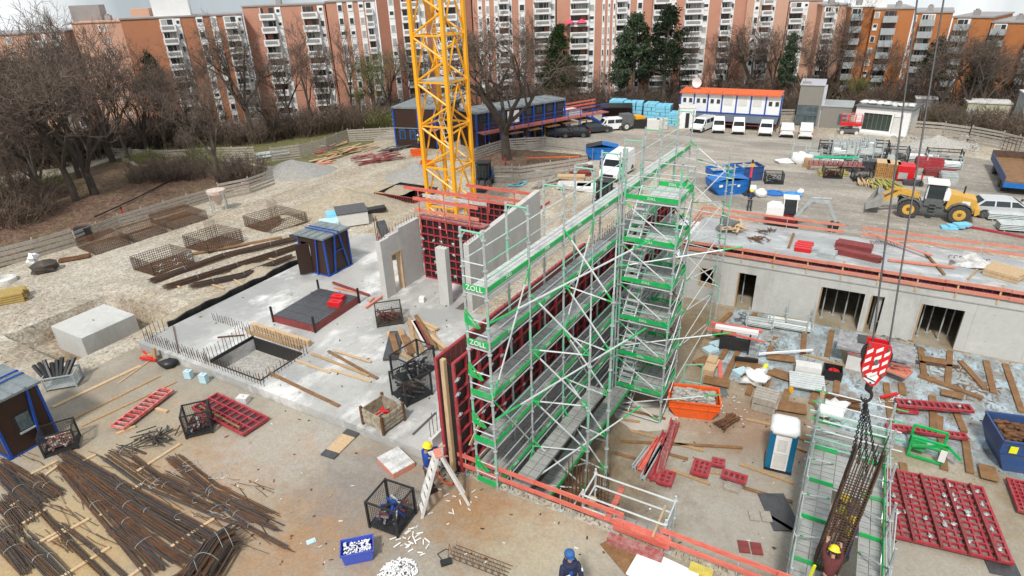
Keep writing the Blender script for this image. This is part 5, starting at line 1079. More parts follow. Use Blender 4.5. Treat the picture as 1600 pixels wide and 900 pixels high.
# ---- huts: brown steel hut with blue frame
def hut(label, p, rz, W_, D_, H_, door=True, window=False, slings=True):
    T = thing('site_hut', label, 'site hut', p, rz, 'brown and blue site huts')
    mb = MB(); mb.box(.05, 0, .1, W_-.05, .05, H_-.12) if not door else (mb.box(.05, 0, .1, .25, .05, H_-.12), mb.box(1.0, 0, .1, W_-.05, .05, H_-.12), mb.box(.25, 0, 2.1, 1.0, .05, H_-.12))
    mb.box(.05, D_-.05, .1, W_-.05, D_, H_-.12); mb.box(.02, .05, .1, .06, D_-.05, H_-.12); mb.box(W_-.06, .05, .1, W_-.02, D_-.05, H_-.12); mb.box(.06, .05, .08, W_-.06, D_-.05, .12); obj('wall', mb, brownp, T)
    mb = MB(); mb.add([(-.12, -.15, H_-.1), (W_+.12, -.15, H_-.1), (W_+.12, D_+.15, H_-.1), (-.12, D_+.15, H_-.1), (-.12, -.15, H_), (W_+.12, -.15, H_), (W_+.12, D_+.15, H_+.04), (-.12, D_+.15, H_+.04)], MB.BF)
    for k in range(1, 4): mb.box(W_*k/4-.02, -.14, H_, W_*k/4+.02, D_+.14, H_+.05)
    obj('roof', mb, hutroof, T)
    mb = MB()
    for (x, y) in ((0, -.02), (W_-.08, -.02), (0, D_-.06), (W_-.08, D_-.06)): mb.box(x, y, 0, x+.1, y+.1, H_-.1)
    for z in (0.0, ): mb.box(0, -.03, z, W_, .03, z+.1); mb.box(0, D_-.03, z, W_, D_+.03, z+.1); mb.box(-.03, 0, z, .04, D_, z+.1); mb.box(W_-.04, 0, z, W_+.03, D_, z+.1)
    obj('frame', mb, blue, T)
    if slings:
        mb = MB()
        for x in (W_*.62,): mb.beam((W_+.03, D_*.25, 0), (W_+.1, D_*.42, H_+.06), .08, .08); mb.beam((W_+.03, D_*.85, 0), (W_+.1, D_*.58, H_+.06), .08, .08); mb.beam((W_+.06, D_*.33, H_*.55), (W_+.06, D_*.7, H_*.55), .05, .05); mb.beam((-.1, D_*.42, H_+.08), (W_+.1, D_*.42, H_+.08), .07, .04); mb.beam((-.1, D_*.58, H_+.08), (W_+.1, D_*.58, H_+.08), .07, .04)
        mb.beam((W_*.62, -.08, 0), (W_*.62+.3, -.06, H_), .08, .08)
        obj('lifting_frame', mb, blue, T)
    if door: mb = MB(); mb.beam((.95, 0, 1.1), (.55, -.75, 1.1), .05, 2.0); obj('door', mb, brownp, T); mb = MB(); mb.box(.4, .3, 1.0, .8, .5, 1.9); obj('hanging_jacket', mb, offw, T)
    if window: mb = MB(); mb.box(W_*.34, -.03, .95, W_*.68, .02, 1.75); o = obj('window', mb, dark, T); mb = MB(); mb.box(W_*.38, -.045, 1.0, W_*.64, -.03, 1.7); obj('pane', mb, glassb, o); mb = MB(); mb.box(W_*.34, -.09, .88, W_*.68, -.03, .95); obj('sill', mb, steel, o)
    return T
hut('brown site hut with open door standing on the concrete slab', S(-19.1, 10.5, .45), RZ, 2.3, 2.1, 2.6)
p, r, L = P2(18, 720, 92, 678); hut('brown site hut with small window at the left photo edge', p, r, L, 2.6, 2.7, False, True)
mb = MB(); mb.box(0, 0, 0, .9, .1, 1.9); T = one('leaning_board', 'pale and red topped board leaning on the slab hut', 'board', mb, dirtyw, S(-19.9, 12.3, .45), RZ+1.9)
mb = MB(); mb.box(0, 0, 0, 1.1, .9, .06); one('red_sheet', 'bright red sheet lying behind the slab hut', 'board', mb, rail_red, S(-20.1, 12.9, 2.3), RZ+.3)
mb = MB(); mb.lathe((0, 0, 0), [(.16, 0), (.2, .38), (.21, .42)], 12); one('white_bucket', 'white plastic bucket beside the slab hut', 'bucket', mb, white, G(625, 418, .45))
mb = MB(); mb.blob((0, 0, .3), (.28, .25, .4), 3); one('rubbish_sack', 'black rubbish sack against the slab hut', 'sack', mb, black, G(472, 398, .45), smooth=True)
# ---- white insulation boxes & blue packs behind the hut
def slabbox(x0, y0, x1, y1, d, h, label, m_, z=0.0, top=None, name='insulation_stack', cat='insulation stack', rot=0):
    p, r, L = P2(x0, y0, x1, y1, z); T = thing(name, label, cat, p, r); mb = MB(); mb.box(0, 0, 0, L, d, h); obj('stack', mb, m_, T)
    if top: mb = MB(); mb.box(-.05, -.05, h, L+.05, d+.05, h+.06); obj('cover', mb, top, T)
    return T
slabbox(530, 356, 577, 349, 2.2, 1.0, 'white insulation stack under a dark board behind the slab hut', offw, .1, darkply)
slabbox(511, 346, 535, 343, 1.2, .5, 'light blue insulation pack left of the white stack', cyan, .45)
slabbox(500, 356, 530, 352, 1.4, .25, 'pale blue insulation boards in front of the white stack', palecyan, .45)
mb = MB(); mb.beam((0, 0, 0), (3.2, 2.4, .15), .8, .3); one('black_roll', 'black membrane roll behind the white insulation stack', 'membrane roll', mb, black, G(525, 338, .4), -.3)
# dark membrane sheet along slab rear
mb = MB(); mb.box(0, 0, 0, 9, .5, .12); one('membrane_strip', 'long black membrane strip beside the rebar baskets', 'membrane', mb, black, G(455, 372, .02), radians(35))
# timber & steel on the rear slab, between core wall and hut
for i, (a, b, c, d, m_) in enumerate([(598, 385, 665, 352, rail_red), (606, 378, 650, 345, salmon), (590, 372, 640, 350, rail_red), (600, 392, 668, 362, wood_d)]):
    plank(a, b, c, d, ['lower red board behind the core wall', 'salmon board behind the core wall', 'topmost red board behind the core wall', 'dark wet board behind the core wall'][i], m_, .25, .08, .5+.05*i)
p = G(610, 395, 2.2); mb = MB(); mb.beam((0, 0, -.1), (-1.6, .9, 1.7), .5, .35); one('tarped_bundle', 'tall black wrapped bundle leaning behind the core wall', 'bundle', mb, darkply, S(-12.2, 11.6, 2.2), RZ)
mb = MB(); mb.box(0, 0, 0, 2.6, 1.6, .08); mb.path([(0.1, .1, 0), (0, 0, -1.0), (1.2, 0, -1), (2.4, 0, 0)], .05, 4); one('work_table', 'dark plywood table behind the core wall', 'table', mb, darkply, G(655, 390, 1.1)+V((-2.2, 0, 0)), RZ)
# ---- slab formwork table with toolboxes
p, r, L = P2(427, 506, 473, 519, .5); p = S(-15.3, 4.6, .46)
T = thing('slab_form_table', 'black topped red formwork platform lying on the slab', 'formwork', S(-15.35, 4.75, .46), RZ+radians(3))
mb = MB()
for k in range(14):
    for j in range(5): mb.box(.05+k*.205, .05+j*.72, .36, .05+k*.205+.19, .05+j*.72+.7, .42)
obj('top_boards', mb, darkply, T); mb = MB(); mb.box(0, 0, 0, 2.95, .06, .38); mb.box(0, 3.6, 0, 2.95, 3.66, .38); mb.box(0, .06, 0, .06, 3.6, .38); mb.box(2.89, .06, 0, 2.95, 3.6, .38); mb.box(0.06, .06, .3, 2.89, 3.6, .35); obj('edge_frame', mb, fred2, T)
for x, y in ((-.05, -.05), (2.93, -.05), (-.05, 3.6), (2.93, 3.6)): mb = MB(); mb.box(x, y, 0, x+.09, y+.09, .95); obj('corner_post', mb, black, T)
for k, (x, y) in enumerate(((2.0, 3.0), (2.35, 2.4))): mb = MB(); mb.cbox((0, 0, .14), (.75, .45, .28)); mb.cbox((0, 0, .3), (.3, .06, .06)); one('tool_case', ('rear red tool case on the black platform', 'front red tool case on the black platform')[k], 'tool case', mb, redp, S(-15.35+x, 4.75+y, .88), RZ+.2)
# ---- wire mesh box pallets
def meshbox(label, p, rz, W_, D_, H_, fill=None, m_=None, open_front=True, sides='fblr', seed=1):
    T = thing('mesh_crate', label, 'mesh crate', p, rz, 'wire mesh crates'); m_ = m_ or mesh_d
    mb = MB()
    for x in (0, W_):
        for y in (0, D_): mb.box(x-.035, y-.035, 0, x+.035, y+.035, H_)
    for z in (.1, H_-.03):
        for (x0, y0, x1, y1) in ((0, 0, W_, 0), (W_, 0, W_, D_), (W_, D_, 0, D_), (0, D_, 0, 0)): mb.beam((x0, y0, z), (x1, y1, z), .05, .05)
    obj('frame', mb, m_, T)
    mb = MB()
    for (x0, y0, x1, y1) in ((0, 0, W_, 0), (W_, 0, W_, D_), (W_, D_, 0, D_), (0, D_, 0, 0)):
        L = sqrt((x1-x0)**2+(y1-y0)**2); n = int(L/.085)
        for i in range(1, n): t = i/n; mb.tube((x0+(x1-x0)*t, y0+(y1-y0)*t, .1), (x0+(x1-x0)*t, y0+(y1-y0)*t, H_), .006, 3, None, 0, False)
        for k in range(1, int(H_/.085)): mb.tube((x0, y0, k*.085), (x1, y1, k*.085), .006, 3, None, 0, False)
    obj('mesh_side', mb, m_, T)
    mb = MB(); mb.box(.03, .03, .08, W_-.03, D_-.03, .13); obj('floor', mb, m_, T)
    if fill:
        rr = random.Random(seed); mb = MB()
        for k in range(26):
            c = V((rr.uniform(.2, W_-.2), rr.uniform(.2, D_-.2), rr.uniform(.2, H_*.55))); d = V((rr.uniform(-1, 1), rr.uniform(-1, 1), rr.uniform(-.3, .5))).normalized()*rr.uniform(.2, .42)
            c.x = min(max(c.x, .1+abs(d.x)), W_-.1-abs(d.x)) if W_ > 2*abs(d.x)+.2 else W_/2; c.y = min(max(c.y, .1+abs(d.y)), D_-.1-abs(d.y)) if D_ > 2*abs(d.y)+.2 else D_/2
            mb.beam(c-d, c+d, .07, .05, rr.randrange(len(fill)))
        obj('contents', mb, fill, T)
    return T
p, r, L = P2(590, 512, 630, 506, .46); meshbox('wire mesh crate of steel scrap alone in the middle of the slab', p, r, L, 1.0, 1.0, [dark, rust, fred2])
p, r, L = P2(636, 636, 672, 618, .46); meshbox('front dark mesh crate beside the tall red formwork', p, r, L*1.1, 1.2, 1.25, [dark, greym, rust], dark)
p, r, L = P2(622, 612, 646, 596, .46); meshbox('rear dark mesh crate behind the other by the red formwork', G(640, 604, .46), r, 1.7, 1.1, 1.3, [dark, steel], dark, seed=4)
p, r, L = P2(578, 824, 624, 841, .04); meshbox('tilted mesh crate of clamps and clothing on the front apron', p, r, L*.95, 1.15, 1.2, [dark, steel, workb, navy, fred2], dark, seed=7)
p, r, L = P2(58, 706, 74, 715, .04); meshbox('mesh crate of pale offcuts beside the left brown hut', G(71, 716, .04), radians(28), 1.15, .9, 1.0, [offw, cons, wood2], dark, seed=9)
p, r, L = P2(280, 668, 300, 686, .04); meshbox('mesh crate with fittings between the two red panels', G(292, 686, .04), radians(20), 1.0, .85, 1.15, [steel, rust, fred2], dark, seed=12)
# rusty steel crate
T = thing('steel_crate', 'rusty cream steel crate of clamps on the slab edge', 'steel crate', G(600, 680, .46), radians(52)); w_, d_ = 1.15, 1.25
mb = MB(); mb.box(0, 0, .12, w_, .05, .8); mb.box(0, d_-.05, .12, w_, d_, .8); mb.box(0, .05, .12, .05, d_-.05, .8); mb.box(w_-.05, .05, .12, w_, d_-.05, .8); mb.box(.05, .05, .12, w_-.05, d_-.05, .16)
for z in (.3, .5, .7): mb.box(0, -.02, z, w_, 0, z+.06); mb.box(-.02, 0, z, 0, d_, z+.06); mb.box(w_, 0, z, w_+.02, d_, z+.06)
obj('walls', mb, M('crate_cream', (.42, .40, .30), .7, 0, .3, 4, (.16, .08, .045), pos=.45), T)
for x in (0, w_):
    for y in (0, d_): mb = MB(); mb.box(x-.05, y-.05, 0, x+.05, y+.05, .9); obj('corner_post', mb, rust_o, T)
mb = MB(); rr = random.Random(2)
for k in range(16): c = V((rr.uniform(.25, .9), rr.uniform(.25, 1.0), rr.uniform(.2, .55))); d = V((rr.uniform(-1, 1), rr.uniform(-1, 1), 0)).normalized()*.15; mb.tube(c-d, c+d, .04, 5, None, rr.randrange(2))
obj('contents', mb, [steel, redp], T)
mb = MB(); mb.tube((0, 0, .2), G(625, 622, .9)-G(577, 668, .46), .025, 6); one('steel_tube', 'grey steel tube leaning on the rusty cream crate', 'tube', mb, steel, G(577, 668, .46))
mb = MB(); mb.tube((0, 0, .05), G(680, 645, .5)-G(645, 680, .46), .04, 6); one('steel_prop', 'grey prop lying on the slab left of the timber stop end', 'steel prop', mb, greym, G(645, 680, .46))
# ---- planks
for a_ in [(82, 637, 220, 572, 'upper long pale plank of three near the left hut', wood2, .2), (105, 660, 250, 588, 'middle long pale plank of three near the left hut', wood, .13), (127, 667, 276, 597, 'lower long thin plank of three near the left hut', wood, .1),
           (421, 583, 530, 635, 'long brown plank lying alone on the front of the slab', wood_d, .16, .05, .47), (462, 563, 516, 583, 'short pale plank on the slab front left of the crossing ones', wood2, .12, .05, .47), (517, 578, 580, 597, 'pale board lowest in the plank group on the slab', wood2, .12, .05, .47),
           (487, 553, 577, 588, 'brown plank crossing the middle of the slab', wood, .14, .05, .47), (513, 549, 590, 592, 'dark plank longest in the slab plank group', wood_d, .14, .05, .49), (524, 549, 580, 566, 'pale plank topmost in the slab plank group', wood2, .12, .05, .5),
           (522, 450, 570, 460, 'thin red board on the slab behind the black platform', salmon, .12, .06, .47), (520, 442, 577, 462, 'rust red steel channel on the slab', fred2, .14, .08, .55), (572, 482, 600, 462, 'red steel channel beside the core wall end', salmon, .14, .1, .47), (577, 472, 584, 466, 'short red offcut beside the channel', salmon, .12, .06, .47),
           (395, 512, 485, 540, 'thick timber beam along the lift pit edge', wood2, .22, .3, .47), (388, 520, 470, 545, 'dark slotted timber rail behind the lift pit', wood, .12, .2, .5)]: plank(*a_)
# timber heap on the slab
rr = random.Random(3)
for k, (a, b, c, d, m_, lab) in enumerate([(639, 505, 664, 558, wood, 'long brown timber at the left of the slab timber heap'), (645, 502, 665, 540, offw, 'white painted board in the slab timber heap'), (650, 494, 680, 545, wood_d, 'dark timber in the slab timber heap'), (655, 500, 678, 520, wood2, 'pale short timber at the top of the slab heap'), (648, 503, 672, 545, fred2, 'reddish beam in the slab timber heap'),
    (672, 525, 696, 545, wood2, 'pale offcut at the right of the slab heap'), (676, 520, 690, 548, wood, 'brown offcut at the right of the slab heap'), (664, 506, 684, 515, wood2, 'pale plank end crossing the heap'), (612, 523, 620, 552, wood_d, 'dark plank bundle left of the slab heap'), (608, 520, 619, 549, wood2, 'pale plank stack with white straps'),
    (625, 516, 640, 552, wood, 'wide brown board leaning on the stack'), (631, 525, 645, 555, wood_d, 'wide dark board beside the brown one'), (626, 553, 644, 563, wood2, 'small pale offcut before the heap'), (640, 498, 650, 560, wood, 'thin brown lath beside the heap')]):
    plank(a, b, c, d, lab, m_, .2+.1*(k in (8, 9, 10, 11)), .09, .47+.09*(k % 3), 'timber', 'loose timber on the slab', 'timber')
p, r, L = P2(611, 558, 620, 520, .47); mb = MB(); mb.box(-.3, -.35, 0, L, .35, .12); one('dark_board', 'dark board under the strapped plank stack', 'board', mb, darkply, p, r)
# boards on apron
p, r, L = P2(512, 714, 552, 675, .05); mb = MB(); mb.box(0, -.32, 0, L, .32, .05); T = thing('board', 'dusty pale board with black ends on the front apron', 'board', p, r); obj('board', mb, wood2, T); mb = MB(); mb.box(-.02, -.33, -.01, .3, .33, .06); mb.box(L-.3, -.33, -.01, L+.02, .33, .06); obj('end', mb, darkply, T)
p, r, L = P2(590, 722, 615, 748, .04); mb = MB(); mb.box(0, 0, 0, L, .95, .2, 0); mb.box(0, 0, .2, L, .95, .24, 1); one('foam_block', 'stained white insulation block on the apron left of the ladder', 'insulation block', mb, [salmon, dirtyw], p, r)
for k, (px, py, m_, sz, lab) in enumerate([(296, 590, palecyan, (.35, .25, .4), 'left pale plastic canister at the slab foot'), (320, 597, palecyan, (.35, .25, .45), 'right pale plastic canister at the slab foot'), (381, 628, offw, (.5, .35, .3), 'white plastic block further along the slab foot'), (660, 471, white, (.3, .3, .3), 'white and red box by the core door')]):
    mb = MB(); mb.box(-sz[0]/2, -sz[1]/2, 0, sz[0]/2, sz[1]/2, sz[2]); mb.box(-.05, -.04, sz[2], .05, .04, sz[2]+.05); one('canister', lab, 'canister', mb, m_, G(px, py, .05 if k < 3 else .46), RZ+.3)
mb = MB(); mb.blob((0, 0, .15), (.45, .35, .25), 5, 8, 5); one('black_bag', 'black bag at the foot of the slab corner', 'bag', mb, black, G(265, 572, .05), smooth=True)
mb = MB(); mb.beam((0, 0, .1), (.9, -.3, .3), .2, .12, 0); mb.beam((.1, -.3, .15), (1.0, -.5, .1), .12, .1, 1); mb.beam((.1, .1, .3), (.8, -.5, .1), .1, .08, 1); mb.beam((.9, -.4, 0), (.95, -.3, .7), .18, .1, 0); one('timber_offcuts', 'pile of timber and red offcuts at the slab corner', 'offcuts', mb, [wood, redp], G(222, 558, .05))
# red panels on the apron
M_none = darkply
# flat lying: local panel XZ -> XY with ribs upward
def flatpanel(label, x0, y0, x1, y1, wd, nx_, nz_, z=.08, m_=None, ply=None, tieN=0, bw=.06):
    p, r, L = P2(x0, y0, x1, y1, z); T = thing('formwork_panel', label, 'formwork panel', p, r, 'red formwork panels')
    o = obj('frame', panel_mb(L, wd, nx_, nz_, .13, 1, 0, bw), [m_ or fred, ply or darkply], T); o.rotation_euler = (pi/2, 0, 0); o.scale = (1, 1, 1)
    o.rotation_euler = (pi/2, 0, 0); o.location = (0, wd, 0)
    rr = random.Random(int(x0))
    for k in range(tieN):
        t = bpy.data.objects.new('wall_tie', CLAMP); sc.collection.objects.link(t); t.parent = T; t.location = (rr.choice([i*L/nx_ for i in range(1, nx_)]), rr.uniform(.3, wd-.3), .14); t.rotation_euler = (pi/2, 0, rr.uniform(0, 6))
    return T
flatpanel('worn bright red ladder shaped panel on the left apron', 195, 672, 272, 612, .75, 10, 1, .15, M('bright_worn_red', (.58, .06, .05), .6, 0, .35, 4, (.62, .42, .38), pos=.44))
flatpanel('dark red panel lying right of the fittings crate', 300, 640, 380, 682, 1.3, 9, 3, .12, fred)
mb = MB(); mb.tube((0, 0, 0), G(375, 668, .35)-G(312, 634, .35), .05, 6); one('pipe', 'rusty pipe across the dark red panel', 'pipe', mb, wood_d, G(312, 634, .35))
for a_ in [(182, 680, 212, 668, 'pale timber under the bright red panel left end', wood2, .12, .1), (245, 640, 262, 645, 'pale timber under the bright red panel right end', wood2, .14, .1)]: plank(*a_)
mb = MB(); rr = random.Random(8)
for k in range(30): c = V((rr.gauss(0, .35), rr.gauss(0, .3), .05+rr.random()*.2)); d = V((rr.uniform(-1, 1), rr.uniform(-1, 1), .1)).normalized()*rr.uniform(.2, .5); mb.beam(c-d, c+d, .05, .03)
one('scrap_heap', 'small heap of dark steel scrap above the rebar yard', 'scrap heap', mb, rust_d, G(243, 690, .04))
# tub with black tubes
T = meshbox('mesh crate of black tubes behind the left brown hut', G(72, 612, .05), radians(15), 1.3, .9, .7, None, steel)
mb = MB()
for k in range(8): mb.tube((.1+.12*k, .2, .5), (-.5+.25*k, .9, 1.0+.1*(k % 3)), .1, 7)
one('black_tubes', 'black plastic tubes sticking out of the mesh crate', 'tubes', mb, black, G(72, 612, .05), radians(15))
# blue tub, white heap, debris
T = thing('blue_tub', 'blue plastic tub filled with white spacers at the bottom edge', 'tub', G(536, 887, .04), radians(12)); mb = MB(); w_, d_ = 1.0, .62
vs = [(.06, .05, 0), (w_-.06, .05, 0), (w_-.06, d_-.05, 0), (.06, d_-.05, 0), (0, 0, .5), (w_, 0, .5), (w_, d_, .5), (0, d_, .5)]; mb.add(vs, [(0, 3, 2, 1), (0, 1, 5, 4), (1, 2, 6, 5), (2, 3, 7, 6), (3, 0, 4, 7)])
for q in ((-.03, -.03, w_+.03, 0), (-.03, d_, w_+.03, d_+.03), (-.03, 0, 0, d_), (w_, 0, w_+.03, d_)): mb.box(q[0], q[1], .46, q[2], q[3], .53)
obj('tub', mb, M('tub_blue', (.06, .10, .50), .4, 0, .1, 3), T); mb = MB(); rr = random.Random(4)
for k in range(160): c = V((rr.uniform(.08, w_-.08), rr.uniform(.08, d_-.08), .36+rr.random()*.12)); mb.blob(c, (.035, .03, .025), k, 5, 3)
obj('spacers', mb, white, T)
def litterheap(name, label, px, py, z, R_, n, m_, cat, L=.12, seed=1, hgt=.2):
    rr = random.Random(seed); mb = MB()
    for k in range(n): r_ = R_*rr.random()**.7; a = rr.uniform(0, 6.28); c = V((cos(a)*r_, sin(a)*r_, .03+hgt*rr.random()*(1-r_/R_))); d = V((rr.uniform(-1, 1), rr.uniform(-1, 1), rr.uniform(-.2, .2))).normalized()*L*rr.uniform(.4, 1); mb.beam(c-d, c+d, .04, .02)
    return one(name, label, cat, mb, m_, G(px, py, z))
litterheap('white_sack', 'heap of white plastic spacers on the bottom photo edge', 622, 897, .04, .6, 220, white, 'heap', .1, 2, .35)
litterheap('plastic_strips', 'loose white plastic strips below the tilted crate', 640, 850, .04, .7, 26, white, 'strips', .14, 3, .02)
litterheap('white_debris', 'white debris strewn before the tilted crate', 705, 790, .04, 1.2, 16, offw, 'debris', .12, 5, .02)
# ---- rebar yard bottom left
bar_grey = M('bar_grey', (.10, .10, .11), .5, .4, .3, 3)
def bundle(label, pts, w_, n, m_, z=.08, group='rebar bundles in the front left yard', hh=.08, ties=2, fan=.0):
    P = [G(x, y, z) for x, y in pts]
    for q in P: q.z += gh(*AB(q))
    o0 = P[0]; mb = MB(); rr = random.Random(int(pts[0][0]*7+pts[0][1]))
    for k in range(n):
        off = rr.uniform(-w_/2, w_/2); oz = rr.uniform(0, hh)*(1-abs(off)/w_); f0, f1 = rr.uniform(-.25, .25), rr.uniform(-.25, .25); path = []
        for i, p in enumerate(P):
            d = (P[min(i+1, len(P)-1)]-P[max(i-1, 0)]).normalized(); nrm = V((-d.y, d.x, 0)); sp = 1+fan*(i/(len(P)-1)) + rr.uniform(-.15, .15)
            path.append(p-o0+nrm*off*sp+V((0, 0, oz))+(d*f0 if i == 0 else (d*f1 if i == len(P)-1 else V((0, 0, 0)))))
        mb.path(path, rr.uniform(.011, .02), 4, rr.choice([0, 0, 1, 1, 3, 4]))
    for k in range(ties):
        t = (k+.7)/(ties+.4); i = min(len(P)-2, int(t*(len(P)-1))); c = P[i].lerp(P[i+1], t*(len(P)-1)-i)-o0; d = (P[i+1]-P[i]).normalized(); nrm = V((-d.y, d.x, 0)); r_ = w_*.42
        mb.path([c+nrm*(r_*cos(a_*pi/6))+V((0, 0, .04+(hh+.06)*max(0, sin(a_*pi/6)))) for a_ in range(7)], .008, 4, 2)
    return one('rebar_bundle', label, 'rebar bundle', mb, [m_, rust if m_ is not rust else rust_d, steel, rust_o, bar_grey], o0, 0, group)
BD = [([(98, 708), (190, 762), (330, 840)], .45, 50, rust_d, 'dark bundle starting nearest the left hut corner'), ([(95, 725), (160, 785), (240, 850), (292, 880)], .4, 40, rust_o, 'orange rusty bundle second from the hut corner'), ([(130, 738), (200, 790), (306, 860)], .42, 46, rust_d, 'blackish thick bundle in the middle of the yard'), ([(106, 735), (150, 790), (240, 892)], .5, 50, rust, 'wide brown bundle spreading to the bottom of the yard'),
      ([(180, 820), (225, 850), (262, 880)], .7, 50, rust, 'short fanned bundle ending beside the curled wires'), ([(0, 730), (30, 765), (62, 790)], .5, 50, rust_d, 'tied black bundle at the upper left of the yard'), ([(0, 722), (60, 760), (88, 776)], .4, 30, rust, 'brown bundle beside the tied black one'), ([(58, 745), (75, 760), (90, 770)], .4, 30, rust_d, 'small short black bundle behind the tied one'),
      ([(0, 780), (20, 800), (36, 820)], .6, 50, rust_d, 'short dark bundle at the left edge of the yard'), ([(0, 815), (12, 830), (24, 845)], .6, 40, rust, 'short brown bundle cut by the left edge'), ([(0, 840), (20, 860), (44, 890)], .6, 46, rust, 'brown bundle with white tags at the lower left'), ([(35, 850), (60, 875), (90, 905)], .4, 40, rust_d, 'black bundle at the bottom left'),
      ([(0, 755), (50, 805), (54, 815)], .12, 8, rust_d, 'thin dark bars left of the tied bundle'), ([(55, 790), (110, 850), (165, 902)], .22, 20, rust_d, 'thin bundle running down from the tied one'), ([(40, 835), (80, 870), (110, 902)], .2, 14, rust_d, 'narrow dark bundle at the bottom'), ([(98, 822), (150, 862), (198, 905)], .2, 14, rust_d, 'narrow bundle left of the fanned one'),
      ([(165, 710), (230, 755), (340, 800)], .5, 22, rust, 'loose brown bars above the thick bundle'), ([(205, 718), (260, 760), (330, 800)], .4, 22, rust, 'loose rusty bars in the upper middle of the yard'), ([(270, 715), (330, 765), (420, 808)], .55, 36, rust_o, 'orange loose bundle at the upper right of the yard'), ([(255, 740), (330, 775), (436, 825)], .3, 22, rust, 'brown bundle under the orange loose one'),
      ([(345, 785), (370, 805), (395, 820)], .35, 26, rust_o, 'short orange bundle with wire loops'), ([(330, 805), (390, 825), (455, 860)], .14, 9, rust_o, 'thin rusty bars pointing to the blue tub'), ([(180, 700), (195, 705), (215, 712)], .5, 20, rust, 'small pile of loose bars above the yard'), ([(175, 745), (230, 800), (310, 845)], .3, 22, rust_d, 'grey bundle between the two long dark ones'), ([(290, 760), (330, 770), (400, 800)], .2, 10, rust, 'thin bars near the wire loops')]
for pts, w_, n, m_, lb_ in BD: bundle(lb_, pts, w_, int(n*.62), m_, ties=1)
bundle('tall tied stack of bent stirrups at the right of the rebar yard', [(312, 905), (345, 855), (368, 842)], 1.1, 110, rust, .2, None, .5, 3); bundle('dark bar bundle beside the stirrup stack', [(280, 905), (318, 868), (348, 838)], .25, 24, rust_d, .15)
bundle('rusty stirrup bundle at the bottom of the yard', [(285, 910), (310, 895), (330, 885)], .7, 50, rust_o, .2, None, .4, 1)
mb = MB(); rr = random.Random(6)
for k in range(14):
    c = G(rr.uniform(240, 370), rr.uniform(720, 815), .06); pts = [c+V((cos(t*.7)*rr.uniform(.2, .35), sin(t*.7)*rr.uniform(.15, .3), .02*t)) for t in range(8)]; mb.path(pts, .008, 3)
lb2 = MB(); d0 = G(330, 840)-G(98, 708); d0 = atan2(d0.y, d0.x)
for k in range(150):
    x = rr.uniform(0, 400); y = rr.uniform(700, 850) if x < 300 else rr.uniform(745, 850); p = G(x, y, .05); a_ = d0+rr.gauss(0, .16); L = rr.uniform(.5, 2.2); d = V((cos(a_), sin(a_), .01))*L; q = p+d*.5+V((0, rr.uniform(-.08, .08), .02))
    lb2.path([p, q, p+d], rr.uniform(.009, .014), 3, rr.randrange(3))
tag(obj('loose_bars', lb2, [rust_o, rust_d, rust]), 'loose rusty bars strewn between the rebar bundles', 'rebar', None, 'stuff')
one('tie_wire', 'tangled tie wire loops lying over the rusty bundles', 'wire', mb, steel)
for a_ in [(182, 793, 152, 810, 'pale batten piece beneath the middle bundles'), (95, 905, 172, 857, 'pale batten at the bottom under the bundles'), (60, 850, 104, 827, 'pale batten left of the fanned bundle'), (44, 745, 90, 722, 'pale batten near the left hut'), (70, 745, 90, 730, 'short batten near the left hut'), (130, 722, 150, 712, 'short batten under the upper bundles'),
           (215, 738, 282, 695, 'thick orange tinted batten at the upper yard'), (18, 793, 36, 780, 'batten under the left edge bundles'), (265, 858, 335, 812, 'batten under the dark bundles right ends'), (36, 820, 72, 798, 'batten between the left bundles'), (200, 905, 235, 880, 'batten end at the bottom centre of the yard'), (205, 768, 222, 758, 'short batten under the thick bundle'), (75, 848, 140, 812, 'long batten crossing the middle of the yard')]:
    plank(*a_, wood2, .12, .08, .03, 'batten', 'battens under the rebar')
# bar mesh strip and small tool at bottom centre
mb = MB(); p0 = G(700, 870, .06); q0 = G(790, 905, .06)-p0
for k in range(5): n_ = V((-q0.y, q0.x, 0)).normalized()*.13*k; mb.tube(n_, q0+n_, .012, 4)
for k in range(9): t = k/9; mb.path([q0*t, q0*t+V((.05, .2, .35)), q0*(t+.1)], .012, 4)
one('lattice_girder', 'rusty lattice girder bars at the bottom centre', 'rebar', mb, rust, p0)
mb = MB(); mb.cbox((0, 0, .05), (.35, .2, .1)); mb.path([(-.1, .1, .05), (-.2, .4, .05), (.1, .5, .05), (.2, .4, .1)], .012, 4); one('hand_tool', 'dark hand tool with cable beside the girder bars', 'tool', mb, dark, G(697, 880, .04), .3)
mb = MB(); mb.box(0, 0, 0, .3, .2, .01); one('paper_sheet', 'small white and green sheet lying on the apron', 'sheet', mb, palecyan, G(480, 852, .04), .5)
# long steel/timber bundles near the baskets
for k, (pts, w_, n, m_, lb_) in enumerate([([(240, 440), (350, 400), (470, 372)], .7, 60, rust_d, 'upper long dark steel bundle left of the slab'), ([(262, 450), (370, 415), (470, 385)], .7, 56, rust_d, 'middle long dark steel bundle left of the slab'), ([(300, 450), (380, 430), (455, 402)], .6, 46, rust, 'lower long rusty steel bundle left of the slab')]): bundle(lb_, pts, w_, n, m_, .1, 'long steel bundles left of the slab', .25, 3)
for a_ in [(300, 398, 440, 372, 'brown board lying above the long steel bundles', wood_d, .4), (265, 440, 282, 452, 'short timber below the long steel bundles', wood2, .12), (330, 445, 350, 452, 'pale stick beside the long steel bundles', wood2, .1), (420, 404, 436, 408, 'pale stick near the slab hut', wood2, .1), (355, 430, 380, 447, 'pale stick under the steel bundles', wood2, .1), (185, 600, 240, 560, 'thin pale batten along the gravel edge', wood2, .06)]: plank(*a_)
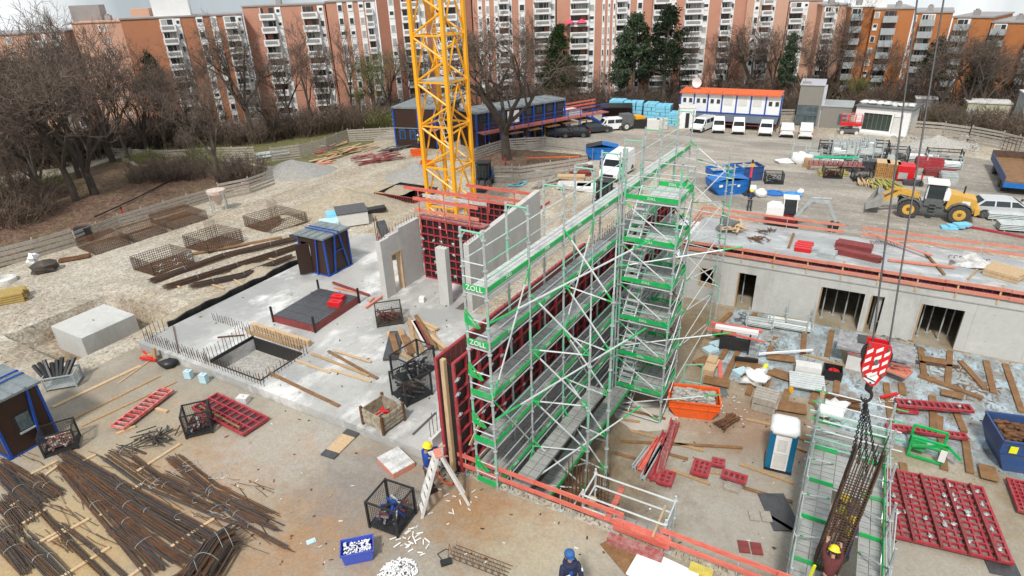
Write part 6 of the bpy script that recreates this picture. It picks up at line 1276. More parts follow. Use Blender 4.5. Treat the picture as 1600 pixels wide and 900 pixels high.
# left gravel things
mb = MB()
for k in range(10): mb.tube((0, .06*k, .1+.05*(k % 3)), (1.9, .06*k+.1, .12+.06*(k % 2)), .05, 5)
one('twine_bundle', 'rolled rusty mesh bundle beside the lowest basket', 'mesh roll', mb, rust_o, G(92, 412), .4)
mb = MB(); mb.blob((0, 0, .3), (.9, .6, .45), 9, 9, 6); one('rusty_heap', 'small rusty heap with a white sack on the left gravel', 'scrap heap', mb, rust_d, G(72, 424), .4)
mb = MB(); mb.blob((0, 0, .75), (.4, .35, .4), 19, 7, 5, 0, .4); one('white_bag', 'white torn sack on the rusty heap', 'bag', mb, white, G(58, 420))
mb = MB(); mb.lathe((0, 0, 0), [(.7, 0), (.7, .25), (.55, .3), (.55, .05)], 20); one('concrete_ring', 'pale concrete ring at the left photo edge', 'ring', mb, offw, G(8, 440))
T = thing('timber_stack', 'yellowish stack of squared timber at the left photo edge', 'timber stack', G(14, 478), radians(28)); mb = MB(); rr = random.Random(1)
for z in range(5):
    for y in range(8): mb.box(-1.3, y*.17, z*.14, .9+rr.uniform(-.1, .1), y*.17+.13, z*.14+.11)
obj('timbers', mb, M('yellow_timber', (.50, .36, .11), .7, 0, .3, 3, (.36, .24, .08)), T)
T = thing('black_bin', 'small black box standing against the plank fence', 'bin', G(122, 380), .35); mb = MB(); mb.box(0, 0, 0, 1.0, .6, 1.0); obj('body', mb, black, T); mb = MB(); mb.box(-.05, -.05, 1.0, 1.05, .7, 1.08); obj('lid', mb, dark, T)
T = thing('concrete_hopper', 'white and orange concrete bucket standing by the plank fence', 'concrete bucket', G(345, 330), .4); mb = MB(); mb.lathe((0, 0, 0), [(.12, .55), (.75, 1.6), (.78, 1.9)], 10); obj('funnel', mb, M('hopper', (.6, .58, .54), .6, 0, .3, 3, (.62, .25, .1), pos=.42), T); mb = MB()
for a in range(4): t = a*pi/2+.7; mb.tube((cos(t)*.8, sin(t)*.8, 0), (cos(t)*.75, sin(t)*.75, 1.7), .05, 5)
obj('leg', mb, steel, T)
T = thing('pipe_stack', 'grey plastic pipes stacked on the grass bank', 'pipes', G(402, 250), .5); 
for k in range(4): mb = MB(); mb.tube((-.1, k*.32, .2+.25*(k % 2)), (3.6, k*.32, .2+.25*(k % 2)), .16, 10); obj('pipe', mb, steel, T)
for nm, (px, py), cl in (('barrier', (410, 268), 'orange and white marker board by the fence bend'), ('barrier', (385, 302), 'orange and white marker post lower on the fence')): mb = MB(); [mb.box(-.25, -.03, .3+.22*k, .25, .03, .42+.22*k, k % 2) for k in range(4)]; mb.box(-.03, -.03, 0, .03, .03, .3); one('marker_board', cl, 'marker board', mb, [orange, white], G(px, py), .5)
mb = MB(); P_ = [G(330, 262), G(262, 290), G(215, 315), G(150, 345)]; mb.path([p-P_[0]+V((0, 0, .35)) for p in P_], .06, 6); one('black_hose', 'thick black hose running down the leafy bank', 'hose', mb, black, P_[0])
for k, (px, py) in enumerate(((196, 348), (790, 263), (1437, 292))): mb = MB(); mb.tube((0, 0, 0), (0, 0, 1.5), .05, 7); mb.tube((0, 0, .6), (0, 0, 1.1), .07, 7, None, 1); one('marker_post', ('dark marker post with red band on the bank', 'red marker post beside the big tree', 'orange marker post behind the wheel loader')[k], 'marker post', mb, [dark, redp], G(px, py))
# debris pile of wood
WP = [(500, 235, 545, 226, wood2, .9, .3), (545, 243, 590, 232, wood2, 1.6, .7), (490, 258, 530, 248, wood2, 1.0, .25), (510, 246, 560, 238, wood, 1.2, .3), (565, 258, 625, 250, fred2, 1.6, .4), (560, 250, 615, 244, cons, 1.2, .3), (478, 262, 520, 254, salmon, .5, .12), (500, 240, 520, 232, redp, .4, .1), (600, 240, 640, 232, greym, .8, .5)]
for k, (a, b, c, d, m_, w_, t_) in enumerate(WP):
    p, r, L = P2(a, b, c, d); mb = MB(); rr = random.Random(k)
    for i in range(14): c_ = V((rr.uniform(.2, L-.2), rr.uniform(0, w_), rr.uniform(.05, t_))); dd = V((1, rr.uniform(-.4, .4), rr.uniform(-.1, .1))).normalized()*rr.uniform(.5, 1)*L*.35; mb.beam(c_-dd, c_+dd, .2, .05)
    one('timber_heap', ['pale plank heap at the top of the rear debris', 'tall stack of pale boards in the rear debris', 'pale plank heap at the left end of the rear debris', 'brown plank heap in the middle of the rear debris', 'long red wood heap at the front of the rear debris', 'reddish board heap behind the long red one', 'small salmon heap by the grey grit', 'little red heap among the pale planks', 'grey scrap heap before the brown office'][k], 'timber heap', mb, m_, p, r, 'timber debris behind the gravel')
def skip(label, p, rz, L=3.6, W_=1.9, H_=1.5, m_=None, lid=None, fill=None, logo=None, slope=.8, inner=None):
    T = thing('skip', label, 'skip', p, rz, 'waste skips'); mb = MB(); t = .05
    o = [(-L/2, 1.0), (-L/2+slope, 0), (L/2-slope, 0), (L/2, 1.0)]
    pr = [(-L/2, H_), (-L/2, H_*.62), (-L/2+slope*.8, 0), (L/2-slope*.8, 0), (L/2, H_*.62), (L/2, H_)]
    for y0, y1 in ((-W_/2, -W_/2+t), (W_/2-t, W_/2)):
        n = len(pr); mb.add([(x, y0, z) for x, z in pr]+[(x, y1, z) for x, z in pr], [tuple(range(n)), tuple(range(2*n-1, n-1, -1))]+[(i, n+i, n+(i+1) % n, (i+1) % n) for i in range(n)])
    for (x0, z0), (x1, z1) in zip(pr[:-1], pr[1:]): mb.add([(x0, -W_/2+t, z0), (x0, W_/2-t, z0), (x1, W_/2-t, z1), (x1, -W_/2+t, z1)], [(0, 1, 2, 3)]); mb.add([(x0*.97, -W_/2+t, z0+.04), (x0*.97, W_/2-t, z0+.04), (x1*.97, W_/2-t, z1+.04), (x1*.97, -W_/2+t, z1+.04)], [(3, 2, 1, 0)])
    obj('body', mb, m_ or blue_l, T); mb = MB()
    for y in (-W_/2-.02, W_/2+.02): mb.beam((-L/2, y, H_), (L/2, y, H_), .08, .08); mb.beam((-L/2, y, H_*.62), (L/2, y, H_*.62), .05, .05); [mb.beam((x, y, .1), (x, y, H_), .05, .05) for x in (-.7, .7)]
    mb.beam((-L/2, -W_/2, H_), (-L/2, W_/2, H_), .08, .08); mb.beam((L/2, -W_/2, H_), (L/2, W_/2, H_), .08, .08); obj('rim', mb, m_ or blue_l, T)
    if lid:
        for s_ in (-1, 1): mb = MB(); mb.add([(s_*L/2, -W_/2, H_+.05), (s_*L/2, W_/2, H_+.05), (0, W_/2*.98, H_+.4), (0, -W_/2*.98, H_+.4), (s_*L/2, -W_/2, H_+.0), (s_*L/2, W_/2, H_), (0, W_/2*.98, H_+.34), (0, -W_/2*.98, H_+.34)], [(0, 1, 2, 3), (7, 6, 5, 4), (0, 3, 7, 4), (1, 5, 6, 2)]); obj('lid', mb, lid[0] if s_ < 0 else lid[1], T)
    if fill:
        mb = MB(); rr = random.Random(int(L*100))
        for k in range(150): x = rr.uniform(-L/2+.3, L/2-.3); c = V((x, rr.uniform(-W_/2+.2, W_/2-.2), H_*.8+rr.random()*.25*(1-abs(x)/L*1.6))); s_ = rr.uniform(.06, .16); mb.blob(c, (s_*1.5, s_, s_*.7), k, 5, 3, 0, .4)
        mb.box(-L/2+.25, -W_/2+.06, H_*.5, L/2-.25, W_/2-.06, H_*.78); obj('contents', mb, fill, T)
    return T
p = G(1135, 300); T = skip('blue lidded skip beside the worker in the yard', p, radians(8), 4.0, 2.2, 1.5, blue_l, (blue_l, blue_l)); T.scale = (.8,)*3
mb = MB(); mb.box(-1.5, -1.16, .95, -1.1, -1.14, 1.2); mb.box(.55, -1.16, .85, .85, -1.14, 1.1); obj('emblem', mb, white, T); mb = MB(); mb.box(-.5, -1.16, 1.1, .4, -1.14, 1.18); obj('lettering', mb, palecyan, T)
skip('blue skip full of white rubble behind the lidded skip', G(1130, 285), radians(6), 2.9, 1.6, 1.35, blue_l, None, rubble); skip('dark blue container of rubble right of the skips', G(1163, 280), radians(5), 2.7, 1.5, 1.3, blue_d, None, rubble, slope=.05)
skip('blue skip with black and blue lids behind the white box van', G(940, 247), radians(-8), 3.3, 1.7, 1.25, blue_l, (black, blue_l)); T = skip('small orange skip filled with rubble in the courtyard', G(1082, 640, -3.5), radians(-14), 2.5, 1.5, .95, orange, None, rubble, slope=.5)
T = skip('rusty blue skip of scrap at the right photo edge', G(1626, 722, -3.5), radians(-18), 4.4, 2.1, 1.6, blue_d, None, rust_o, slope=.5)
mb = MB(); mb.box(-1.9, -1.12, 1.05, -1.6, -1.1, 1.4); obj('yellow_label', mb, hivis, T); mb = MB(); mb.box(-1.05, -1.12, 1.0, -.9, -1.1, 1.4); obj('white_label', mb, white, T)
skip('small orange skip near the brown office', G(652, 243), radians(10), 1.3, .9, .6, orange, None, None, slope=.3); skip('small red orange skip left of the crane mast foot', G(668, 262), radians(4), 1.3, .9, .65, orange, None, None, slope=.1)
# ============================================================ VEHICLES
def wheel(T, x, y, r, w_, sgn, rimm=None, name='wheel'):
    mb = MB(); mb.lathe((x, y, r), [(r*.55, -w_/2), (r*.93, -w_/2), (r, -w_*.3), (r, w_*.3), (r*.93, w_/2), (r*.55, w_/2)], 18, 0, 'X'); o = obj(name, mb, tyre, T)
    mb = MB(); mb.lathe((x, y, r), [(r*.2, -w_*.5), (r*.3, -w_*.53), (r*.56, -w_*.51), (r*.56, w_*.51), (r*.3, w_*.53), (r*.2, w_*.5)], 12, 0, 'X'); obj('rim', mb, rimm or greym, o)
def vehicle(name, label, cat, p, rz, L, W_, prof, body, side_w, wind, rear, wr=.33, axles=None, group=None, lights=True, stripe=None, bumper=None, tumble=.12, shoulder=.95, mark=None):
    """prof: closed (y,z) outline, +Y is the front; side_w: list of (y,z) polygons on both sides; wind/rear: (y,z)-(y,z) edges of front and rear glass"""
    T = thing(name, label, cat, p, rz, group); H_ = max(z for y, z in prof)
    def wf(y, z): return W_/2 if z < shoulder else W_/2-tumble*(z-shoulder)/(H_-shoulder)
    mb = MB(); mb.loft(prof, wf); obj('body', mb, body, T)
    for poly in side_w:
        for s_ in (-1, 1):
            mb = MB(); n = len(poly); vs = [(s_*(wf(y, z)+.008), y, z) for y, z in poly]+[(s_*(wf(y, z)-.02), y, z) for y, z in poly]
            mb.add(vs, [tuple(range(n)) if s_ > 0 else tuple(range(n-1, -1, -1))]+[(i, (i+1) % n, n+(i+1) % n, n+i) for i in range(n)]); obj('side_window', mb, glass, T)
    for nm, (a, b) in (('windscreen', wind), ('rear_window', rear)):
        if a is None: continue
        d = (V((0, b[0]-a[0], b[1]-a[1]))).normalized(); nrm = V((1, 0, 0)).cross(d)
        if (nm == 'windscreen') != (nrm.y > 0): nrm = -nrm
        wa, wb = wf(*a)-.1, wf(*b)-.1; pts = [V((-wa, a[0], a[1])), V((wa, a[0], a[1])), V((wb, b[0], b[1])), V((-wb, b[0], b[1]))]
        mb = MB(); mb.add([q+nrm*.012 for q in pts]+[q-nrm*.02 for q in pts], [(0, 1, 2, 3), (3, 2, 1, 0), (0, 1, 5, 4), (1, 2, 6, 5), (2, 3, 7, 6), (3, 0, 4, 7)]); obj(nm, mb, glass, T)
    y1, y0 = max(y for y, z in prof), min(y for y, z in prof)
    for ay in (axles or (y1-.85, y0+.85)):
        for s_ in (-1, 1):
            mb = MB(); mb.lathe((s_*(W_/2-.1), ay, wr), [(wr*1.18, -.12), (wr*1.18, .115)], 16, 0, 'X'); obj('wheel_arch', mb, black, T)
            wheel(T, s_*(W_/2-.06), ay, wr, .2, s_)
    if lights:
        for s_ in (-1, 1):
            mb = MB(); mb.box(s_*W_*.38-.14, y1-.05, .62, s_*W_*.38+.14, y1+.012, .82); obj('headlight', mb, offw, T); mb = MB(); mb.box(s_*W_*.44-.06, y0-.012, .75, s_*W_*.44+.06, y0+.05, 1.1); obj('tail_light', mb, redp, T)
            mb = MB(); mb.box(s_*(W_/2+.02)-.03 if s_ < 0 else W_/2, y1-1.15, .98, s_*(W_/2+.02)+.12 if s_ > 0 else -W_/2-.0, y1-1.0, 1.16); obj('mirror', mb, black, T)
        mb = MB(); mb.box(-W_*.46, y1-.06, .28, W_*.46, y1+.03, .52); obj('bumper', mb, bumper or black, T); mb = MB(); mb.box(-W_*.46, y0-.03, .28, W_*.46, y0+.06, .5); obj('bumper', mb, bumper or black, T)
        mb = MB(); mb.box(-.26, y0-.04, .52, .26, y0-.005, .64); obj('number_plate', mb, offw, T)
    if stripe:
        mb = MB()
        for s_ in (-1, 1): mb.box(s_*(W_/2)-.008, y0+.1, .55, s_*(W_/2)+.008, y1-.25, .85)
        obj('stripe', mb, stripe, T)
    return T
VAN = [(2.45, .3), (2.45, .75), (2.2, 1.02), (1.55, 1.15), (.95, 1.88), (.5, 1.95), (-2.3, 1.93), (-2.45, 1.5), (-2.45, .3)]
SVAN = [(2.1, .3), (2.1, .72), (1.9, .98), (1.2, 1.12), (.6, 1.72), (.2, 1.8), (-1.95, 1.76), (-2.12, 1.3), (-2.12, .3)]
EST = [(2.35, .3), (2.35, .62), (2.1, .82), (1.15, .95), (.45, 1.38), (0, 1.46), (-1.6, 1.42), (-2.2, 1.0), (-2.35, .9), (-2.35, .3)]
def van(label, px, py, ang, s_=1.0, body=None, prof=VAN, mesh_win=True, stripe=None, group='white vans parked in the yard', roof_rack=False):
    T = vehicle('parked_van', label, 'van', G(px, py), ang, 4.9, 1.9, prof, body or white, [[(1.35, 1.2), (.95, 1.2), (.75, 1.72), (.92, 1.72)], [(.6, 1.2), (-.5, 1.2), (-.5, 1.75), (.55, 1.75)], [(-.65, 1.2), (-2.2, 1.2), (-2.15, 1.75), (-.65, 1.75)]] if prof is VAN else [[(1.1, 1.1), (.3, 1.1), (.2, 1.6), (.65, 1.6)], [(.15, 1.1), (-.8, 1.1), (-.8, 1.6), (.05, 1.6)]],
        ((1.5, 1.2), (1.0, 1.82)) if prof is VAN else ((1.15, 1.16), (.65, 1.66)), ((-2.45, 1.2), (-2.33, 1.75)) if prof is VAN else ((-2.12, 1.05), (-2.0, 1.6)), group=group, stripe=stripe)
    T.scale = (s_*.78,)*3
    if roof_rack:
        mb = MB(); [mb.box(-.8, y, 1.98, .8, y+.06, 2.04) for y in (-1.9, -.9, .1)]; [mb.box(x, -2.0, 2.04, x+.05, .4, 2.08) for x in (-.6, 0, .6)]; obj('roof_rack', mb, steel, T)
    return T
F0 = radians(180)
van('white van with roof rack first from the left beside the white cabin', 1097, 203, radians(138), 1.02, roof_rack=True)
van('white van second from the left before the white site offices', 1122, 204, radians(162), .95); van('white van third from the left before the white site offices', 1153, 206, radians(160), .95); van('white small van fourth from the left before the dark shelter', 1196, 209, radians(156), 1.0, None, SVAN)
van('white small van fifth from the left seen from behind', 1228, 211, radians(-22), 1.0, None, SVAN); van('white van rightmost of the row seen from behind', 1258, 213, radians(-25), .98)
van('white van parked beside the yellow loader and dark estate car', 952, 203, radians(100), 1.0)
van('white and green striped van behind the planting bed fence', 772, 221, radians(262), 1.0, None, VAN, stripe=greenp); van('second white and green striped van behind the big tree', 800, 216, radians(262), .95, None, VAN, stripe=greenp)
def carv(label, px, py, ang, s_=1.0, body=None, group='dark cars parked by the brown offices'):
    T = vehicle('parked_car', label, 'car', G(px, py), ang, 4.7, 1.8, EST, body or carblk, [[(.95, .98), (.1, .98), (.05, 1.36), (.42, 1.34)], [(0, .98), (-.9, .98), (-.9, 1.36), (-.05, 1.36)], [(-1.0, .98), (-2.0, .98), (-1.6, 1.34), (-1.0, 1.36)]], ((1.1, 1.0), (.52, 1.36)), ((-2.15, 1.06), (-1.68, 1.38)), group=group, tumble=.2, shoulder=.9, wr=.33, bumper=body or carblk); T.scale = (s_*.85,)*3; return T
carv('black car farthest right at the blue staircase', 896, 213, radians(78)); carv('dark grey estate car beside the white van', 930, 207, radians(282), 1.0, M('car_grey', (.05, .055, .06), .25, .3, .1, 3)); carv('black car under the bare tree branches', 868, 214, radians(80)); carv('black car leftmost in the dark row by the brown offices', 845, 213, radians(82))
p = G(1566, 352); carv('silver car half hidden by scaffold tubes at the right', 1566, 338, radians(250), 1.15, M('car_silver', (.62, .63, .64), .3, .3, .05, 2), None)
# box van near the crane
BOX = [(2.9, .35), (2.9, .95), (2.6, 1.25), (2.05, 1.45), (1.45, 2.2), (1.1, 2.55), (-2.9, 2.6), (-3.0, 2.4), (-3.0, .35)]
T = vehicle('delivery_van', 'white high roofed delivery van with blue side lettering beyond the scaffold', 'van', G(964, 274), radians(150), 5.9, 2.1, BOX, white, [[(2.0, 1.45), (1.15, 1.45), (1.2, 2.0), (1.5, 2.0)]], ((2.0, 1.52), (1.5, 2.16)), (None, None), wr=.38, tumble=.1, shoulder=1.4)
mb = MB(); mb.box(1.04, -1.8, 1.5, 1.06, .2, 1.68); mb.box(1.04, -1.5, 1.25, 1.06, -.2, 1.36); obj('lettering', mb, blue_l, T); mb = MB(); mb.box(-.6, 2.88, .6, .6, 2.93, .85); obj('grille', mb, black, T); T.scale = (.84,)*3
# wheel loader
p = G(1446, 338); d = G(1478, 345)-G(1420, 338); rz = atan2(-d.y, -d.x)-pi/2
T = thing('wheel_loader', 'yellow and white wheel loader with raised grey bucket in the yard', 'wheel loader', p, rz)
mb = MB(); mb.loft([(-3.3, 1.0), (-3.5, 1.5), (-3.3, 2.2), (-1.3, 2.55), (-1.2, 1.2), (-1.6, .9)], lambda y, z: .85); obj('engine_hood', mb, yel2, T)
mb = MB(); mb.loft([(-1.3, 1.9), (-1.35, 2.55), (-.9, 2.6), (-.9, 1.9)], lambda y, z: .9); obj('tank', mb, white, T)
mb = MB(); mb.loft([(-1.6, .7), (-1.4, 1.3), (1.6, 1.3), (1.9, .8), (.8, .6)], lambda y, z: .55); obj('chassis', mb, greym, T)
mb = MB(); mb.box(-.7, -1.0, 1.2, .7, .45, 1.9); obj('cab_base', mb, greym, T)
mb = MB()
for (x, y) in ((-.72, -1.0), (.66, -1.0), (-.72, .42), (.66, .42)): mb.beam((x+.03, y, 1.85), (x*.92+.03, y*.9, 3.2), .09, .09)
mb.box(-.82, -1.1, 3.2, .82, .55, 3.38); obj('cab_frame', mb, white, T)
for q in ((-.7, -.95, -.66, .4), (.66, -.95, .7, .4), (-.65, .4, .65, .44), (-.65, -1.0, .65, -.96)): mb = MB(); mb.box(q[0], q[1], 1.9, q[2], q[3], 3.18); obj('cab_glass', mb, glass, T)
for s_ in (-1, 1):
    for y in (-2.3, 1.55):
        wheel(T, s_*1.05, y, .86, .62, s_, yel2); mb = MB()
        for k in range(5): a0, a1 = radians(20+28*k), radians(48+28*k); mb.beam((s_*1.05, y+cos(a0)*1.0, .86+sin(a0)*1.0), (s_*1.05, y+cos(a1)*1.0, .86+sin(a1)*1.0), .66, .05)
        obj('mudguard', mb, greym, T)
    mb = MB(); mb.beam((s_*.45, .9, 1.9), (s_*.45, 2.4, 2.15), .16, .35); mb.beam((s_*.45, 2.4, 2.15), (s_*.5, 3.7, 1.15), .16, .3); obj('lift_arm', mb, yel2, T)
    mb = MB(); mb.tube((s_*.3, .9, 1.2), (s_*.35, 2.4, 1.9), .08, 8); obj('hydraulic_ram', mb, steel, T)
mb = MB(); mb.beam((0, 1.1, 2.0), (0, 2.9, 2.35), .18, .25); mb.beam((0, 2.9, 2.35), (0, 3.8, 1.7), .14, .14); obj('tilt_linkage', mb, yel2, T)
mb = MB(); pr = [(3.7, .9), (4.9, .45), (4.95, .5), (3.9, 1.1), (3.75, 1.5), (4.2, 2.05), (4.1, 2.1), (3.6, 1.55)]
mb.loft(pr, lambda y, z: 1.45)
for s_ in (-1, 1): n = 4; q = [(3.72, .9), (4.92, .46), (4.15, 2.05), (3.62, 1.5)]; vs = [(s_*1.45, y, z) for y, z in q]+[(s_*1.5, y, z) for y, z in q]; mb.add(vs, [(0, 1, 2, 3), (7, 6, 5, 4), (0, 4, 5, 1), (1, 5, 6, 2), (2, 6, 7, 3), (3, 7, 4, 0)])
obj('bucket', mb, M('bucket_grey', (.40, .40, .38), .5, .2, .3, 2, (.26, .25, .23)), T)
mb = MB(); mb.tube((.5, -2.4, 2.3), (.5, -2.4, 3.0), .07, 7); obj('exhaust', mb, black, T); mb = MB(); mb.box(.86, -2.9, 1.5, .9, -2.3, 2.0); mb.box(-.9, -2.9, 1.5, -.86, -2.3, 2.0); obj('label_plate', mb, white, T); T.scale = (.82,)*3
mb = MB(); [mb.box(s_*.75-.2, -.5, .55+.3*k, s_*.75+.2, 0, .6+.3*k) for s_ in (-1, 1) for k in range(4)]; mb.box(-.9, -.5, .5, -.86, -.45, 1.6); mb.box(.86, -.5, .5, .9, -.45, 1.6); obj('cab_step', mb, greym, T)
mb = MB(); mb.loft([(-3.4, .8), (-3.75, 1.0), (-3.7, 1.45), (-3.3, 1.5)], lambda y, z: .95); obj('counterweight', mb, yel2, T)
# mini excavator
p = G(1222, 352); rz = 0; T = thing('mini_excavator', 'white and dark red mini excavator digging behind the roof railing', 'excavator', p, radians(-112))
for s_ in (-1, 1):
    mb = MB(); mb.loft([(-1.3, .25), (-1.1, 0), (1.1, 0), (1.3, .25), (1.1, .5), (-1.1, .5)], lambda y, z: .2); o = obj('track', mb, tyre, T, (s_*.75, 0, 0))
mb = MB(); mb.lathe((0, 0, .5), [(.6, 0), (.6, .15)], 14); mb.loft([(-1.5, .65), (-1.55, 1.1), (-.2, 1.15), (1.0, 1.0), (1.0, .65)], lambda y, z: .92); obj('deck', mb, M('exc_red', (.22, .02, .03), .45), T)
mb = MB(); mb.loft([(-1.55, 1.1), (-1.5, 1.7), (-1.1, 1.95), (-.1, 1.9), (-.1, 1.1)], lambda y, z: .9); obj('engine_cover', mb, white, T)
mb = MB()
for x, y in ((-.85, -.15), (.1, -.15), (-.85, 1.0), (.1, 1.0)): mb.beam((x, y, 1.1), (x, y*.92, 2.5), .08, .08)
mb.box(-.92, -.25, 2.5, .17, 1.05, 2.62); obj('cab_frame', mb, white, T)
for q in ((-.86, -.1, -.83, .95), (.08, -.1, .11, .95), (-.8, .93, .05, .96), (-.8, -.16, .05, -.13)): mb = MB(); mb.box(q[0], q[1], 1.15, q[2], q[3], 2.48); obj('cab_glass', mb, glass, T)
mb = MB(); mb.beam((.45, .9, 1.0), (.45, 1.9, 2.7), .22, .28); mb.beam((.45, 1.9, 2.7), (.45, 3.4, 2.6), .2, .26); obj('boom', mb, steel, T)
mb = MB(); mb.beam((.45, 3.3, 2.7), (.45, 4.2, .9), .18, .24); mb.tube((.45, 2.0, 2.9), (.45, 3.5, 2.95), .06, 7); mb.tube((.3, 1.3, 1.4), (.3, 2.4, 2.6), .05, 7); obj('dipper', mb, steel, T)
mb = MB(); mb.loft([(3.9, .9), (4.5, .8), (4.4, .2), (3.8, .1), (3.6, .5)], lambda y, z: .35); obj('bucket', mb, dark, T, (.45, 0, 0)); mb = MB(); mb.blob((-.4, .3, 1.6), (.22, .2, .35), 2); obj('seat', mb, black, T); T.scale = (.82,)*3
# yellow rear vehicle & small machines
p = G(985, 201); T = thing('dumper', 'yellow dumper parked before the blue stacked insulation', 'dumper', p, radians(105)); mb = MB(); mb.loft([(-1.6, .6), (-1.6, 1.5), (-.3, 1.6), (-.3, .6)], lambda y, z: .8); obj('hood', mb, yellow, T); mb = MB(); mb.loft([(-.2, .6), (0, 1.9), (1.3, 1.9), (1.5, .6)], lambda y, z: .75); obj('cab', mb, greym, T)
for s_ in (-1, 1):
    for y in (-1.1, 1.0): wheel(T, s_*.85, y, .5, .3, s_, offw)
def forklift(label, px, py, ang, s_=1):
    T = thing('telehandler', label, 'telehandler', G(px, py), ang); mb = MB(); mb.loft([(-1.5, .4), (-1.5, 1.3), (-.6, 1.4), (-.4, .5)], lambda y, z: .7); obj('engine_cover', mb, blue_l, T); mb = MB(); mb.loft([(-.6, .4), (-.6, .9), (1.0, .8), (1.2, .4)], lambda y, z: .65); obj('chassis', mb, black, T)
    mb = MB(); [mb.beam((x, y, .8), (x, y*.9, 2.3), .08, .08) for x in (-.6, .6) for y in (-.5, .7)]; mb.box(-.68, -.6, 2.3, .68, .75, 2.4); obj('cab_frame', mb, black, T); mb = MB(); mb.box(-.55, -.45, .9, .55, .6, 2.2); obj('cab_glass', mb, glass, T)
    mb = MB(); mb.beam((-.3, 1.1, .3), (-.3, 1.3, 2.0), .1, .1); mb.beam((.3, 1.1, .3), (.3, 1.3, 2.0), .1, .1); mb.box(-.6, 1.3, .1, .6, 2.4, .2); obj('fork', mb, dark, T)
    for q in (-1, 1):
        for y in (-1.0, .8): wheel(T, q*.65, y, .42, .28, q)
    T.scale = (s_,)*3; return T
forklift('black and blue telehandler between the scaffold and the white van', 944, 318, radians(150), .85); forklift('blue machine right behind the crane mast foot', 757, 290, radians(170), .95)
# flatbed trailer
p, r, L = P2(1592, 306, 1562, 252); T = thing('flatbed_trailer', 'blue flatbed trailer with brown load bed at the right edge', 'trailer', p, r); mb = MB(); mb.box(0, -1.2, .95, 8.6, 1.2, 1.1); obj('bed', mb, wood_d, T)
for y in (-1.25, 1.2): mb = MB(); mb.box(0, y, .85, 8.6, y+.05, 1.5); obj('side_board', mb, blue_d, T)
mb = MB(); mb.box(8.6, -1.25, .9, 8.66, 1.25, 1.7); [mb.box(8.6, -.6+.3*k, 1.7, 8.65, -.55+.3*k, 2.9) for k in range(5)]; mb.box(8.6, -.62, 2.85, 8.65, .65, 2.92); obj('front_rack', mb, rust, T); mb = MB(); mb.box(-.1, -1.25, .6, 0, 1.25, 1.0); obj('tail_bar', mb, blue_l, T)
for x in (1.2, 2.4, 6.6):
    for s_ in (-1, 1): mb = MB(); mb.lathe((x, s_*1.0, .45), [(.25, -.15), (.45, -.15), (.45, .15), (.25, .15)], 16, 0, 'Y'); obj('wheel', mb, tyre, T)
# scissor lift
p = G(1326, 209); T = thing('scissor_lift', 'small red scissor lift before the low grey wing', 'scissor lift', p, radians(-25)); mb = MB(); mb.box(-1.0, -.4, .25, 1.0, .4, .6); obj('base', mb, greym, T); mb = MB(); mb.box(-1.1, -.5, 1.0, 1.1, .5, 1.3); obj('platform', mb, redp, T)
mb = MB(); [mb.beam((-.9, y, .6+.0), (.9, y, 1.0), .06, .06) or mb.beam((.9, y, .6), (-.9, y, 1.0), .06, .06) for y in (-.35, .35)]; obj('scissor_arms', mb, dark, T)
mb = MB(); [mb.tube((x, y, 1.3), (x, y, 2.2), .03, 5) for x in (-1.05, -.3, .4, 1.05) for y in (-.45, .45)]; [mb.tube((-1.05, y, z), (1.05, y, z), .025, 5) for y in (-.45, .45) for z in (1.75, 2.2)]; [mb.tube((x, -.45, 2.2), (x, .45, 2.2), .025, 5) for x in (-1.05, 1.05)]; obj('railing', mb, redp, T)
for x in (-.75, .75):
    for y in (-.42, .42): mb = MB(); mb.lathe((x, y, .2), [(.2, -.06), (.2, .06)], 10, 0, 'Y'); obj('wheel', mb, offw, T)
# ============================================================ SITE OFFICES
p, r, L = P2(620, 230, 690, 233); T = thing('site_office', 'two storey brown container office with blue frame left of the crane', 'site office', p, r+radians(0)); H_ = HT(p, 168)
mb = MB(); mb.box(0, 0, 0, L, 7, H_*.5-.05); mb.box(0, 0, H_*.5+.05, L*.95, 7, H_-.1); obj('wall', mb, brownp, T); mb = MB(); mb.box(-.1, -.1, H_-.1, L+.1, 7.1, H_+.1); mb.box(-.05, -.15, H_*.5-.05, L+.1, 7.05, H_*.5+.05); obj('roof', mb, hutroof, T)
mb = MB(); [mb.box(x, -.1, 0, x+.18, .05, H_) for x in (-.05, L*.52, L*.6, L*.9)]; [mb.box(L*.6, -.12, z, L, -.05, z+.07) for z in (H_*.62, H_*.56)]; obj('frame', mb, blue, T)
for x in (.6, 1.9): mb = MB(); mb.box(x, -.05, 1.0, x+.75, 0, 2.1); o = obj('window', mb, blue_l, T); mb = MB(); mb.box(x+.08, -.07, 1.08, x+.67, -.05, 2.02); obj('pane', mb, glass, o)
mb = MB(); mb.box(L*.62, -1.2, H_*.5-.02, L, -.15, H_*.5+.04); obj('walkway', mb, M('walk_pink', (.5, .2, .17), .7), T); mb = MB(); mb.beam((L*.66, -1.1, 1.9), (L*.78, -1.1, 2.5), 1.4, .06); mb.beam((L*.78, -1.1, 2.5), (L*.9, -1.1, 1.9), 1.4, .06); obj('porch_roof', mb, dark, T)
p = G(775, 229); q = G(882, 208); d = q-p; L = d.length; r = atan2(d.y, d.x); T = thing('site_office', 'long brown two storey container offices with blue posts behind the big tree', 'site office', p, r); H_ = HT(q, 155)
n = 8; mb = MB(); mb.box(-2.5, .2, 0, L, 3.8, H_*.5-.1); obj('lower_wall', mb, brownp, T); mb = MB()
for k in range(n): mb.box(-2.5+(L+2.5)*k/n+.08, .1, H_*.5, -2.5+(L+2.5)*(k+1)/n-.1, 3.8, H_-.12)
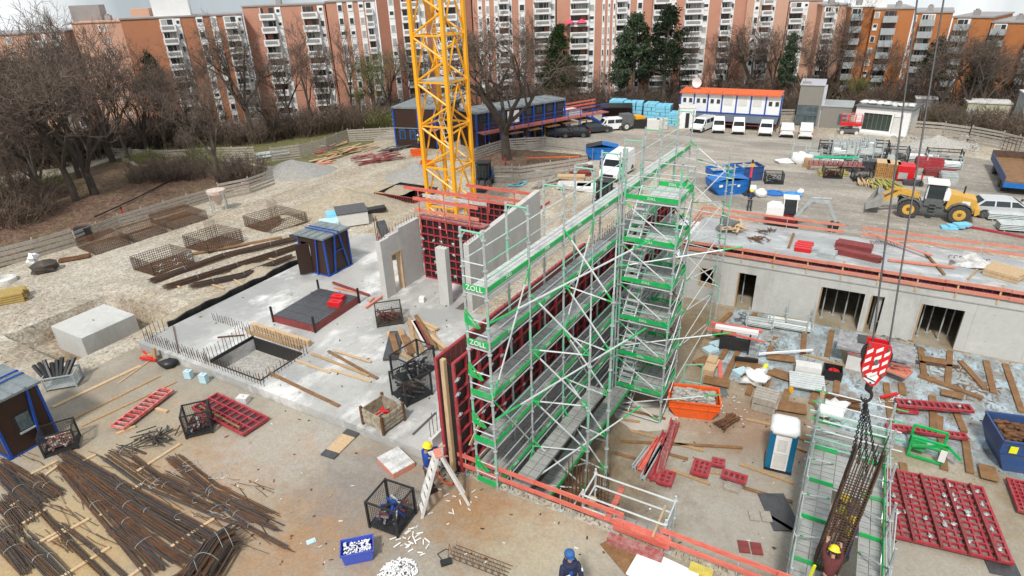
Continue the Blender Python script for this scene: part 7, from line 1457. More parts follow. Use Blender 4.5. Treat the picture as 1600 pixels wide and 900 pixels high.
obj('upper_wall', mb, brownp, T); mb = MB(); mb.box(-2.6, -.1, H_-.12, L+.1, 3.9, H_+.08); [mb.box(-2.5+(L+2.5)*k/n, 0, H_+.08, -2.5+(L+2.5)*k/n+.1, 3.9, H_+.14) for k in range(n+1)]; obj('roof', mb, hutroof, T)
mb = MB(); [mb.box(-2.5+(L+2.5)*k/n-.06, -.1, 0, -2.5+(L+2.5)*k/n+.08, .1, H_-.1) for k in range(n+1)]; obj('post', mb, blue, T)
mb = MB(); mb.box(-2.5, -1.5, H_*.5-.12, L+6, -.1, H_*.5); obj('walkway', mb, M('walk_red', (.42, .13, .11), .7), T)
mb = MB(); [mb.box(-2.5, -1.5, H_*.5+z, L+6, -1.45, H_*.5+z+.05) for z in (.5, 1.0)]; [mb.box(x-2.4, -1.5, 0, x-2.33, -1.43, H_*.5+1.0) for x in range(0, int(L)+8, 2)]; obj('railing', mb, blue, T)
for k in range(5): mb = MB(); mb.box(k*2.7+1.0, -1.0, 0, k*2.7+1.1, -.9, H_*.5-.15); mb.box(k*2.7+2.2, -1.0, 0, k*2.7+2.3, -.9, H_*.5-.15); mb.box(k*2.7+.8, -2.0, H_*.5-.5, k*2.7+2.6, -.2, H_*.5-.42); obj('timber_porch', mb, [wood_d], T)
for k in range(n): mb = MB(); x = -2.5+(L+2.5)*(k+.3)/n; mb.box(x, .06, H_*.5+.9, x+.9, .12, H_*.5+1.7); o = obj('window', mb, dark, T); mb = MB(); mb.box(x+.06, .04, H_*.5+.96, x+.84, .06, H_*.5+1.64); obj('pane', mb, glass, o)
mb = MB(); mb.box(1.7, -.16, H_*.5+.35, 3.3, -.1, H_*.5+1.7); obj('sign', mb, white, T); mb = MB(); mb.box(1.85, -.175, H_*.5+.98, 2.9, -.161, H_*.5+1.06, 0); mb.box(1.95, -.175, H_*.5+1.25, 2.4, -.161, H_*.5+1.38, 1); obj('sign_lettering', mb, [blue_l, dark], T)
mb = MB(); [mb.beam((L+5.5-3.2*t/10, -2.4, .1+(H_*.5-.2)*t/10), (L+5.5-3.2*t/10, -1.5, .1+(H_*.5-.2)*t/10), .28, .04) for t in range(11)]; mb.beam((L+5.8, -2.4, 0), (L+2.2, -2.4, H_*.5), .05, .22); mb.beam((L+5.8, -1.5, 0), (L+2.2, -1.5, H_*.5), .05, .22); mb.beam((L+5.8, -2.4, 1), (L+2.2, -2.4, H_*.5+1), .05, .05); obj('stairs', mb, blue, T)
mb = MB(); [mb.box(L+.2, 1+.0*k, H_*.5+.3+.4*k, L+6, 1.06, H_*.5+.5+.4*k) for k in range(3)]; obj('red_railing', mb, rail_red, T); mb = MB(); mb.box(L+.3, 1.1, 0, L+3.8, 4, 2.3); obj('store', mb, offw, T)
# dark canopy + brown wall near blue pallets
p, r, L = P2(940, 200, 990, 199); T = thing('open_shelter', 'dark flat roofed shelter before the light blue stacks', 'shelter', p+V((0, 1.5, 0)), r-.1); mb = MB(); mb.box(0, 0, 2.2, L, 3, 2.35); obj('roof', mb, dark, T); mb = MB(); mb.box(.2, 1.8, 0, L, 2.2, 2.2); obj('wall', mb, brownp, T)
# light blue stacks
k = 0
for (x0, x1, yb, yt, lb_) in ((950, 972, 188, 157, 'light blue insulation stack leftmost behind the shelter'), (972, 1002, 189, 160, 'tall light blue insulation stack right of the shelter roof'), (1004, 1022, 191, 162, 'light blue insulation stack in the middle of the row'), (1022, 1046, 192, 165, 'broad light blue insulation stack near the dark pines'), (1043, 1058, 197, 177, 'small light blue insulation stack beside the white cabin')):
    p, r, L = P2(x0, yb, x1, yb+1); H_ = HT(p, yt); T = thing('insulation_stack', lb_, 'insulation stack', p, r, 'light blue insulation stacks'); nn = 5; rr = random.Random(x0)
    for i in range(3):
        mb = MB()
        for j in range(nn): mb.cbox((L*(i+.5)/3, 1.2, H_*(j+.5)/nn), (L/3*.93, 2.2, H_/nn*.9), 0, rr.uniform(-.05, .05))
        obj('foil_pack', mb, cyan, T)
for k, (px, py, m_, sx, lb_) in enumerate([(1000, 203, black, 1.6, 'black wrapped pallet beside the dumper'), (1020, 204, offw, 1.5, 'white wrapped pallet before the blue stacks'), (1034, 203, dirtyw, 1.3, 'grey wrapped pallet before the blue stacks')]):
    T = thing('wrapped_pallet', lb_, 'pallet', G(px, py), radians(-12), 'wrapped pallets'); mb = MB(); mb.box(-sx/2, 0, .14, sx/2, 1.3, 1.25); obj('load', mb, m_, T); mb = MB(); [mb.box(-sx/2, y, 0, sx/2, y+.12, .14) for y in (0, .6, 1.18)]; obj('base', mb, wood_g, T)
# white cabin
p = G(1060, 201); T = thing('white_cabin', 'small white cabin with dark door left of the white offices', 'cabin', p, radians(-12)); mb = MB(); mb.box(0, 0, 0, 1.9, 2.4, 2.45); obj('wall', mb, white, T); mb = MB(); mb.box(-.06, -.06, 2.45, 1.96, 2.46, 2.55); obj('roof', mb, offw, T); mb = MB(); mb.box(.75, -.03, .1, 1.2, .0, 1.9); obj('door', mb, dark, T)
# white offices with orange roof
p, q = G(1060, 192), G(1214, 202); d = q-p; L = d.length; r = atan2(d.y, d.x); Ht_ = HT(p, 140); Hm = HT(p, 172)
T = thing('site_office', 'white container offices with blue frame and orange roof on a dark shelter', 'site office', p, r); n = 7; mb = MB()
for k in range(n): mb.box(L*k/n+.1, 0, Hm, L*(k+1)/n-.06, 2.4, Ht_-.35)
obj('wall', mb, white, T); mb = MB(); [mb.box(L*k/n-.03, -.06, Hm-.1, L*k/n+.12, .1, Ht_-.2) for k in range(n+1)]; mb.box(0, -.05, Hm-.12, L, .1, Hm+.02); obj('frame', mb, blue, T)
for k in range(n): mb = MB(); mb.add([(L*k/n-.1, -.4, Ht_-.35), (L*(k+1)/n-.05, -.4, Ht_-.35), (L*(k+1)/n-.05, 2.6, Ht_-.1), (L*k/n-.1, 2.6, Ht_-.1), (L*k/n-.1, -.4, Ht_-.25), (L*(k+1)/n-.05, -.4, Ht_-.2), (L*(k+1)/n-.05, 2.6, Ht_), (L*k/n-.1, 2.6, Ht_)], MB.BF); obj('roof_tarp', mb, orange_r, T)
for k, kind in enumerate('wwwsssw'):
    if kind == 'w': 
        for x in (.18, .62): mb = MB(); x0 = L*(k+x)/n; mb.box(x0, -.02, Hm+1.0, x0+.5, 0, Hm+1.6); o = obj('window', mb, offw, T); mb = MB(); mb.box(x0+.06, -.035, Hm+1.05, x0+.44, -.02, Hm+1.55); obj('pane', mb, glass, o)
    else: mb = MB(); x0 = L*(k+.15)/n; mb.box(x0, -.03, Hm+.9, x0+L/n*.6, 0, Hm+2.1); obj('shutter', mb, bgreyp if False else offw, T)
mb = MB(); mb.box(0, .6, 0, L, 2.4, Hm-.12); obj('shelter_wall', mb, M('shelter_sheet', (.06, .065, .08), .4, 0, .3, 2), T); mb = MB(); mb.add([(-.6, -1.8, Hm-.75), (L, -1.8, Hm-.75), (L, 0, Hm-.2), (-.6, 0, Hm-.2), (-.6, -1.8, Hm-.68), (L, -1.8, Hm-.68), (L, 0, Hm-.13), (-.6, 0, Hm-.13)], MB.BF); obj('awning', mb, M('awning_grey', (.10, .12, .15), .4), T)
mb = MB(); [mb.box(L*k/6, -1.7, 0, L*k/6+.1, -1.6, Hm-.75) for k in range(7)]; mb.box(0, -1.72, Hm-1.1, L, -1.66, Hm-1.0); obj('shelter_frame', mb, M('shelter_red', (.25, .06, .05), .6), T)
mb = MB(); mb.lathe((L*.13, 1.5, Ht_+.7), [(.05, .25), (.45, .1), (.6, -.1), (.02, .12)], 14, 0, 'Y'); mb.tube((L*.13, 1.7, Ht_-.2), (L*.13, 1.7, Ht_+.7), .05, 5); obj('dish', mb, white, T)
# grey pavilion
p, q = G(1241, 196), G(1277, 198); d = q-p; r = atan2(d.y, d.x); L = d.length; Ht_ = HT(p, 133); T = thing('grey_pavilion', 'grey clad tower with glass ground floor beside the white offices', 'pavilion', p, r)
mb = MB(); mb.box(0, 0, Ht_*.52, L, 5, Ht_); mb.box(L-.25, 0, 0, L, 5, Ht_*.52); mb.box(0, 4, 0, L-.25, 5, Ht_*.52); obj('wall', mb, bgrey, T); mb = MB(); mb.box(-.1, -.1, Ht_, L+.1, 5.1, Ht_+.12); mb.box(L, -.05, .0, L+.35, .25, Ht_+.1); obj('roof_edge', mb, M('edge_lilac', (.55, .55, .6), .4), T)
mb = MB(); mb.box(.05, .05, .1, L-.25, .12, Ht_*.52); mb.box(.0, .12, .1, .06, 4, Ht_*.52); o = obj('window', mb, glassb, T); mb = MB(); [mb.box(x, -.02, 0, x+.08, .05, Ht_*.52) for x in (0, L*.24, L*.49, L*.72, L-.3)]; mb.box(0, -.02, Ht_*.26, L-.3, .05, Ht_*.26+.08); obj('frame', mb, greym, o); mb = MB(); mb.tube((.4, 1, Ht_+.1), (.4, 1, Ht_+1.5), .04, 5); mb.box(.1, .4, Ht_+.12, 1.1, 1.2, Ht_+.35); obj('antenna', mb, bgreyp, T)
p, q = G(1279, 199), G(1325, 202); d = q-p; r = atan2(d.y, d.x); L = d.length; H2 = HT(p, 166); T = thing('grey_pavilion', 'low grey clad wing with one window beside the grey tower', 'pavilion', p, r); mb = MB(); mb.box(0, 0, 0, L, 4.5, H2); obj('wall', mb, bgrey, T); mb = MB(); mb.box(-.1, -.08, H2, L+.08, 4.6, H2+.1); obj('roof_edge', mb, steel, T)
mb = MB(); mb.box(L*.6, -.04, .5, L*.88, 0, H2*.68); o = obj('window', mb, greym, T); mb = MB(); mb.box(L*.62, -.05, .56, L*.73, -.03, H2*.66); mb.box(L*.75, -.05, .56, L*.86, -.03, H2*.66); obj('pane', mb, glassb, o)
p, q = G(1331, 205), G(1415, 214); d = q-p; r = atan2(d.y, d.x); L = d.length; H3 = HT(p, 166); T = thing('white_pavilion', 'white show pavilion with wide glazed front and white door', 'pavilion', p, r)
mb = MB(); mb.box(0, 0, 0, .9, 4.5, H3); mb.box(L-1.1, 0, 0, L, 4.5, H3); mb.box(.9, 0, H3*.78, L-1.1, 4.5, H3); mb.box(.9, 0, 0, L-1.1, 4.5, .35); mb.box(L*.68, 0, .35, L-1.1, 4.5, H3*.78); mb.box(.9, 3.5, .35, L*.68, 4.5, H3*.78); obj('wall', mb, white, T)
mb = MB(); mb.box(-.15, -.2, H3, L+.3, 4.7, H3+.15); obj('roof', mb, greym, T); mb = MB(); mb.box(.9, .15, .35, L*.68, .2, H3*.78); o = obj('window', mb, M('green_glass', (.05, .07, .055), .15), T); mb = MB(); [mb.box(.9+(L*.68-.9)*k/6, .08, .35, .9+(L*.68-.9)*k/6+.07, .15, H3*.78) for k in range(7)]; obj('frame', mb, greym, o)
mb = MB(); mb.box(L*.72, -.03, .1, L*.87, 0, H3*.7); o = obj('door', mb, offw, T); mb = MB(); mb.box(L*.715, -.04, .1, L*.72, .0, H3*.82); mb.box(L*.87, -.04, .1, L*.875, 0, H3*.82); mb.box(L*.715, -.04, H3*.7, L*.875, 0, H3*.715); obj('frame', mb, greym, o); mb = MB(); mb.box(-.2, -.9, -.05, L, -.01, .12); obj('step', mb, offw, T)
mb = MB(); [mb.blob((L*(k+.5)/7, 1.5, H3+.3), (.5, .5, .25), k, 6, 4) for k in range(7)]; obj('roof_gravel_bags', mb, offw, T)
# pale cabins right
for (px, py, w_, d_, h_, m_, lb_) in ((1503, 196, 4.2, 3, 2.6, M('cream', (.52, .50, .36), .7, 0, .1, 2), 'cream rendered hut behind the right plank fence'), (1586, 212, 4.5, 4, 4.2, M('cabin_pale', (.42, .45, .47), .6, 0, .1, 2), 'pale grey cabin at the right photo edge'), (1425, 184, 2.4, 2, 2.3, bgreyp, 'small grey hut between the tree trunks')):
    p = G(px, py); T = thing('cabin', lb_, 'cabin', p, radians(-28)); mb = MB(); mb.box(0, 0, 0, w_, d_, h_); obj('wall', mb, m_, T); mb = MB(); mb.box(-.1, -.1, h_, w_+.1, d_+.1, h_+.12); obj('roof', mb, offw, T); mb = MB(); mb.box(.4, -.03, .1, 1.1, 0, h_*.75); obj('door', mb, steel, T)
# ============================================================ STORAGE ROWS in the yard
def rackst(px, py, ytop, w_, kind, label):
    p = G(px, py); H_ = max(1.0, HT(p, ytop)); T = thing('stacking_rack', label, 'stacking rack', p, radians(-27), 'steel racks in the storage rows'); d_ = 1.3; n = max(1, round(H_/1.15))
    mb = MB(); [mb.box(x-.05, y-.05, 0, x+.05, y+.05, H_) for x in (0, w_) for y in (0, d_)]
    for k in range(n+1):
        z = .15+(H_-.25)*k/n
        for (x0, y0, x1, y1) in ((0, 0, w_, 0), (w_, 0, w_, d_), (w_, d_, 0, d_), (0, d_, 0, 0)): mb.beam((x0, y0, z), (x1, y1, z), .07, .07)
    obj('frame', mb, steel if kind < 2 else dark, T)
    for k in range(n):
        z = .15+(H_-.25)*k/n; mb = MB(); rr = random.Random(int(px)+k)
        if kind == 0: [mb.tube((-.1, .1+.13*i, z+.12+.12*j), (w_+.1, .1+.13*i, z+.12+.12*j), .045, 5) for i in range(9) for j in range(3)]; m_ = steel
        elif kind == 1: [mb.box(.08, .1+.2*i, z+.05, w_-.08, .22+.2*i, z+.65*rr.uniform(.6, 1)) for i in range(6)]; m_ = steel_l
        else: [mb.cbox((rr.uniform(.2, w_-.2), rr.uniform(.2, d_-.2), z+rr.uniform(.15, .5)), (.35, .25, .2), 0, rr.uniform(0, 3)) for i in range(9)]; m_ = greym
        obj('load', mb, m_, T)
RK = [(1236, 250, 225, 1.5, 0, 'bright rack leftmost in the storage rows'), (1256, 252, 232, 1.4, 1, 'low rack with grey load second from the left'), (1276, 250, 222, 1.1, 2, 'black mesh rack beside the low rack'), (1291, 250, 221, 1.0, 1, 'tall grey rack right of the black mesh rack'), (1297, 258, 224, 1.2, 0, 'front tall tube rack fourth in the row'), (1311, 258, 223, 1.2, 1, 'tall rack in the middle of the storage row'), (1326, 258, 221, 1.2, 0, 'tall tube rack before the scissor lift'), (1338, 260, 222, 1.2, 1, 'tall silver rack left of the timber blocks'),
      (1350, 258, 219, 1.3, 1, 'tallest silver rack behind the timber blocks'), (1362, 258, 222, 1.1, 2, 'dark tall rack with a black box on top'), (1376, 254, 229, 1.2, 1, 'grey rack with yellow straps behind the timber'), (1388, 252, 231, 1.6, 2, 'wide black mesh rack behind the red boxes'), (1416, 252, 234, 2.6, 0, 'long low tube rack right of the black mesh racks'), (1446, 256, 234, 2.8, 2, 'black open rack of long steel at the right'), (1446, 262, 243, 2.8, 0, 'front long tube rack at the right end'),
      (1318, 262, 245, 1.1, 1, 'small low rack before the tall middle ones'), (1330, 264, 247, 1.2, 1, 'small low rack left of the timber blocks'), (1282, 256, 241, 1.2, 0, 'low rack behind the green pipes'), (1300, 246, 219, 1.1, 0, 'rear rack behind the fourth one'), (1322, 246, 217, 1.2, 1, 'rear rack behind the middle ones'), (1346, 248, 216, 1.2, 0, 'rear rack behind the tallest silver one')]
for a_ in RK: rackst(*a_)
def blockst(px, py, w_, d_, h_, m_, label, ang=-27, name='timber_block', cat='timber stack', top=None, n=6):
    T = thing(name, label, cat, G(px, py), radians(ang)); mb = MB(); rr = random.Random(px)
    for i in range(n):
        for j in range(n): mb.box(w_*i/n+.01, rr.uniform(-.03, .03), h_*j/n, w_*(i+1)/n-.01, d_, h_*(j+1)/n-.015)
    obj('stack', mb, m_, T)
    if top: mb = MB(); mb.box(-.03, -.02, h_, w_+.03, d_+.02, h_+.05); obj('cover', mb, top, T)
blockst(1366, 277, 1.0, 1.6, 1.3, M('stack_ochre', (.50, .27, .09), .75, 0, .3, 3), 'left square block of stacked timber with pale top', top=wood2); blockst(1382, 279, 1.0, 1.6, 1.3, M('stack_ochre2', (.47, .25, .09), .75, 0, .3, 3), 'right square block of stacked timber with pale top', top=wood2)
T = thing('red_container', 'bright red tool container right of the timber blocks', 'container', G(1399, 283), radians(-27)); mb = MB(); mb.box(0, 0, .15, 1.3, 1.6, 1.35); obj('body', mb, redp, T); mb = MB(); mb.box(.1, -.03, .25, .8, 0, .8); obj('panel', mb, steel, T)
blockst(1345, 268, 1.2, 1.2, 1.0, darkply, 'dark shiny wrapped stack behind the loose planks', name='wrapped_stack', cat='stack'); blockst(1254, 262, .7, .6, .9, wood, 'brown small pallet stack before the white sheet', name='pallet_stack', cat='pallet stack')
for k, (px, py, ang, m_, lb_) in enumerate([(1352, 287, 60, wood2, 'loose pale planks fanned before the timber blocks'), (1370, 290, 75, M('yellow_beam', (.50, .46, .12), .7, 0, .3, 3), 'yellow formwork beams left of the red container'), (1388, 291, 85, M('yellow_beam2', (.48, .44, .12), .7, 0, .3, 3), 'yellow formwork beams right of the others'), (1300, 273, -10, M('yellow_beam3', (.48, .40, .15), .7, 0, .3, 3), 'yellow beams stacked behind the dark mesh crate')]):
    mb = MB(); rr = random.Random(k)
    for i in range(12): mb.cbox((rr.uniform(-.1, .1), -.7+.12*i, .1+.1*(i % 3)), (2.4, .1, .12), 0, rr.uniform(-.18, .18))
    one('beam_bundle', lb_, 'beams', mb, m_, G(px, py), radians(ang))
mb = MB(); [mb.tube((0, .16*k, 1.0), (3.8, .16*k, 1.0), .09, 8) for k in range(3)]; one('green_pipes', 'bright green pipes lying before the silver racks', 'pipes', mb, M('pipe_green', (0, .42, .2), .4), G(1270, 262), radians(-14))
mb = MB(); [mb.box(.42*k, 0, .55, .42*k+.3, .3, .95) for k in range(11)]; mb.box(0, 0, .5, 4.8, .3, .55); one('slotted_rail', 'dark slotted steel rail under the green pipes', 'rail', mb, cons, G(1262, 267), radians(-15))
for (px, py, lb_, f_) in ((1287, 279, 'dark mesh crate with red fittings at the front of the storage rows', [fred2, dark]), (1333, 284, 'dark mesh crate left of the loose planks', [greym, dark]), (1195, 288, 'dark mesh crate beside the big bags and skip', [dark, steel]), (1165, 555, 'x', None)):
    if lb_ == 'x': continue
    meshbox(lb_, G(px, py), radians(-15), 1.5, 1.1, 1.0, f_, dark, seed=px)
mb = MB(); mb.blob((0, 0, .5), (1.0, .5, .7), 4, 9, 6); mb.blob((-1.4, .1, .15), (1.1, .5, .3), 5, 9, 6); one('white_sheeting', 'crumpled white sheeting at the left of the storage rows', 'sheeting', mb, white, G(1252, 256), radians(-15), smooth=True)
for (px, py, m_, lb_, s_) in ((1430, 262, fred, 'dark red panel stack between the right racks', (2.2, 1.2, .9)), (1445, 276, fred2, 'red steel stack right behind the loader cab', (2.4, 1.4, .6)), (1428, 287, dirtyw, 'white and black striped roll behind the loader', (1.4, .8, .6)), (1470, 286, steel, 'grey tube bundle right of the loader cab', (1.2, 1.6, .8)), (1412, 290, darkply, 'dark low stack left of the loader cab', (1.4, .9, .4)), (1310, 268, darkply, 'dark sheets beside the green pipes', (1.6, 1.2, .5))):
    mb = MB(); [mb.box(0, s_[1]*k/5, 0, s_[0], s_[1]*(k+.85)/5, s_[2]*(.8+.2*(k % 2))) for k in range(5)]; [mb.box(0-.04, 0, s_[2]*j/3, s_[0]+.04, s_[1], s_[2]*j/3+.04) for j in range(3)]; one('material_stack', lb_, 'stack', mb, m_, G(px, py), radians(-25))
for k, (px, py) in enumerate(((1542, 345), (1560, 362), (1585, 362))):
    T = thing('tube_bundle', ['scaffold tube bundle before the silver car front', 'lowest scaffold tube bundle by the silver car', 'right scaffold tube bundle by the silver car'][k], 'tube bundle', G(px, py), radians(-20)); mb = MB(); [mb.tube((0, .11*i, .2+.12*j), (2.2, .11*i, .2+.12*j), .05, 5) for i in range(9) for j in range(4)]; obj('tubes', mb, steel, T); mb = MB(); [mb.box(x-.04, -.1, 0, x+.04, 1.05, .12) or mb.box(x-.04, -.12, 0, x+.04, -.06, .9) or mb.box(x-.04, 1.0, 0, x+.04, 1.06, .9) for x in (.3, 1.9)]; obj('rack_frame', mb, steel, T)
for k, (px, py, m_, lb_) in enumerate([(1210, 303, blue_l, 'left blue round lid lying in the yard'), (1238, 305, M('disc_blue', (.05, .3, .7), .4), 'right blue round lid lying in the yard')]): mb = MB(); mb.lathe((0, 0, 0), [(.75, 0), (.78, .12), (.6, .14), (.58, .08)], 20); one('round_lid', lb_, 'lid', mb, m_, G(px, py))
mb = MB(); [mb.cbox((.4*k, .1*k, .12*(k+1)), (1.0, .6, .16), 0, .2*k) for k in range(3)]; one('foam_boards', 'light blue foam boards lying below the wheel loader', 'foam boards', mb, cyan, G(1482, 358), radians(-20))
for (px, py, s_, lb_) in ((1175, 300, .42, 'left white big bag beside the blue skip'), (1188, 308, .5, 'right white big bag before the mesh crate'), (1250, 303, .3, 'tiny pale stone bag by the lids')): mb = MB(); mb.blob((0, 0, s_*.7), (s_, s_*.9, s_*.8), px, 9, 6, 0, .2); one('big_bag', lb_, 'bag', mb, white, G(px, py), smooth=True)
mb = MB(); mb.tube((0, 0, 0), (0, 0, 3.0), .08, 7); mb.tube((0, 0, 1.5), (0, 0, 2.4), .1, 7, None, 1); mb.tube((0, 0, 2.4), (0, 0, 2.7), .12, 7, None, 2); mb.box(-.5, -.5, 0, .5, .5, .1); one('site_post', 'tall black post with red band behind the yard worker', 'post', mb, [dark, M('pink_red', (.75, .06, .12), .5), yellow], G(1169, 304))
# things left of the delivery van
mb = MB(); [mb.cbox((.25*k, .12*k, .15+.1*(k % 2)), (2.6, .14, .1), 0, .12*((k*7) % 5-2)) for k in range(12)]; one('plank_heap', 'weathered plank heap before the planting bed fence', 'planks', mb, wood_g, G(850, 292), radians(40))
mb = MB(); [mb.cbox((.3*k, .2*k, .12), (1.4, .25, .12), 0, .5*k) for k in range(3)]; one('foam_strips', 'light blue foam strips left of the plank heap', 'foam strips', mb, cyan, G(806, 291), 0)
for k, (px, py, sx, sy, m_, lb_) in enumerate([(885, 297, 3.0, 1.6, dirtyw, 'left white panel stack before the telehandler'), (915, 300, 2.4, 1.5, white, 'right white panel stack before the telehandler'), (885, 282, 2.6, .9, wood2, 'pale board stack beside the fence end'), (905, 275, 2.0, .8, fred2, 'red board stack left of the delivery van'), (915, 262, 1.6, .8, dirtyw, 'white pallet load at the fence end'), (925, 268, 1.0, .8, brownp, 'brown box stack left of the delivery van'), (850, 275, 2.2, .8, steel, 'grey scaffold parts by the bed fence')]):
    mb = MB(); [mb.cbox((sx/2, sy/2, .08+.14*j), (sx, sy, .11), 0, .06*((j*3) % 4-1.5)) for j in range(3)]; one('panel_stack', lb_, 'stack', mb, m_, G(px-15, py), radians(-12))
mb = MB(); mb.beam((0, 0, 0), (5.5, .8, 0), .2, .08); one('red_plank', 'orange boards lying in the planting bed', 'plank', mb, orange, G(822, 247, .4), radians(-10))
mb = MB(); mb.blob((0, 0, .2), (.25, .25, .25), 3, 8, 6, 0, 0); one('red_ball', 'small red round marker by the dark cars', 'marker', mb, redp, G(839, 220, .3), smooth=True)
# ============================================================ LOW ROOF ITEMS (z about .35)
ZR = .33
def flatstack(label, x0, y0, x1, y1, d_, h_, m_, z=ZR, n=4, name='board_stack', cat='board stack'):
    p, r, L = P2(x0, y0, x1, y1, z); mb = MB(); rr = random.Random(x0)
    for j in range(n): mb.box(rr.uniform(-.06, .06), d_*j/n, 0, L+rr.uniform(-.06, .06), d_*(j+.8)/n, h_); mb.box(rr.uniform(-.06, .06), d_*j/n, h_*.5, L+.05, d_*(j+.82)/n, h_*.58)
    return one(name, label, cat, mb, m_, p, r)
flatstack('bright red steel profiles left on the low roof', 1240, 392, 1266, 396, 1.6, .25, redp); flatstack('dark red slotted rails stacked in the middle of the low roof', 1302, 396, 1374, 412, .5, .35, fred2, n=3); flatstack('second dark red rail stack behind the first on the low roof', 1304, 386, 1360, 396, .9, .35, fred2, n=5)
flatstack('grey steel boxes beside the red profiles', 1278, 400, 1302, 405, .9, .3, steel); flatstack('grey steel grid behind the red profiles', 1266, 393, 1290, 398, .9, .25, steel, n=6)
flatstack('pale yellow timber beams stacked on the low roof right', 1533, 428, 1588, 444, 1.6, .4, wood2, n=8)
flatpanel('long thin salmon board lying on the low roof', 1388, 408, 1492, 420, .15, 2, 1, .36, salmon, salmon)
plank(1358, 365, 1456, 400, 'salmon plank slanting across the yard side rail', salmon, .2, .06, .6); plank(1444, 395, 1475, 430, 'brown timber leaning on the low roof', wood_d, .15, .1, ZR); plank(1512, 437, 1530, 418, 'thin brown timber before the pale beam stack', wood, .1, .06, ZR); plank(1232, 388, 1240, 366, 'brown post lying left on the low roof', wood_d, .16, .1, ZR)
plank(1515, 356, 1600, 372, 'long dark red beam lying in the yard at the right', fred, .18, .15, .03)
mb = MB(); [mb.path([(.28*k+.1*sin(j), .5*(j % 2), .1) for j in range(2)]+[(.28*(k+1), .5*((j+1) % 2), .1)], .02, 4) for k in range(8)]; one('bent_bars', 'bent rebar loops left of the dark sheet heap', 'rebar', mb, rust, G(1482, 405, ZR), radians(-25)); mb = MB(); [mb.path([(.3*k, 0, .1), (.3*k, .5, .1), (.3*k+.15, .5, .1), (.3*k+.15, 0, .1)], .02, 4) for k in range(7)]; one('bent_bars', 'bent rebar loops behind the middle rail stacks', 'rebar', mb, rust, G(1362, 383, ZR), radians(-15))
mb = MB(); mb.blob((0, 0, .2), (1.1, .8, .35), 7, 9, 6, 0, .5); one('sheet_heap', 'black and white crumpled sheeting heap on the low roof', 'sheeting', mb, dirtyw, G(1513, 412, ZR), 0)
mb = MB(); rr = random.Random(1); [mb.beam(V((rr.gauss(0, .4), rr.gauss(0, .3), .15+rr.random()*.4)), V((rr.gauss(0, .5), rr.gauss(0, .4), .1+rr.random()*.5)), .14, .05) for k in range(16)]; one('wood_pile', 'jumbled pale timber pile at the left end of the low roof', 'timber', mb, wood2, G(1150, 362, ZR)); mb = MB(); mb.blob((0, 0, .3), (.7, .5, .5), 11, 8, 5, 0, .5); one('grey_sacks', 'grey sacks beside the jumbled timber pile', 'sacks', mb, greym, G(1135, 358, ZR))
litterheap('rust_bars', 'rusty wire scraps on the low roof left part', 1185, 375, ZR, .7, 40, rust_o, 'scraps', .3, 9, .04); litterheap('rust_bars', 'thin rusty bars on the low roof beside the sheet', 1200, 362, ZR, .7, 24, rust, 'scraps', .4, 10, .03)
# ============================================================ COURTYARD ITEMS (z=-3.5)
ZC = -3.48
T = thing('portable_toilet', 'blue and white portable toilet standing in the courtyard', 'toilet', G(1215, 725, -3.5), RZ+radians(6)); w_ = .58
mb = MB(); mb.box(-w_, -w_, 0, w_, w_, .14); obj('base', mb, black, T); mb = MB(); mb.box(-w_+.02, -w_+.03, .14, w_-.02, w_-.03, 2.15); obj('cabin', mb, teal, T)
mb = MB(); mb.box(-w_*.55, -w_-.01, .16, w_*.55, -w_+.03, 2.12); o = obj('door', mb, white, T); mb = MB(); mb.box(-w_*.45, -w_-.02, .25, w_*.45, -w_-.01, 1.0); mb.box(-w_*.35, -w_-.02, 1.2, w_*.3, -w_-.01, 1.85); obj('door_panel', mb, offw, o)
pts = []; mb = MB(); n = 20
prof = [(.60, 2.05), (.61, 2.2), (.57, 2.36), (.42, 2.45), (.01, 2.5)]
vs = []; 
for r_, z in prof:
    for i in range(n): a = 2*pi*i/n; c, s_ = cos(a), sin(a); k = 1/max(abs(c), abs(s_)); k = min(k, 1.33); vs.append((c*r_*k, s_*r_*k, z))
mb.add(vs, [(k*n+i, k*n+(i+1) % n, (k+1)*n+(i+1) % n, (k+1)*n+i) for k in range(len(prof)-1) for i in range(n)]+[tuple(range(n-1, -1, -1))]); obj('roof', mb, white, T, smooth=True)
mb = MB(); mb.box(-.3, -w_-.014, 1.02, .3, -w_-.008, 1.06); obj('lettering', mb, steel, T)
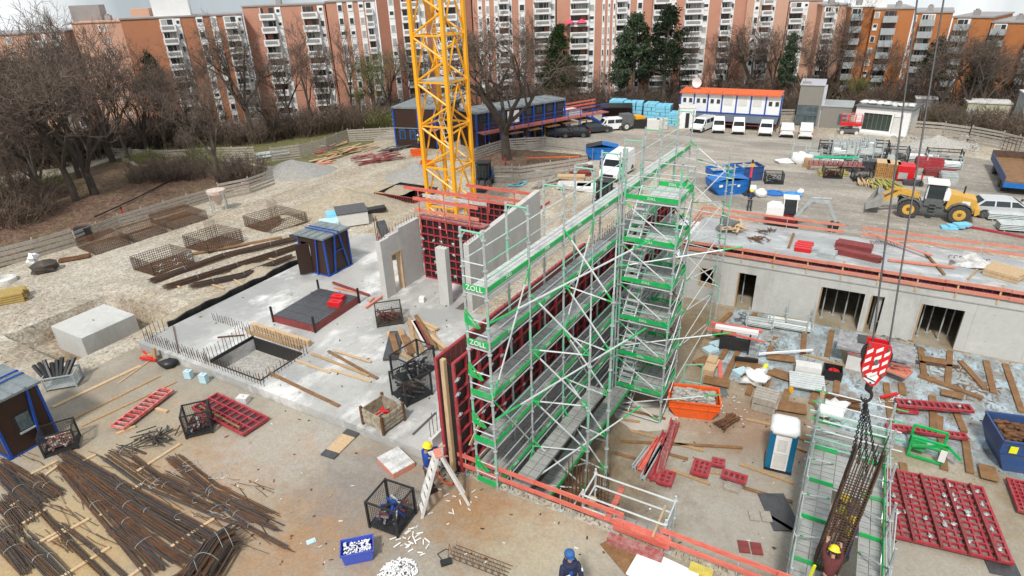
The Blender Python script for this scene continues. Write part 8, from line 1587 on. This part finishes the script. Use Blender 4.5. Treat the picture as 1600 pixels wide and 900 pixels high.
# wooden sleepers under / on the foil
SL = [(1258, 505, 1254, 555), (1300, 518, 1292, 558), (1438, 545, 1444, 592), (1484, 550, 1480, 605), (1540, 565, 1552, 615), (1570, 570, 1596, 645), (1500, 565, 1540, 610), (1308, 592, 1306, 615), (1384, 600, 1392, 660), (1408, 600, 1410, 618), (1456, 620, 1458, 672), (1492, 642, 1506, 676), (1468, 652, 1467, 676), (1212, 528, 1200, 555), (1204, 580, 1190, 625), (1180, 588, 1168, 618), (1154, 548, 1128, 602), (1170, 560, 1158, 590), (1136, 545, 1126, 562), (1142, 490, 1118, 512), (1180, 490, 1172, 506), (1275, 610, 1268, 632), (1230, 610, 1226, 630), (1470, 688, 1475, 735), (1508, 690, 1515, 740), (1410, 725, 1413, 742)]
for k, (a, b, c, d) in enumerate(SL): plank(a, b, c, d, ['wet timber sleeper before the wide left doorway', 'wet timber sleeper right of the wide left doorway', 'wet sleeper left under the wide right doorway', 'wet sleeper before the wide right doorway', 'wet sleeper right of the wide right doorway', 'wet sleeper running to the rusty skip', 'slanting sleeper on the right foil', 'short sleeper under the black tool box', 'wet sleeper right of the crane hook', 'short sleeper behind the red rail frame', 'sleeper under the long red frame', 'sleeper right below the long red frame', 'short sleeper below the red frame', 'slanting sleeper beside the steel frames', 'long sleeper left of the white rubble sack', 'sleeper under the white sheet sack', 'sleeper beside the plywood stack', 'short sleeper right of the plywood stack', 'short sleeper left of the plywood stack', 'sleeper at the upper left foil corner', 'short sleeper before the small window wall', 'sleeper right of the folding platform', 'sleeper left of the folding platform', 'sleeper below the green frame cart', 'sleeper left of the rusty skip', 'short sleeper beside the red formwork table'][k], wood_d, .3, .1, ZC, 'timber_sleeper', 'timber sleepers on the courtyard foil', 'timber')
PLB = [(1118, 518, 1150, 520, .9), (1198, 556, 1242, 562, .7), (1205, 580, 1240, 592, .8), (1440, 560, 1478, 566, .6), (1212, 632, 1260, 640, .9), (1150, 568, 1190, 576, .8), (1530, 735, 1558, 742, 1.0), (1470, 612, 1505, 620, .6), (1140, 600, 1100, 592, .8), (1090, 570, 1110, 560, .8)]
for k, (a, b, c, d, w_) in enumerate(PLB): plank(a, b, c, d, ['brown plywood left of the mesh trolley', 'brown plywood board before the steel frames', 'brown plywood under the white rubble sack right', 'small plywood sheet before the right wide doorway', 'plywood sheet right above the toilet', 'plywood sheet beside the black pipes', 'plywood sheet below the green cart right', 'plywood strip under the long red frame', 'plywood sheet beside the orange skip', 'plywood sheet at the stair tower foot'][k], wood_d, w_, .04, ZC+.12, 'plywood_sheet', 'plywood sheets in the courtyard', 'plywood')
# floor boards lower courtyard
for k, a_ in enumerate([(970, 690, 1160, 700, 'long brown board crossing the courtyard floor'), (985, 673, 1100, 705, 'long reddish board behind the red beams'), (960, 708, 1010, 722, 'brown board left of the red beams'), (1050, 735, 1110, 757, 'brown board running past the small red panels'), (1160, 762, 1238, 785, 'brown board under the dark mat left end'), (1155, 725, 1240, 755, 'brown board left of the toilet'), (1045, 710, 1075, 718, 'short brown board beside the red beams'), (1090, 735, 1125, 740, 'thin rebar like lath by the red panels'), (1190, 800, 1240, 830, 'brown board ending at the platform scaffold'), (1220, 690, 1300, 720, 'pale board behind the toilet'), (1235, 680, 1330, 712, 'long pale board behind the platform scaffold'), (1165, 655, 1240, 672, 'pale timber left of the toilet roof'), (975, 640, 1040, 655, 'pale board under the stair tower foot'), (965, 655, 1000, 660, 'second pale board at the stair tower foot')]):
    plank(*a_, [wood_d, wood][k % 2], .16, .05, ZC, 'plank', 'boards on the courtyard floor', 'board')
# red beam bundle
for k, (a, b, c, d, m_, w_) in enumerate([(1000, 738, 1030, 690, rail_red, .3), (1010, 748, 1040, 680, fred, .35), (1022, 755, 1055, 665, fred, .4), (990, 735, 1012, 705, steel, .2), (1030, 745, 1052, 660, cons, .3), (1004, 752, 1034, 700, steel, .25)]):
    p, r, L = P2(a, b, c, d, ZC); T = thing('steel_waler', ['bright red beam leftmost in the beam bundle', 'dark red beam second in the beam bundle', 'tall dark red beam in the middle of the bundle', 'grey prop leftmost beside the red beams', 'cement smeared red beam rightmost in the bundle', 'grey props between the red beams'][k], 'steel beam', p, r, 'beam bundle in the courtyard'); mb = MB(); mb.box(0, -w_/2, .0, L, -w_/2+.06, .3); mb.box(0, w_/2-.06, 0, L, w_/2, .3); mb.box(0, -w_/2+.06, .12, L, w_/2-.06, .16); obj('beam', mb, m_, T)
flatpanel('small dark red panel with eight cells on the courtyard floor', 1078, 740, 1105, 748, 1.0, 3, 3, -3.35, fred, M_none, 0, .1); flatpanel('small square dark red panel behind the others', 1112, 728, 1132, 732, .5, 2, 2, -3.35, fred, M_none, 0, .09); flatpanel('dark red panel with four cells at the right', 1126, 746, 1165, 758, .5, 4, 1, -3.2, fred, M_none, 0, .1); flatpanel('dark red panel piece at the foot of the beams', 1025, 755, 1048, 762, .9, 2, 3, -3.3, fred, M_none, 0, .1)
flatstack('grey timber pallet under the right small red panel', 1130, 765, 1152, 772, .5, .14, wood_g, ZC); 
for k, (px, py, m_) in enumerate(((1162, 855, fred2), (1182, 858, fred2), (1178, 806, wood_g), (1197, 808, wood_g))): mb = MB(); mb.box(-.2, -.28, 0, .2, .28, .06); one('loose_board', ['left small red board on the bare floor', 'right small red board on the bare floor', 'left small grey board near the dark mat', 'right small grey board near the dark mat'][k], 'board', mb, m_, G(px, py, ZC), radians(-10))
plank(1196, 800, 1238, 800, 'black crumpled mat left of the platform scaffold', darkply, 2.0, .05, ZC, 'mat', None, 'mat'); plank(1540, 880, 1590, 890, 'black rubber mat below the big red formwork table', darkply, .9, .04, ZC, 'mat', None, 'mat')
# big red formwork on floor
p = G(1370, 835, -3.4); q = G(1583, 885, -3.4); flatpanel('large dark red formwork table lying beside the platform scaffold', 1365, 833, 1583, 884, 4.1, 14, 12, -3.35, fred, M('weathered_ply', (.30, .28, .26), .7, 0, .5, 4, (.10, .09, .085)), 30, .07)
p, r, L = P2(1365, 833, 1583, 884, -3.25)
for k in range(5): mb = MB(); mb.box(-.05, 0, 0, .05, 4.1, .12); one('waler', ['leftmost steel waler on the big red table', 'second steel waler from the left on the big red table', 'middle steel waler on the big red table', 'fourth steel waler on the big red table', 'rightmost steel waler on the big red table'][k], 'steel beam', mb, fred2, p+V((cos(r), sin(r), 0))*L*(.1+.2*k)+V((0, 0, .06)), r, 'walers on the red table')
flatpanel('dark red panel cut by the right photo edge', 1590, 800, 1640, 812, 2.0, 5, 8, -3.35, fred); 
flatpanel('long slotted red frame on the foil', 1404, 636, 1522, 646, .6, 12, 1, -3.2, fred, M_none, 2, .09); flatpanel('short red frame with eight cells under the long one', 1403, 645, 1435, 648, .5, 4, 2, -3.4, fred, M_none, 0, .09); flatpanel('long red frame lower on the foil', 1386, 672, 1512, 688, .4, 14, 1, -3.3, fred, M_none, 0, .08)
flatpanel('salmon red panel right of the crane hook', 1385, 580, 1415, 592, .9, 3, 2, -3.0, salmon, salmon, 0, .05)
# wrapped table behind the hook
T = thing('wrapped_table', 'white insulation block under grey sheeting behind the crane hook', 'covered stack', G(1320, 575, ZC), RZ+radians(-4)); mb = MB(); mb.box(0, 0, 0, 1.9, 1.3, 1.0); obj('block', mb, offw, T); mb = MB(); mb.cbox((1.2, 1.1, 1.15), (3.8, 1.9, .14), 0, .05); mb.cbox((.7, 1.5, 1.28), (.9, .9, .1), 1, .1); obj('cover', mb, [M('sheet_grey', (.2, .2, .21), .4, 0, .5, 3, (.42, .42, .43)), darkply], T); mb = MB(); mb.box(-.05, -.1, 1.0, 3.0, -.02, 1.1); obj('red_edge', mb, cons, T)
# folding platform, tool box, carts
T = thing('folding_platform', 'aluminium folding platform with yellow feet on the foil', 'platform', G(1232, 612, ZC), RZ+radians(8)); mb = MB(); [mb.box(0, .22*k, .35, 1.75, .22*k+.16, .42) for k in range(7)]; obj('planks', mb, steel_l, T)
for x in (.1, 1.6): mb = MB(); mb.box(x-.1, -.08, 0, x+.1, .08, .3); obj('foot', mb, yellow, T)
mb = MB(); mb.box(.3, 1.6, .3, 1.6, 2.2, .75); obj('white_rolls', mb, offw, T)
T = thing('tool_box', 'open black box of red clamps on the courtyard foil', 'box', G(1284, 592, ZC), RZ+radians(4)); mb = MB(); [mb.box(*q) for q in ((0, 0, 0, .95, .05, .6), (0, .75, 0, .95, .8, .6), (0, .05, 0, .05, .75, .6), (.9, .05, 0, .95, .75, .6), (.05, .05, 0, .9, .75, .06))]; obj('box', mb, black, T); mb = MB(); rr = random.Random(3); [mb.cbox((rr.uniform(.2, .75), rr.uniform(.2, .6), rr.uniform(.25, .5)), (.3, .08, .08), 0, rr.uniform(0, 3)) for k in range(10)]; obj('clamps', mb, redp, T)
T = thing('mesh_trolley', 'dark trolley with white and red boards near the stair tower', 'trolley', G(1124, 546, ZC), RZ+radians(6)); mb = MB(); [mb.box(x-.05, y-.05, 0, x+.05, y+.05, 1.3) for x in (0, 1.6) for y in (0, .8)]; mb.box(0, 0, .5, 1.6, .8, .56); mb.box(0, -.03, .2, 1.6, .0, .9); obj('frame', mb, dark, T); mb = MB(); mb.box(-.4, .1, 1.3, 2.0, .4, 1.5); obj('white_board', mb, white, T); mb = MB(); mb.box(-.7, .45, 1.3, 2.2, .7, 1.45); mb.beam((-.9, .2, 1.2), (2.4, -.3, 1.2), .1, .1); obj('red_board', mb, rail_red, T)
for k, (px, py, lb_) in enumerate([(1166, 510, 'low grey steel frame stack before the small window wall'), (1200, 512, 'bright tube rack before the shell building wall'), (1226, 515, 'tall posted steel frame beside the bright tube rack')]):
    T = thing('steel_frame_rack', lb_, 'steel rack', G(px, py, ZC), RZ+radians(4)); mb = MB(); [mb.box(x-.04, y-.04, 0, x+.04, y+.04, 1.7 if k == 2 else .9) for x in (0, 1.5 if k != 1 else 2.2) for y in (0, 1.0)]; [mb.beam((0, y, z), (1.5 if k != 1 else 2.2, y, z), .05, .05) for y in (0, 1.0) for z in (.15, .7)]; obj('frame', mb, steel, T); mb = MB(); [mb.tube((-.1, .1*i, .25+.1*j), (1.6 if k != 1 else 2.4, .1*i, .25+.1*j), .04, 5) for i in range(9) for j in range(3 if k == 1 else 2)]; obj('tubes', mb, steel_l if k == 1 else steel, T)
litterheap('steel_scrap', 'flat heap of grey steel parts on the upper left foil', 1210, 540, ZC, .9, 60, steel, 'scrap heap', .3, 20, .25); litterheap('steel_scrap', 'grey steel scraps by the low roof wall', 1170, 500, ZC, .9, 50, greym, 'scrap heap', .3, 21, .2); litterheap('steel_scrap', 'mixed wood and metal scraps on the right foil', 1500, 600, ZC, 1.8, 70, wood_d, 'scrap heap', .25, 23, .1); litterheap('steel_scrap', 'dark scraps along the foot of the low building wall', 1400, 545, ZC, 1.6, 60, greym, 'scrap heap', .25, 24, .08); litterheap('steel_scrap', 'pale offcuts left of the black tool box', 1262, 585, ZC, .8, 40, wood2, 'scrap heap', .2, 25, .15); litterheap('steel_scrap', 'grey scraps scattered below the hook', 1400, 630, ZC, .8, 50, offw, 'scrap heap', .2, 22, .15)
plank(1185, 554, 1270, 548, 'long white tube lying on the upper foil', white, .1, .1, ZC+.3); plank(1382, 560, 1498, 575, 'dark rusty bar bundle right of the crane hook', rust, .25, .1, ZC); plank(1435, 588, 1535, 624, 'brown plank bundle running down the right foil', wood_d, .3, .12, ZC); plank(1250, 553, 1345, 580, 'pale thin timber behind the black tool box', wood, .12, .1, ZC); plank(1376, 622, 1402, 616, 'bright red plank right of the hook', redp, .15, .1, ZC+.2); plank(1188, 586, 1198, 570, 'yellow spirit level on the foil', hivis, .2, .06, ZC)
mb = MB(); mb.blob((0, 0, .3), (.66, .6, .42), 31, 13, 9, 0, .55); one('white_sheet_sack', 'white torn sack of rubble in the middle of the foil', 'sack', mb, white, G(1180, 598, ZC), smooth=True); mb = MB(); mb.blob((0, 0, .35), (.66, .62, .42), 33, 13, 9, 0, .5); one('white_sheet_sack', 'white round sack behind the platform scaffold', 'sack', mb, white, G(1297, 648, ZC), smooth=True)
flatstack('pale plywood board stack with holes on the foil', 1096, 588, 1112, 592, 1.9, .5, wood2, ZC, 2); flatstack('grey board stack left of the toilet top', 1174, 640, 1210, 650, 1.2, .8, wood_g, ZC, 5, 'board_stack'); mb = MB()
rr = random.Random(9); mb = MB(); [mb.beam(V((-.6, rr.uniform(-.4, .4), rr.uniform(.1, .3))), V((.6, rr.uniform(-.4, .4), rr.uniform(.1, .35))), .05, .03) for k in range(30)]; one('stirrup_bundle', 'rusty stirrup bundle right of the orange skip', 'rebar bundle', mb, rust_o, G(1134, 662, ZC), .6); rr = random.Random(19); mb = MB(); [mb.beam(V((-.8, rr.uniform(-.5, .5), rr.uniform(.1, .3))), V((.8, rr.uniform(-.5, .5), rr.uniform(.1, .35))), .05, .03) for k in range(30)]; one('stirrup_bundle', 'rusty bar bundle behind the white round sack', 'rebar bundle', mb, rust_o, G(1316, 632, ZC), -.5)
for k, (px, py, lb_) in enumerate([(1110, 548, 'pale blue foam block by the mesh trolley'), (1158, 583, 'pale blue foam block left of the rubble sack'), (1120, 540, 'second pale blue foam block by the trolley')]): mb = MB(); mb.box(-.4, -.3, 0, .4, .3, .18); one('foam_block', lb_, 'foam block', mb, palecyan, G(px, py, ZC), .4)
plank(1126, 598, 1124, 565, 'red perforated strip beside the plywood stack', rail_red, .22, .12, ZC); plank(1116, 612, 1136, 612, 'grey rag mat beside the red strip', greym, .9, .03, ZC, 'rag_mat', None, 'mat'); plank(1148, 562, 1184, 566, 'black pipes lying above the rubble sack', black, .2, .2, ZC+.2)
T = thing('steel_cart', 'bright green steel frame cart right of the platform scaffold', 'steel frame', G(1418, 712, ZC), RZ+radians(-4)); mb = MB(); [mb.beam(*q, .1, .1) for q in (((0, 0, .1), (1.3, 0, .1)), ((0, 1, .1), (1.3, 1, .1)), ((0, 0, .1), (0, 1, .1)), ((1.3, 0, .1), (1.3, 1, .1)), ((0, 0, 0), (0, 0, 1.1)), ((1.3, 0, 0), (1.3, 0, 1.1)), ((0, 1, 0), (0, 1, 1.1)), ((1.3, 1, 0), (1.3, 1, 1.1)), ((0, 0, 1.1), (1.3, 0, 1.1)), ((0, 1, 1.1), (1.3, 1, 1.1)), ((0, 0, .6), (1.3, 0, 1.1)), ((1.3, 0, 1.1), (1.9, 0, .6)))]; mb.box(0, .2, .3, .6, .8, .7); obj('frame', mb, greenp, T); mb = MB(); mb.box(1.1, -.15, .3, 1.35, -.1, .9); obj('white_rag', mb, white, T)
# concrete patch, puddles
pt = MB(); pts = []; c = G(1010, 650, -3.5)
for k in range(26): a = 2*pi*k/26; r_ = 1.25*(1+.3*noise.noise(V((cos(a)*2, sin(a)*2, 4)))); pts.append((c.x+cos(a)*r_*1.3, c.y+sin(a)*r_, -3.494))
pt.add(pts, [tuple(range(26))]); o = obj('concrete_patch', pt, M('pale_patch', (.52, .48, .42), .8, 0, .1, 2)); o['kind'] = 'structure'
# ladders, worker things
T = thing('step_ladder', 'aluminium step ladder with orange top straddling the apron edge', 'ladder', (G(666, 797, .03)+G(720, 782, .03))/2, atan2((G(666, 797)-G(720, 782)).y, (G(666, 797)-G(720, 782)).x)+pi/2); Hl = 2.35
for s_, nm in ((-1, 'climbing_side'), (1, 'support_side')):
    mb = MB()
    for x in (-.28, .28): mb.beam((x*1.15, s_*.85, 0), (x*.7, s_*.06, Hl), .04, .1)
    if s_ < 0:
        for k in range(7): t = (k+.6)/7; mb.box(-.26*(1-.3*t)-.03, s_*(.85-.79*t)-.06, Hl*t-.02, .26*(1-.3*t)+.03, s_*(.85-.79*t)+.06, Hl*t+.02)
    obj(nm, mb, offw, T)
mb = MB(); mb.box(-.22, -.12, Hl-.02, .22, .12, Hl+.06); obj('top_cap', mb, salmon, T); mb = MB(); pts = [G(690, 765, .4)]; 
mb = MB(); mb.path([(0, 0, .5), (.3, -.3, .25), (.6, -.3, .1), (.7, 0, .05), (.5, .4, .1), (.2, .6, .4)], .03, 6); one('orange_hose', 'orange hose looped beside the ladder', 'hose', mb, orange, G(682, 752, .05))
# ============================================================ PEOPLE
def skinobj(name, joints, edges, mat, T, sub=1):
    me = bpy.data.meshes.new(name); me.from_pydata([j[0] for j in joints], edges, []); me.materials.append(mat); o = bpy.data.objects.new(name, me); sc.collection.objects.link(o); o.parent = T
    o.modifiers.new('skin', 'SKIN'); 
    if not me.skin_vertices: me.attributes  # layer is made by the modifier
    lay = me.skin_vertices[0] if me.skin_vertices else None
    if lay:
        for i, j in enumerate(joints): r = j[1] if isinstance(j[1], tuple) else (j[1], j[1]); lay.data[i].radius = r; lay.data[i].use_root = (i == 0)
    m = o.modifiers.new('smooth', 'SUBSURF'); m.levels = sub; m.render_levels = sub; me.polygons.foreach_set('use_smooth', []) if False else None
    o.modifiers['skin'].use_smooth_shade = True
    return o
def hand(b, e, base, d, side, n0):
    """five bent fingers growing from a palm; appended to joint list b, edges e"""
    d = d.normalized(); s_ = side.normalized(); nrm = d.cross(s_)
    pm = len(b); b.append((base+d*.05, (.03, .02))); e.append((n0, pm)); p2 = len(b); b.append((base+d*.09, (.036, .017))); e.append((pm, p2))
    for k, (o_, l_) in enumerate(((-.03, .062), (-.01, .072), (.011, .068), (.03, .052))):
        q = len(b); b.append((base+d*.115+s_*o_, (.0095, .0095))); e.append((p2, q)); b.append((base+d*(.115+l_*.55)+s_*o_*1.15+nrm*.014, (.009, .009))); e.append((q, q+1)); b.append((base+d*(.115+l_*.85)+s_*o_*1.15+nrm*.04, (.007, .007))); e.append((q+1, q+2))
    q = len(b); b.append((base+d*.05-s_*.04+nrm*.01, (.011, .011))); e.append((pm, q)); b.append((base+d*.085-s_*.06+nrm*.03, (.009, .009))); e.append((q, q+1))
def person(label, p, rz, jacket, trousers, headwear='helmet', hatm=None, lean=0.0, arms=((.35, .25), (.35, .25)), s_=1.12, legs=((.02, 0), (-.02, 0)), vest=None, headtilt=.2, hood=None, group=None):
    """arms: per side (upper forward swing, forearm bend) in radians*; front is -Y"""
    T = thing('person', label, 'person', p, rz, group); T.scale = (s_,)*3
    pel = V((0, 0, .94)); ax = V((0, -sin(lean), cos(lean))); ch = pel+ax*.28; nk = pel+ax*.52; hd = nk+(ax+V((0, -headtilt, 0))).normalized()*.14; top = hd+(ax+V((0, -headtilt, 0))).normalized()*.10
    b = [(pel, (.12, .09)), (ch, (.13, .09)), (nk, (.05, .05)), (hd-(hd-nk)*.3, (.055, .06)), (hd, (.075, .09)), (top, (.065, .08))]; e = [(0, 1), (1, 2), (2, 3), (3, 4), (4, 5)]
    jb = [(pel-ax*.05, (.165, .115)), (pel+ax*.15, (.155, .11)), (ch+ax*.08, (.175, .12)), (nk-ax*.03, (.085, .08))]; je = [(0, 1), (1, 2), (2, 3)]
    tb_ = [(pel+ax*.02, (.15, .11))]; te = []; hands = []
    for i, sx in enumerate((-1, 1)):
        sh = nk-ax*.05+V((sx*.17, 0, 0)); up, fb = arms[i]
        el = sh+V((sx*.05, -sin(up)*.28, -cos(up)*.28)); wr = el+V((-sx*.04, -sin(up+fb)*.25, -cos(up+fb)*.25)); d = (wr-el).normalized()
        q = len(b); b += [(sh, .045), (el, .038), (wr, .026)]; e += [(1, q), (q, q+1), (q+1, q+2)]; hand(b, e, wr, d, V((0, 1, 0)).cross(d) if abs(d.y) < .95 else V((sx, 0, 0)), q+2)
        q = len(jb); jb += [(sh, .075), (el, .06), (wr-d*.03, .048)]; je += [(2, q), (q, q+1), (q+1, q+2)]
        hx = V((sx*.1, 0, .9)); lf = legs[i]; kn = V((sx*.11, -lf[0]-.02, .5)); an = V((sx*.12, lf[1], .09))
        q = len(b); b += [(hx, .075), (kn, .052), (an, .036), (an+V((0, -.12, -.05)), (.035, .03))]; e += [(0, q), (q, q+1), (q+1, q+2), (q+2, q+3)]
        q = len(tb_); tb_ += [(hx-V((0, 0, .03)), .098), (kn, .075), (an+V((0, 0, .02)), .066)]; te += [(0, q), (q, q+1), (q+1, q+2)]
        mb = MB(); mb.loft([(-.19, .0), (-.2, .05), (-.12, .1), (-.04, .17), (.08, .17), (.09, 0)], lambda y, z: .052); obj('boot', mb, bootm, T, (an.x, an.y, 0))
    skinobj('body', b, e, skin, T); skinobj('jacket', jb, je, jacket, T); skinobj('trousers', tb_, te, trousers, T)
    fc = V((0, -1, 0)); hu = (top-hd).normalized(); fo = hu.cross(V((1, 0, 0))); fo = fo if fo.y < 0 else -fo
    mb = MB(); c = hd+hu*.02
    mb.blob(c+fo*.095+hu*-.01, (.014, .022, .03), 1, 6, 4, 0, 0); obj('nose', mb, skin, T, smooth=True)
    for sx in (-1, 1): mb = MB(); mb.blob(c+fo*.086+hu*.02+V((sx*.032, 0, 0)), (.012, .008, .008), 2, 6, 4, 0, 0); obj('eye', mb, black, T); mb = MB(); mb.blob(c+V((sx*.082, 0, 0)), (.012, .025, .035), 3, 6, 4, 0, 0); obj('ear', mb, skin, T)
    mb = MB(); mb.blob(c+fo*.084-hu*.045, (.026, .008, .007), 3, 6, 3, 0, 0); obj('mouth', mb, cons, T); mb = MB(); mb.blob(hd+hu*.045-fo*.02, (.09, .1, .085), 5, 10, 7, 0, .02); obj('hair', mb, bootm, T, smooth=True)
    mb = MB(); tt = hd+hu*.07; q = Matrix.Rotation(atan2(-hu.y, hu.z), 4, 'X')
    if headwear == 'helmet': mb.lathe((0, 0, 0), [(.155, -.01), (.15, .0), (.125, .01), (.122, .06), (.095, .115), (.05, .14), (.005, .145)], 16); mb.blob((0, -.13, .0), (.07, .07, .012), 1, 8, 4, 0, 0); nm = 'helmet'
    else: mb.lathe((0, 0, 0), [(.108, -.02), (.112, .04), (.09, .09), (.04, .115), (.004, .12)], 14); mb.blob((0, -.13, -.005), (.075, .07, .01), 1, 8, 4, 0, 0); nm = 'cap'
    o = obj(nm, mb, hatm or helm, T, tt, 0, None, True, (atan2(-hu.y, hu.z), 0, 0))
    if vest: skinobj('vest', [(pel+ax*.02, (.175, .125)), (pel+ax*.2, (.17, .125)), (ch+ax*.1, (.165, .128)), (nk-ax*.05, (.12, .1))], [(0, 1), (1, 2), (2, 3)], vest, T)
    if hood: mb = MB(); mb.lathe((0, 0, 0), [(.13, -.03), (.16, .02), (.15, .07), (.115, .09)], 14); obj('hood', mb, hood, T, nk+V((0, .02, -.01)), 0, None, True, (lean*.6, 0, 0))
    return T
person('worker in blue jacket and yellow helmet standing at the step ladder', G(672, 766, .03), radians(120), workb, greycl, arms=((.9, .5), (1.2, .3)), s_=1.22, headtilt=.35)
T = person('worker in navy hooded jacket and blue cap at the bottom edge', G(889, 952, .03), radians(12), navy, greycl, 'cap', M('cap_blue', (.03, .13, .36), .7), arms=((.35, .9), (.25, .5)), s_=1.36, lean=.1, headtilt=-.4, hood=navy)
skinobj('shirt_front', [(V((0, -.1, 1.15)), .05), (V((0, -.12, 1.35)), .06)], [(0, 1)], workb, T); mb = MB(); mb.cbox((-.1, -.175, 1.27), (.12, .02, .035), 0, .2); mb.cbox((.23, -.1, 1.32), (.03, .12, .035)); obj('reflective_patch', mb, white, T)
person('worker with yellow helmet and dark clothes standing in the yard', G(1170, 329), radians(-10), navy, greycl, vest=M('vest_blue', (.02, .06, .2), .8), arms=((.3, 1.5), (.3, 1.5)), s_=.98)
person('worker in blue standing left of the delivery van', G(938, 274), radians(80), workb, navy, 'cap', navy, arms=((.4, .6), (.4, .6)), s_=1.0)
person('worker in a yellow vest standing at the brown office porch', G(655, 234), radians(30), navy, navy, 'helmet', offw, vest=hivis, s_=1.0)
cp_ = S(12.1, 6.6, -3.5+2.2); person('worker with yellow helmet and red jacket bending at the cage foot', S(12.5, 1.75, -1.3), radians(150), M('maroon', (.13, .03, .03), .85), greycl, lean=.35, arms=((1.4, .4), (1.5, .3)), s_=1.16, headtilt=.1)
person('worker in a yellow vest behind the upper part of the cage', S(12.7, 4.7, -1.3), radians(-40), navy, navy, 'helmet', helm, vest=hivis, arms=((1.2, .5), (1.2, .6)), s_=1.08)
person('worker in a yellow vest half hidden inside the lower cage', S(12.95, 3.75, -1.3), radians(-60), navy, navy, 'helmet', helm, vest=hivis, arms=((1.0, .5), (1.0, .6)), s_=1.08)
mb = MB(); mb.box(-.04, -.03, 0, .04, .03, 1.5); one('yellow_bar', 'yellow spirit level standing on the front platform deck', 'spirit level', mb, hivis, S(11.9, 1.3, -1.2), 0, rot=(0, .15, .3))
mb = MB(); mb.box(0, 0, 0, .7, .35, .1); one('white_mould', 'yellow rimmed box at the bottom edge right of the insulation', 'box', mb, [M('mould', (.6, .5, .1), .6)], G(1075, 893, .05), RZ)
# debris on the apron edge and slab
for k, (px, py, z, R_, n, m_, lb_) in enumerate([(690, 745, .04, .8, 18, dark, 'dark offcuts by the wall stop end'), (1125, 640, ZC, 1.5, 26, offw, 'white crumbs beside the orange skip'), (930, 775, ZC, 1.2, 20, rust, 'bars at the foot of the scaffold')]): litterheap('debris', lb_, px, py, z, R_, n, m_, 'debris', .1, k+30, .05)
mb = MB(); rr = random.Random(77)
for k in range(640):
    if k < 160: px, py, z = rr.uniform(330, 1000), rr.uniform(640, 890), .035
    elif k < 270: px, py, z = rr.uniform(300, 720), rr.uniform(430, 640), .455
    else: px, py, z = (rr.uniform(960, 1590), rr.uniform(480, 880), -3.488) if k < 400 else (rr.uniform(1100, 1590), rr.uniform(500, 690), -3.47)
    p = G(px, py, z); a, b = AB(p)
    if z > .4 and not (-20 < a < -1.6 and .2 < b < 12 and not (-15 < a < -11.3 and b < 3.1)): continue
    if -.1 < z < .1 and b > -.2: continue
    if z < -3 and (b < .6 or b > 24.5): continue
    mb.cbox((p.x, p.y, z+.012), (rr.uniform(.03, .16), rr.uniform(.02, .06), .02), rr.randrange(4), rr.uniform(0, 3))
o = obj('scattered_debris', mb, [offw, wood, dark, rust_o]); tag(o, 'small scattered chips and offcuts on the floors', 'debris', None, 'stuff')
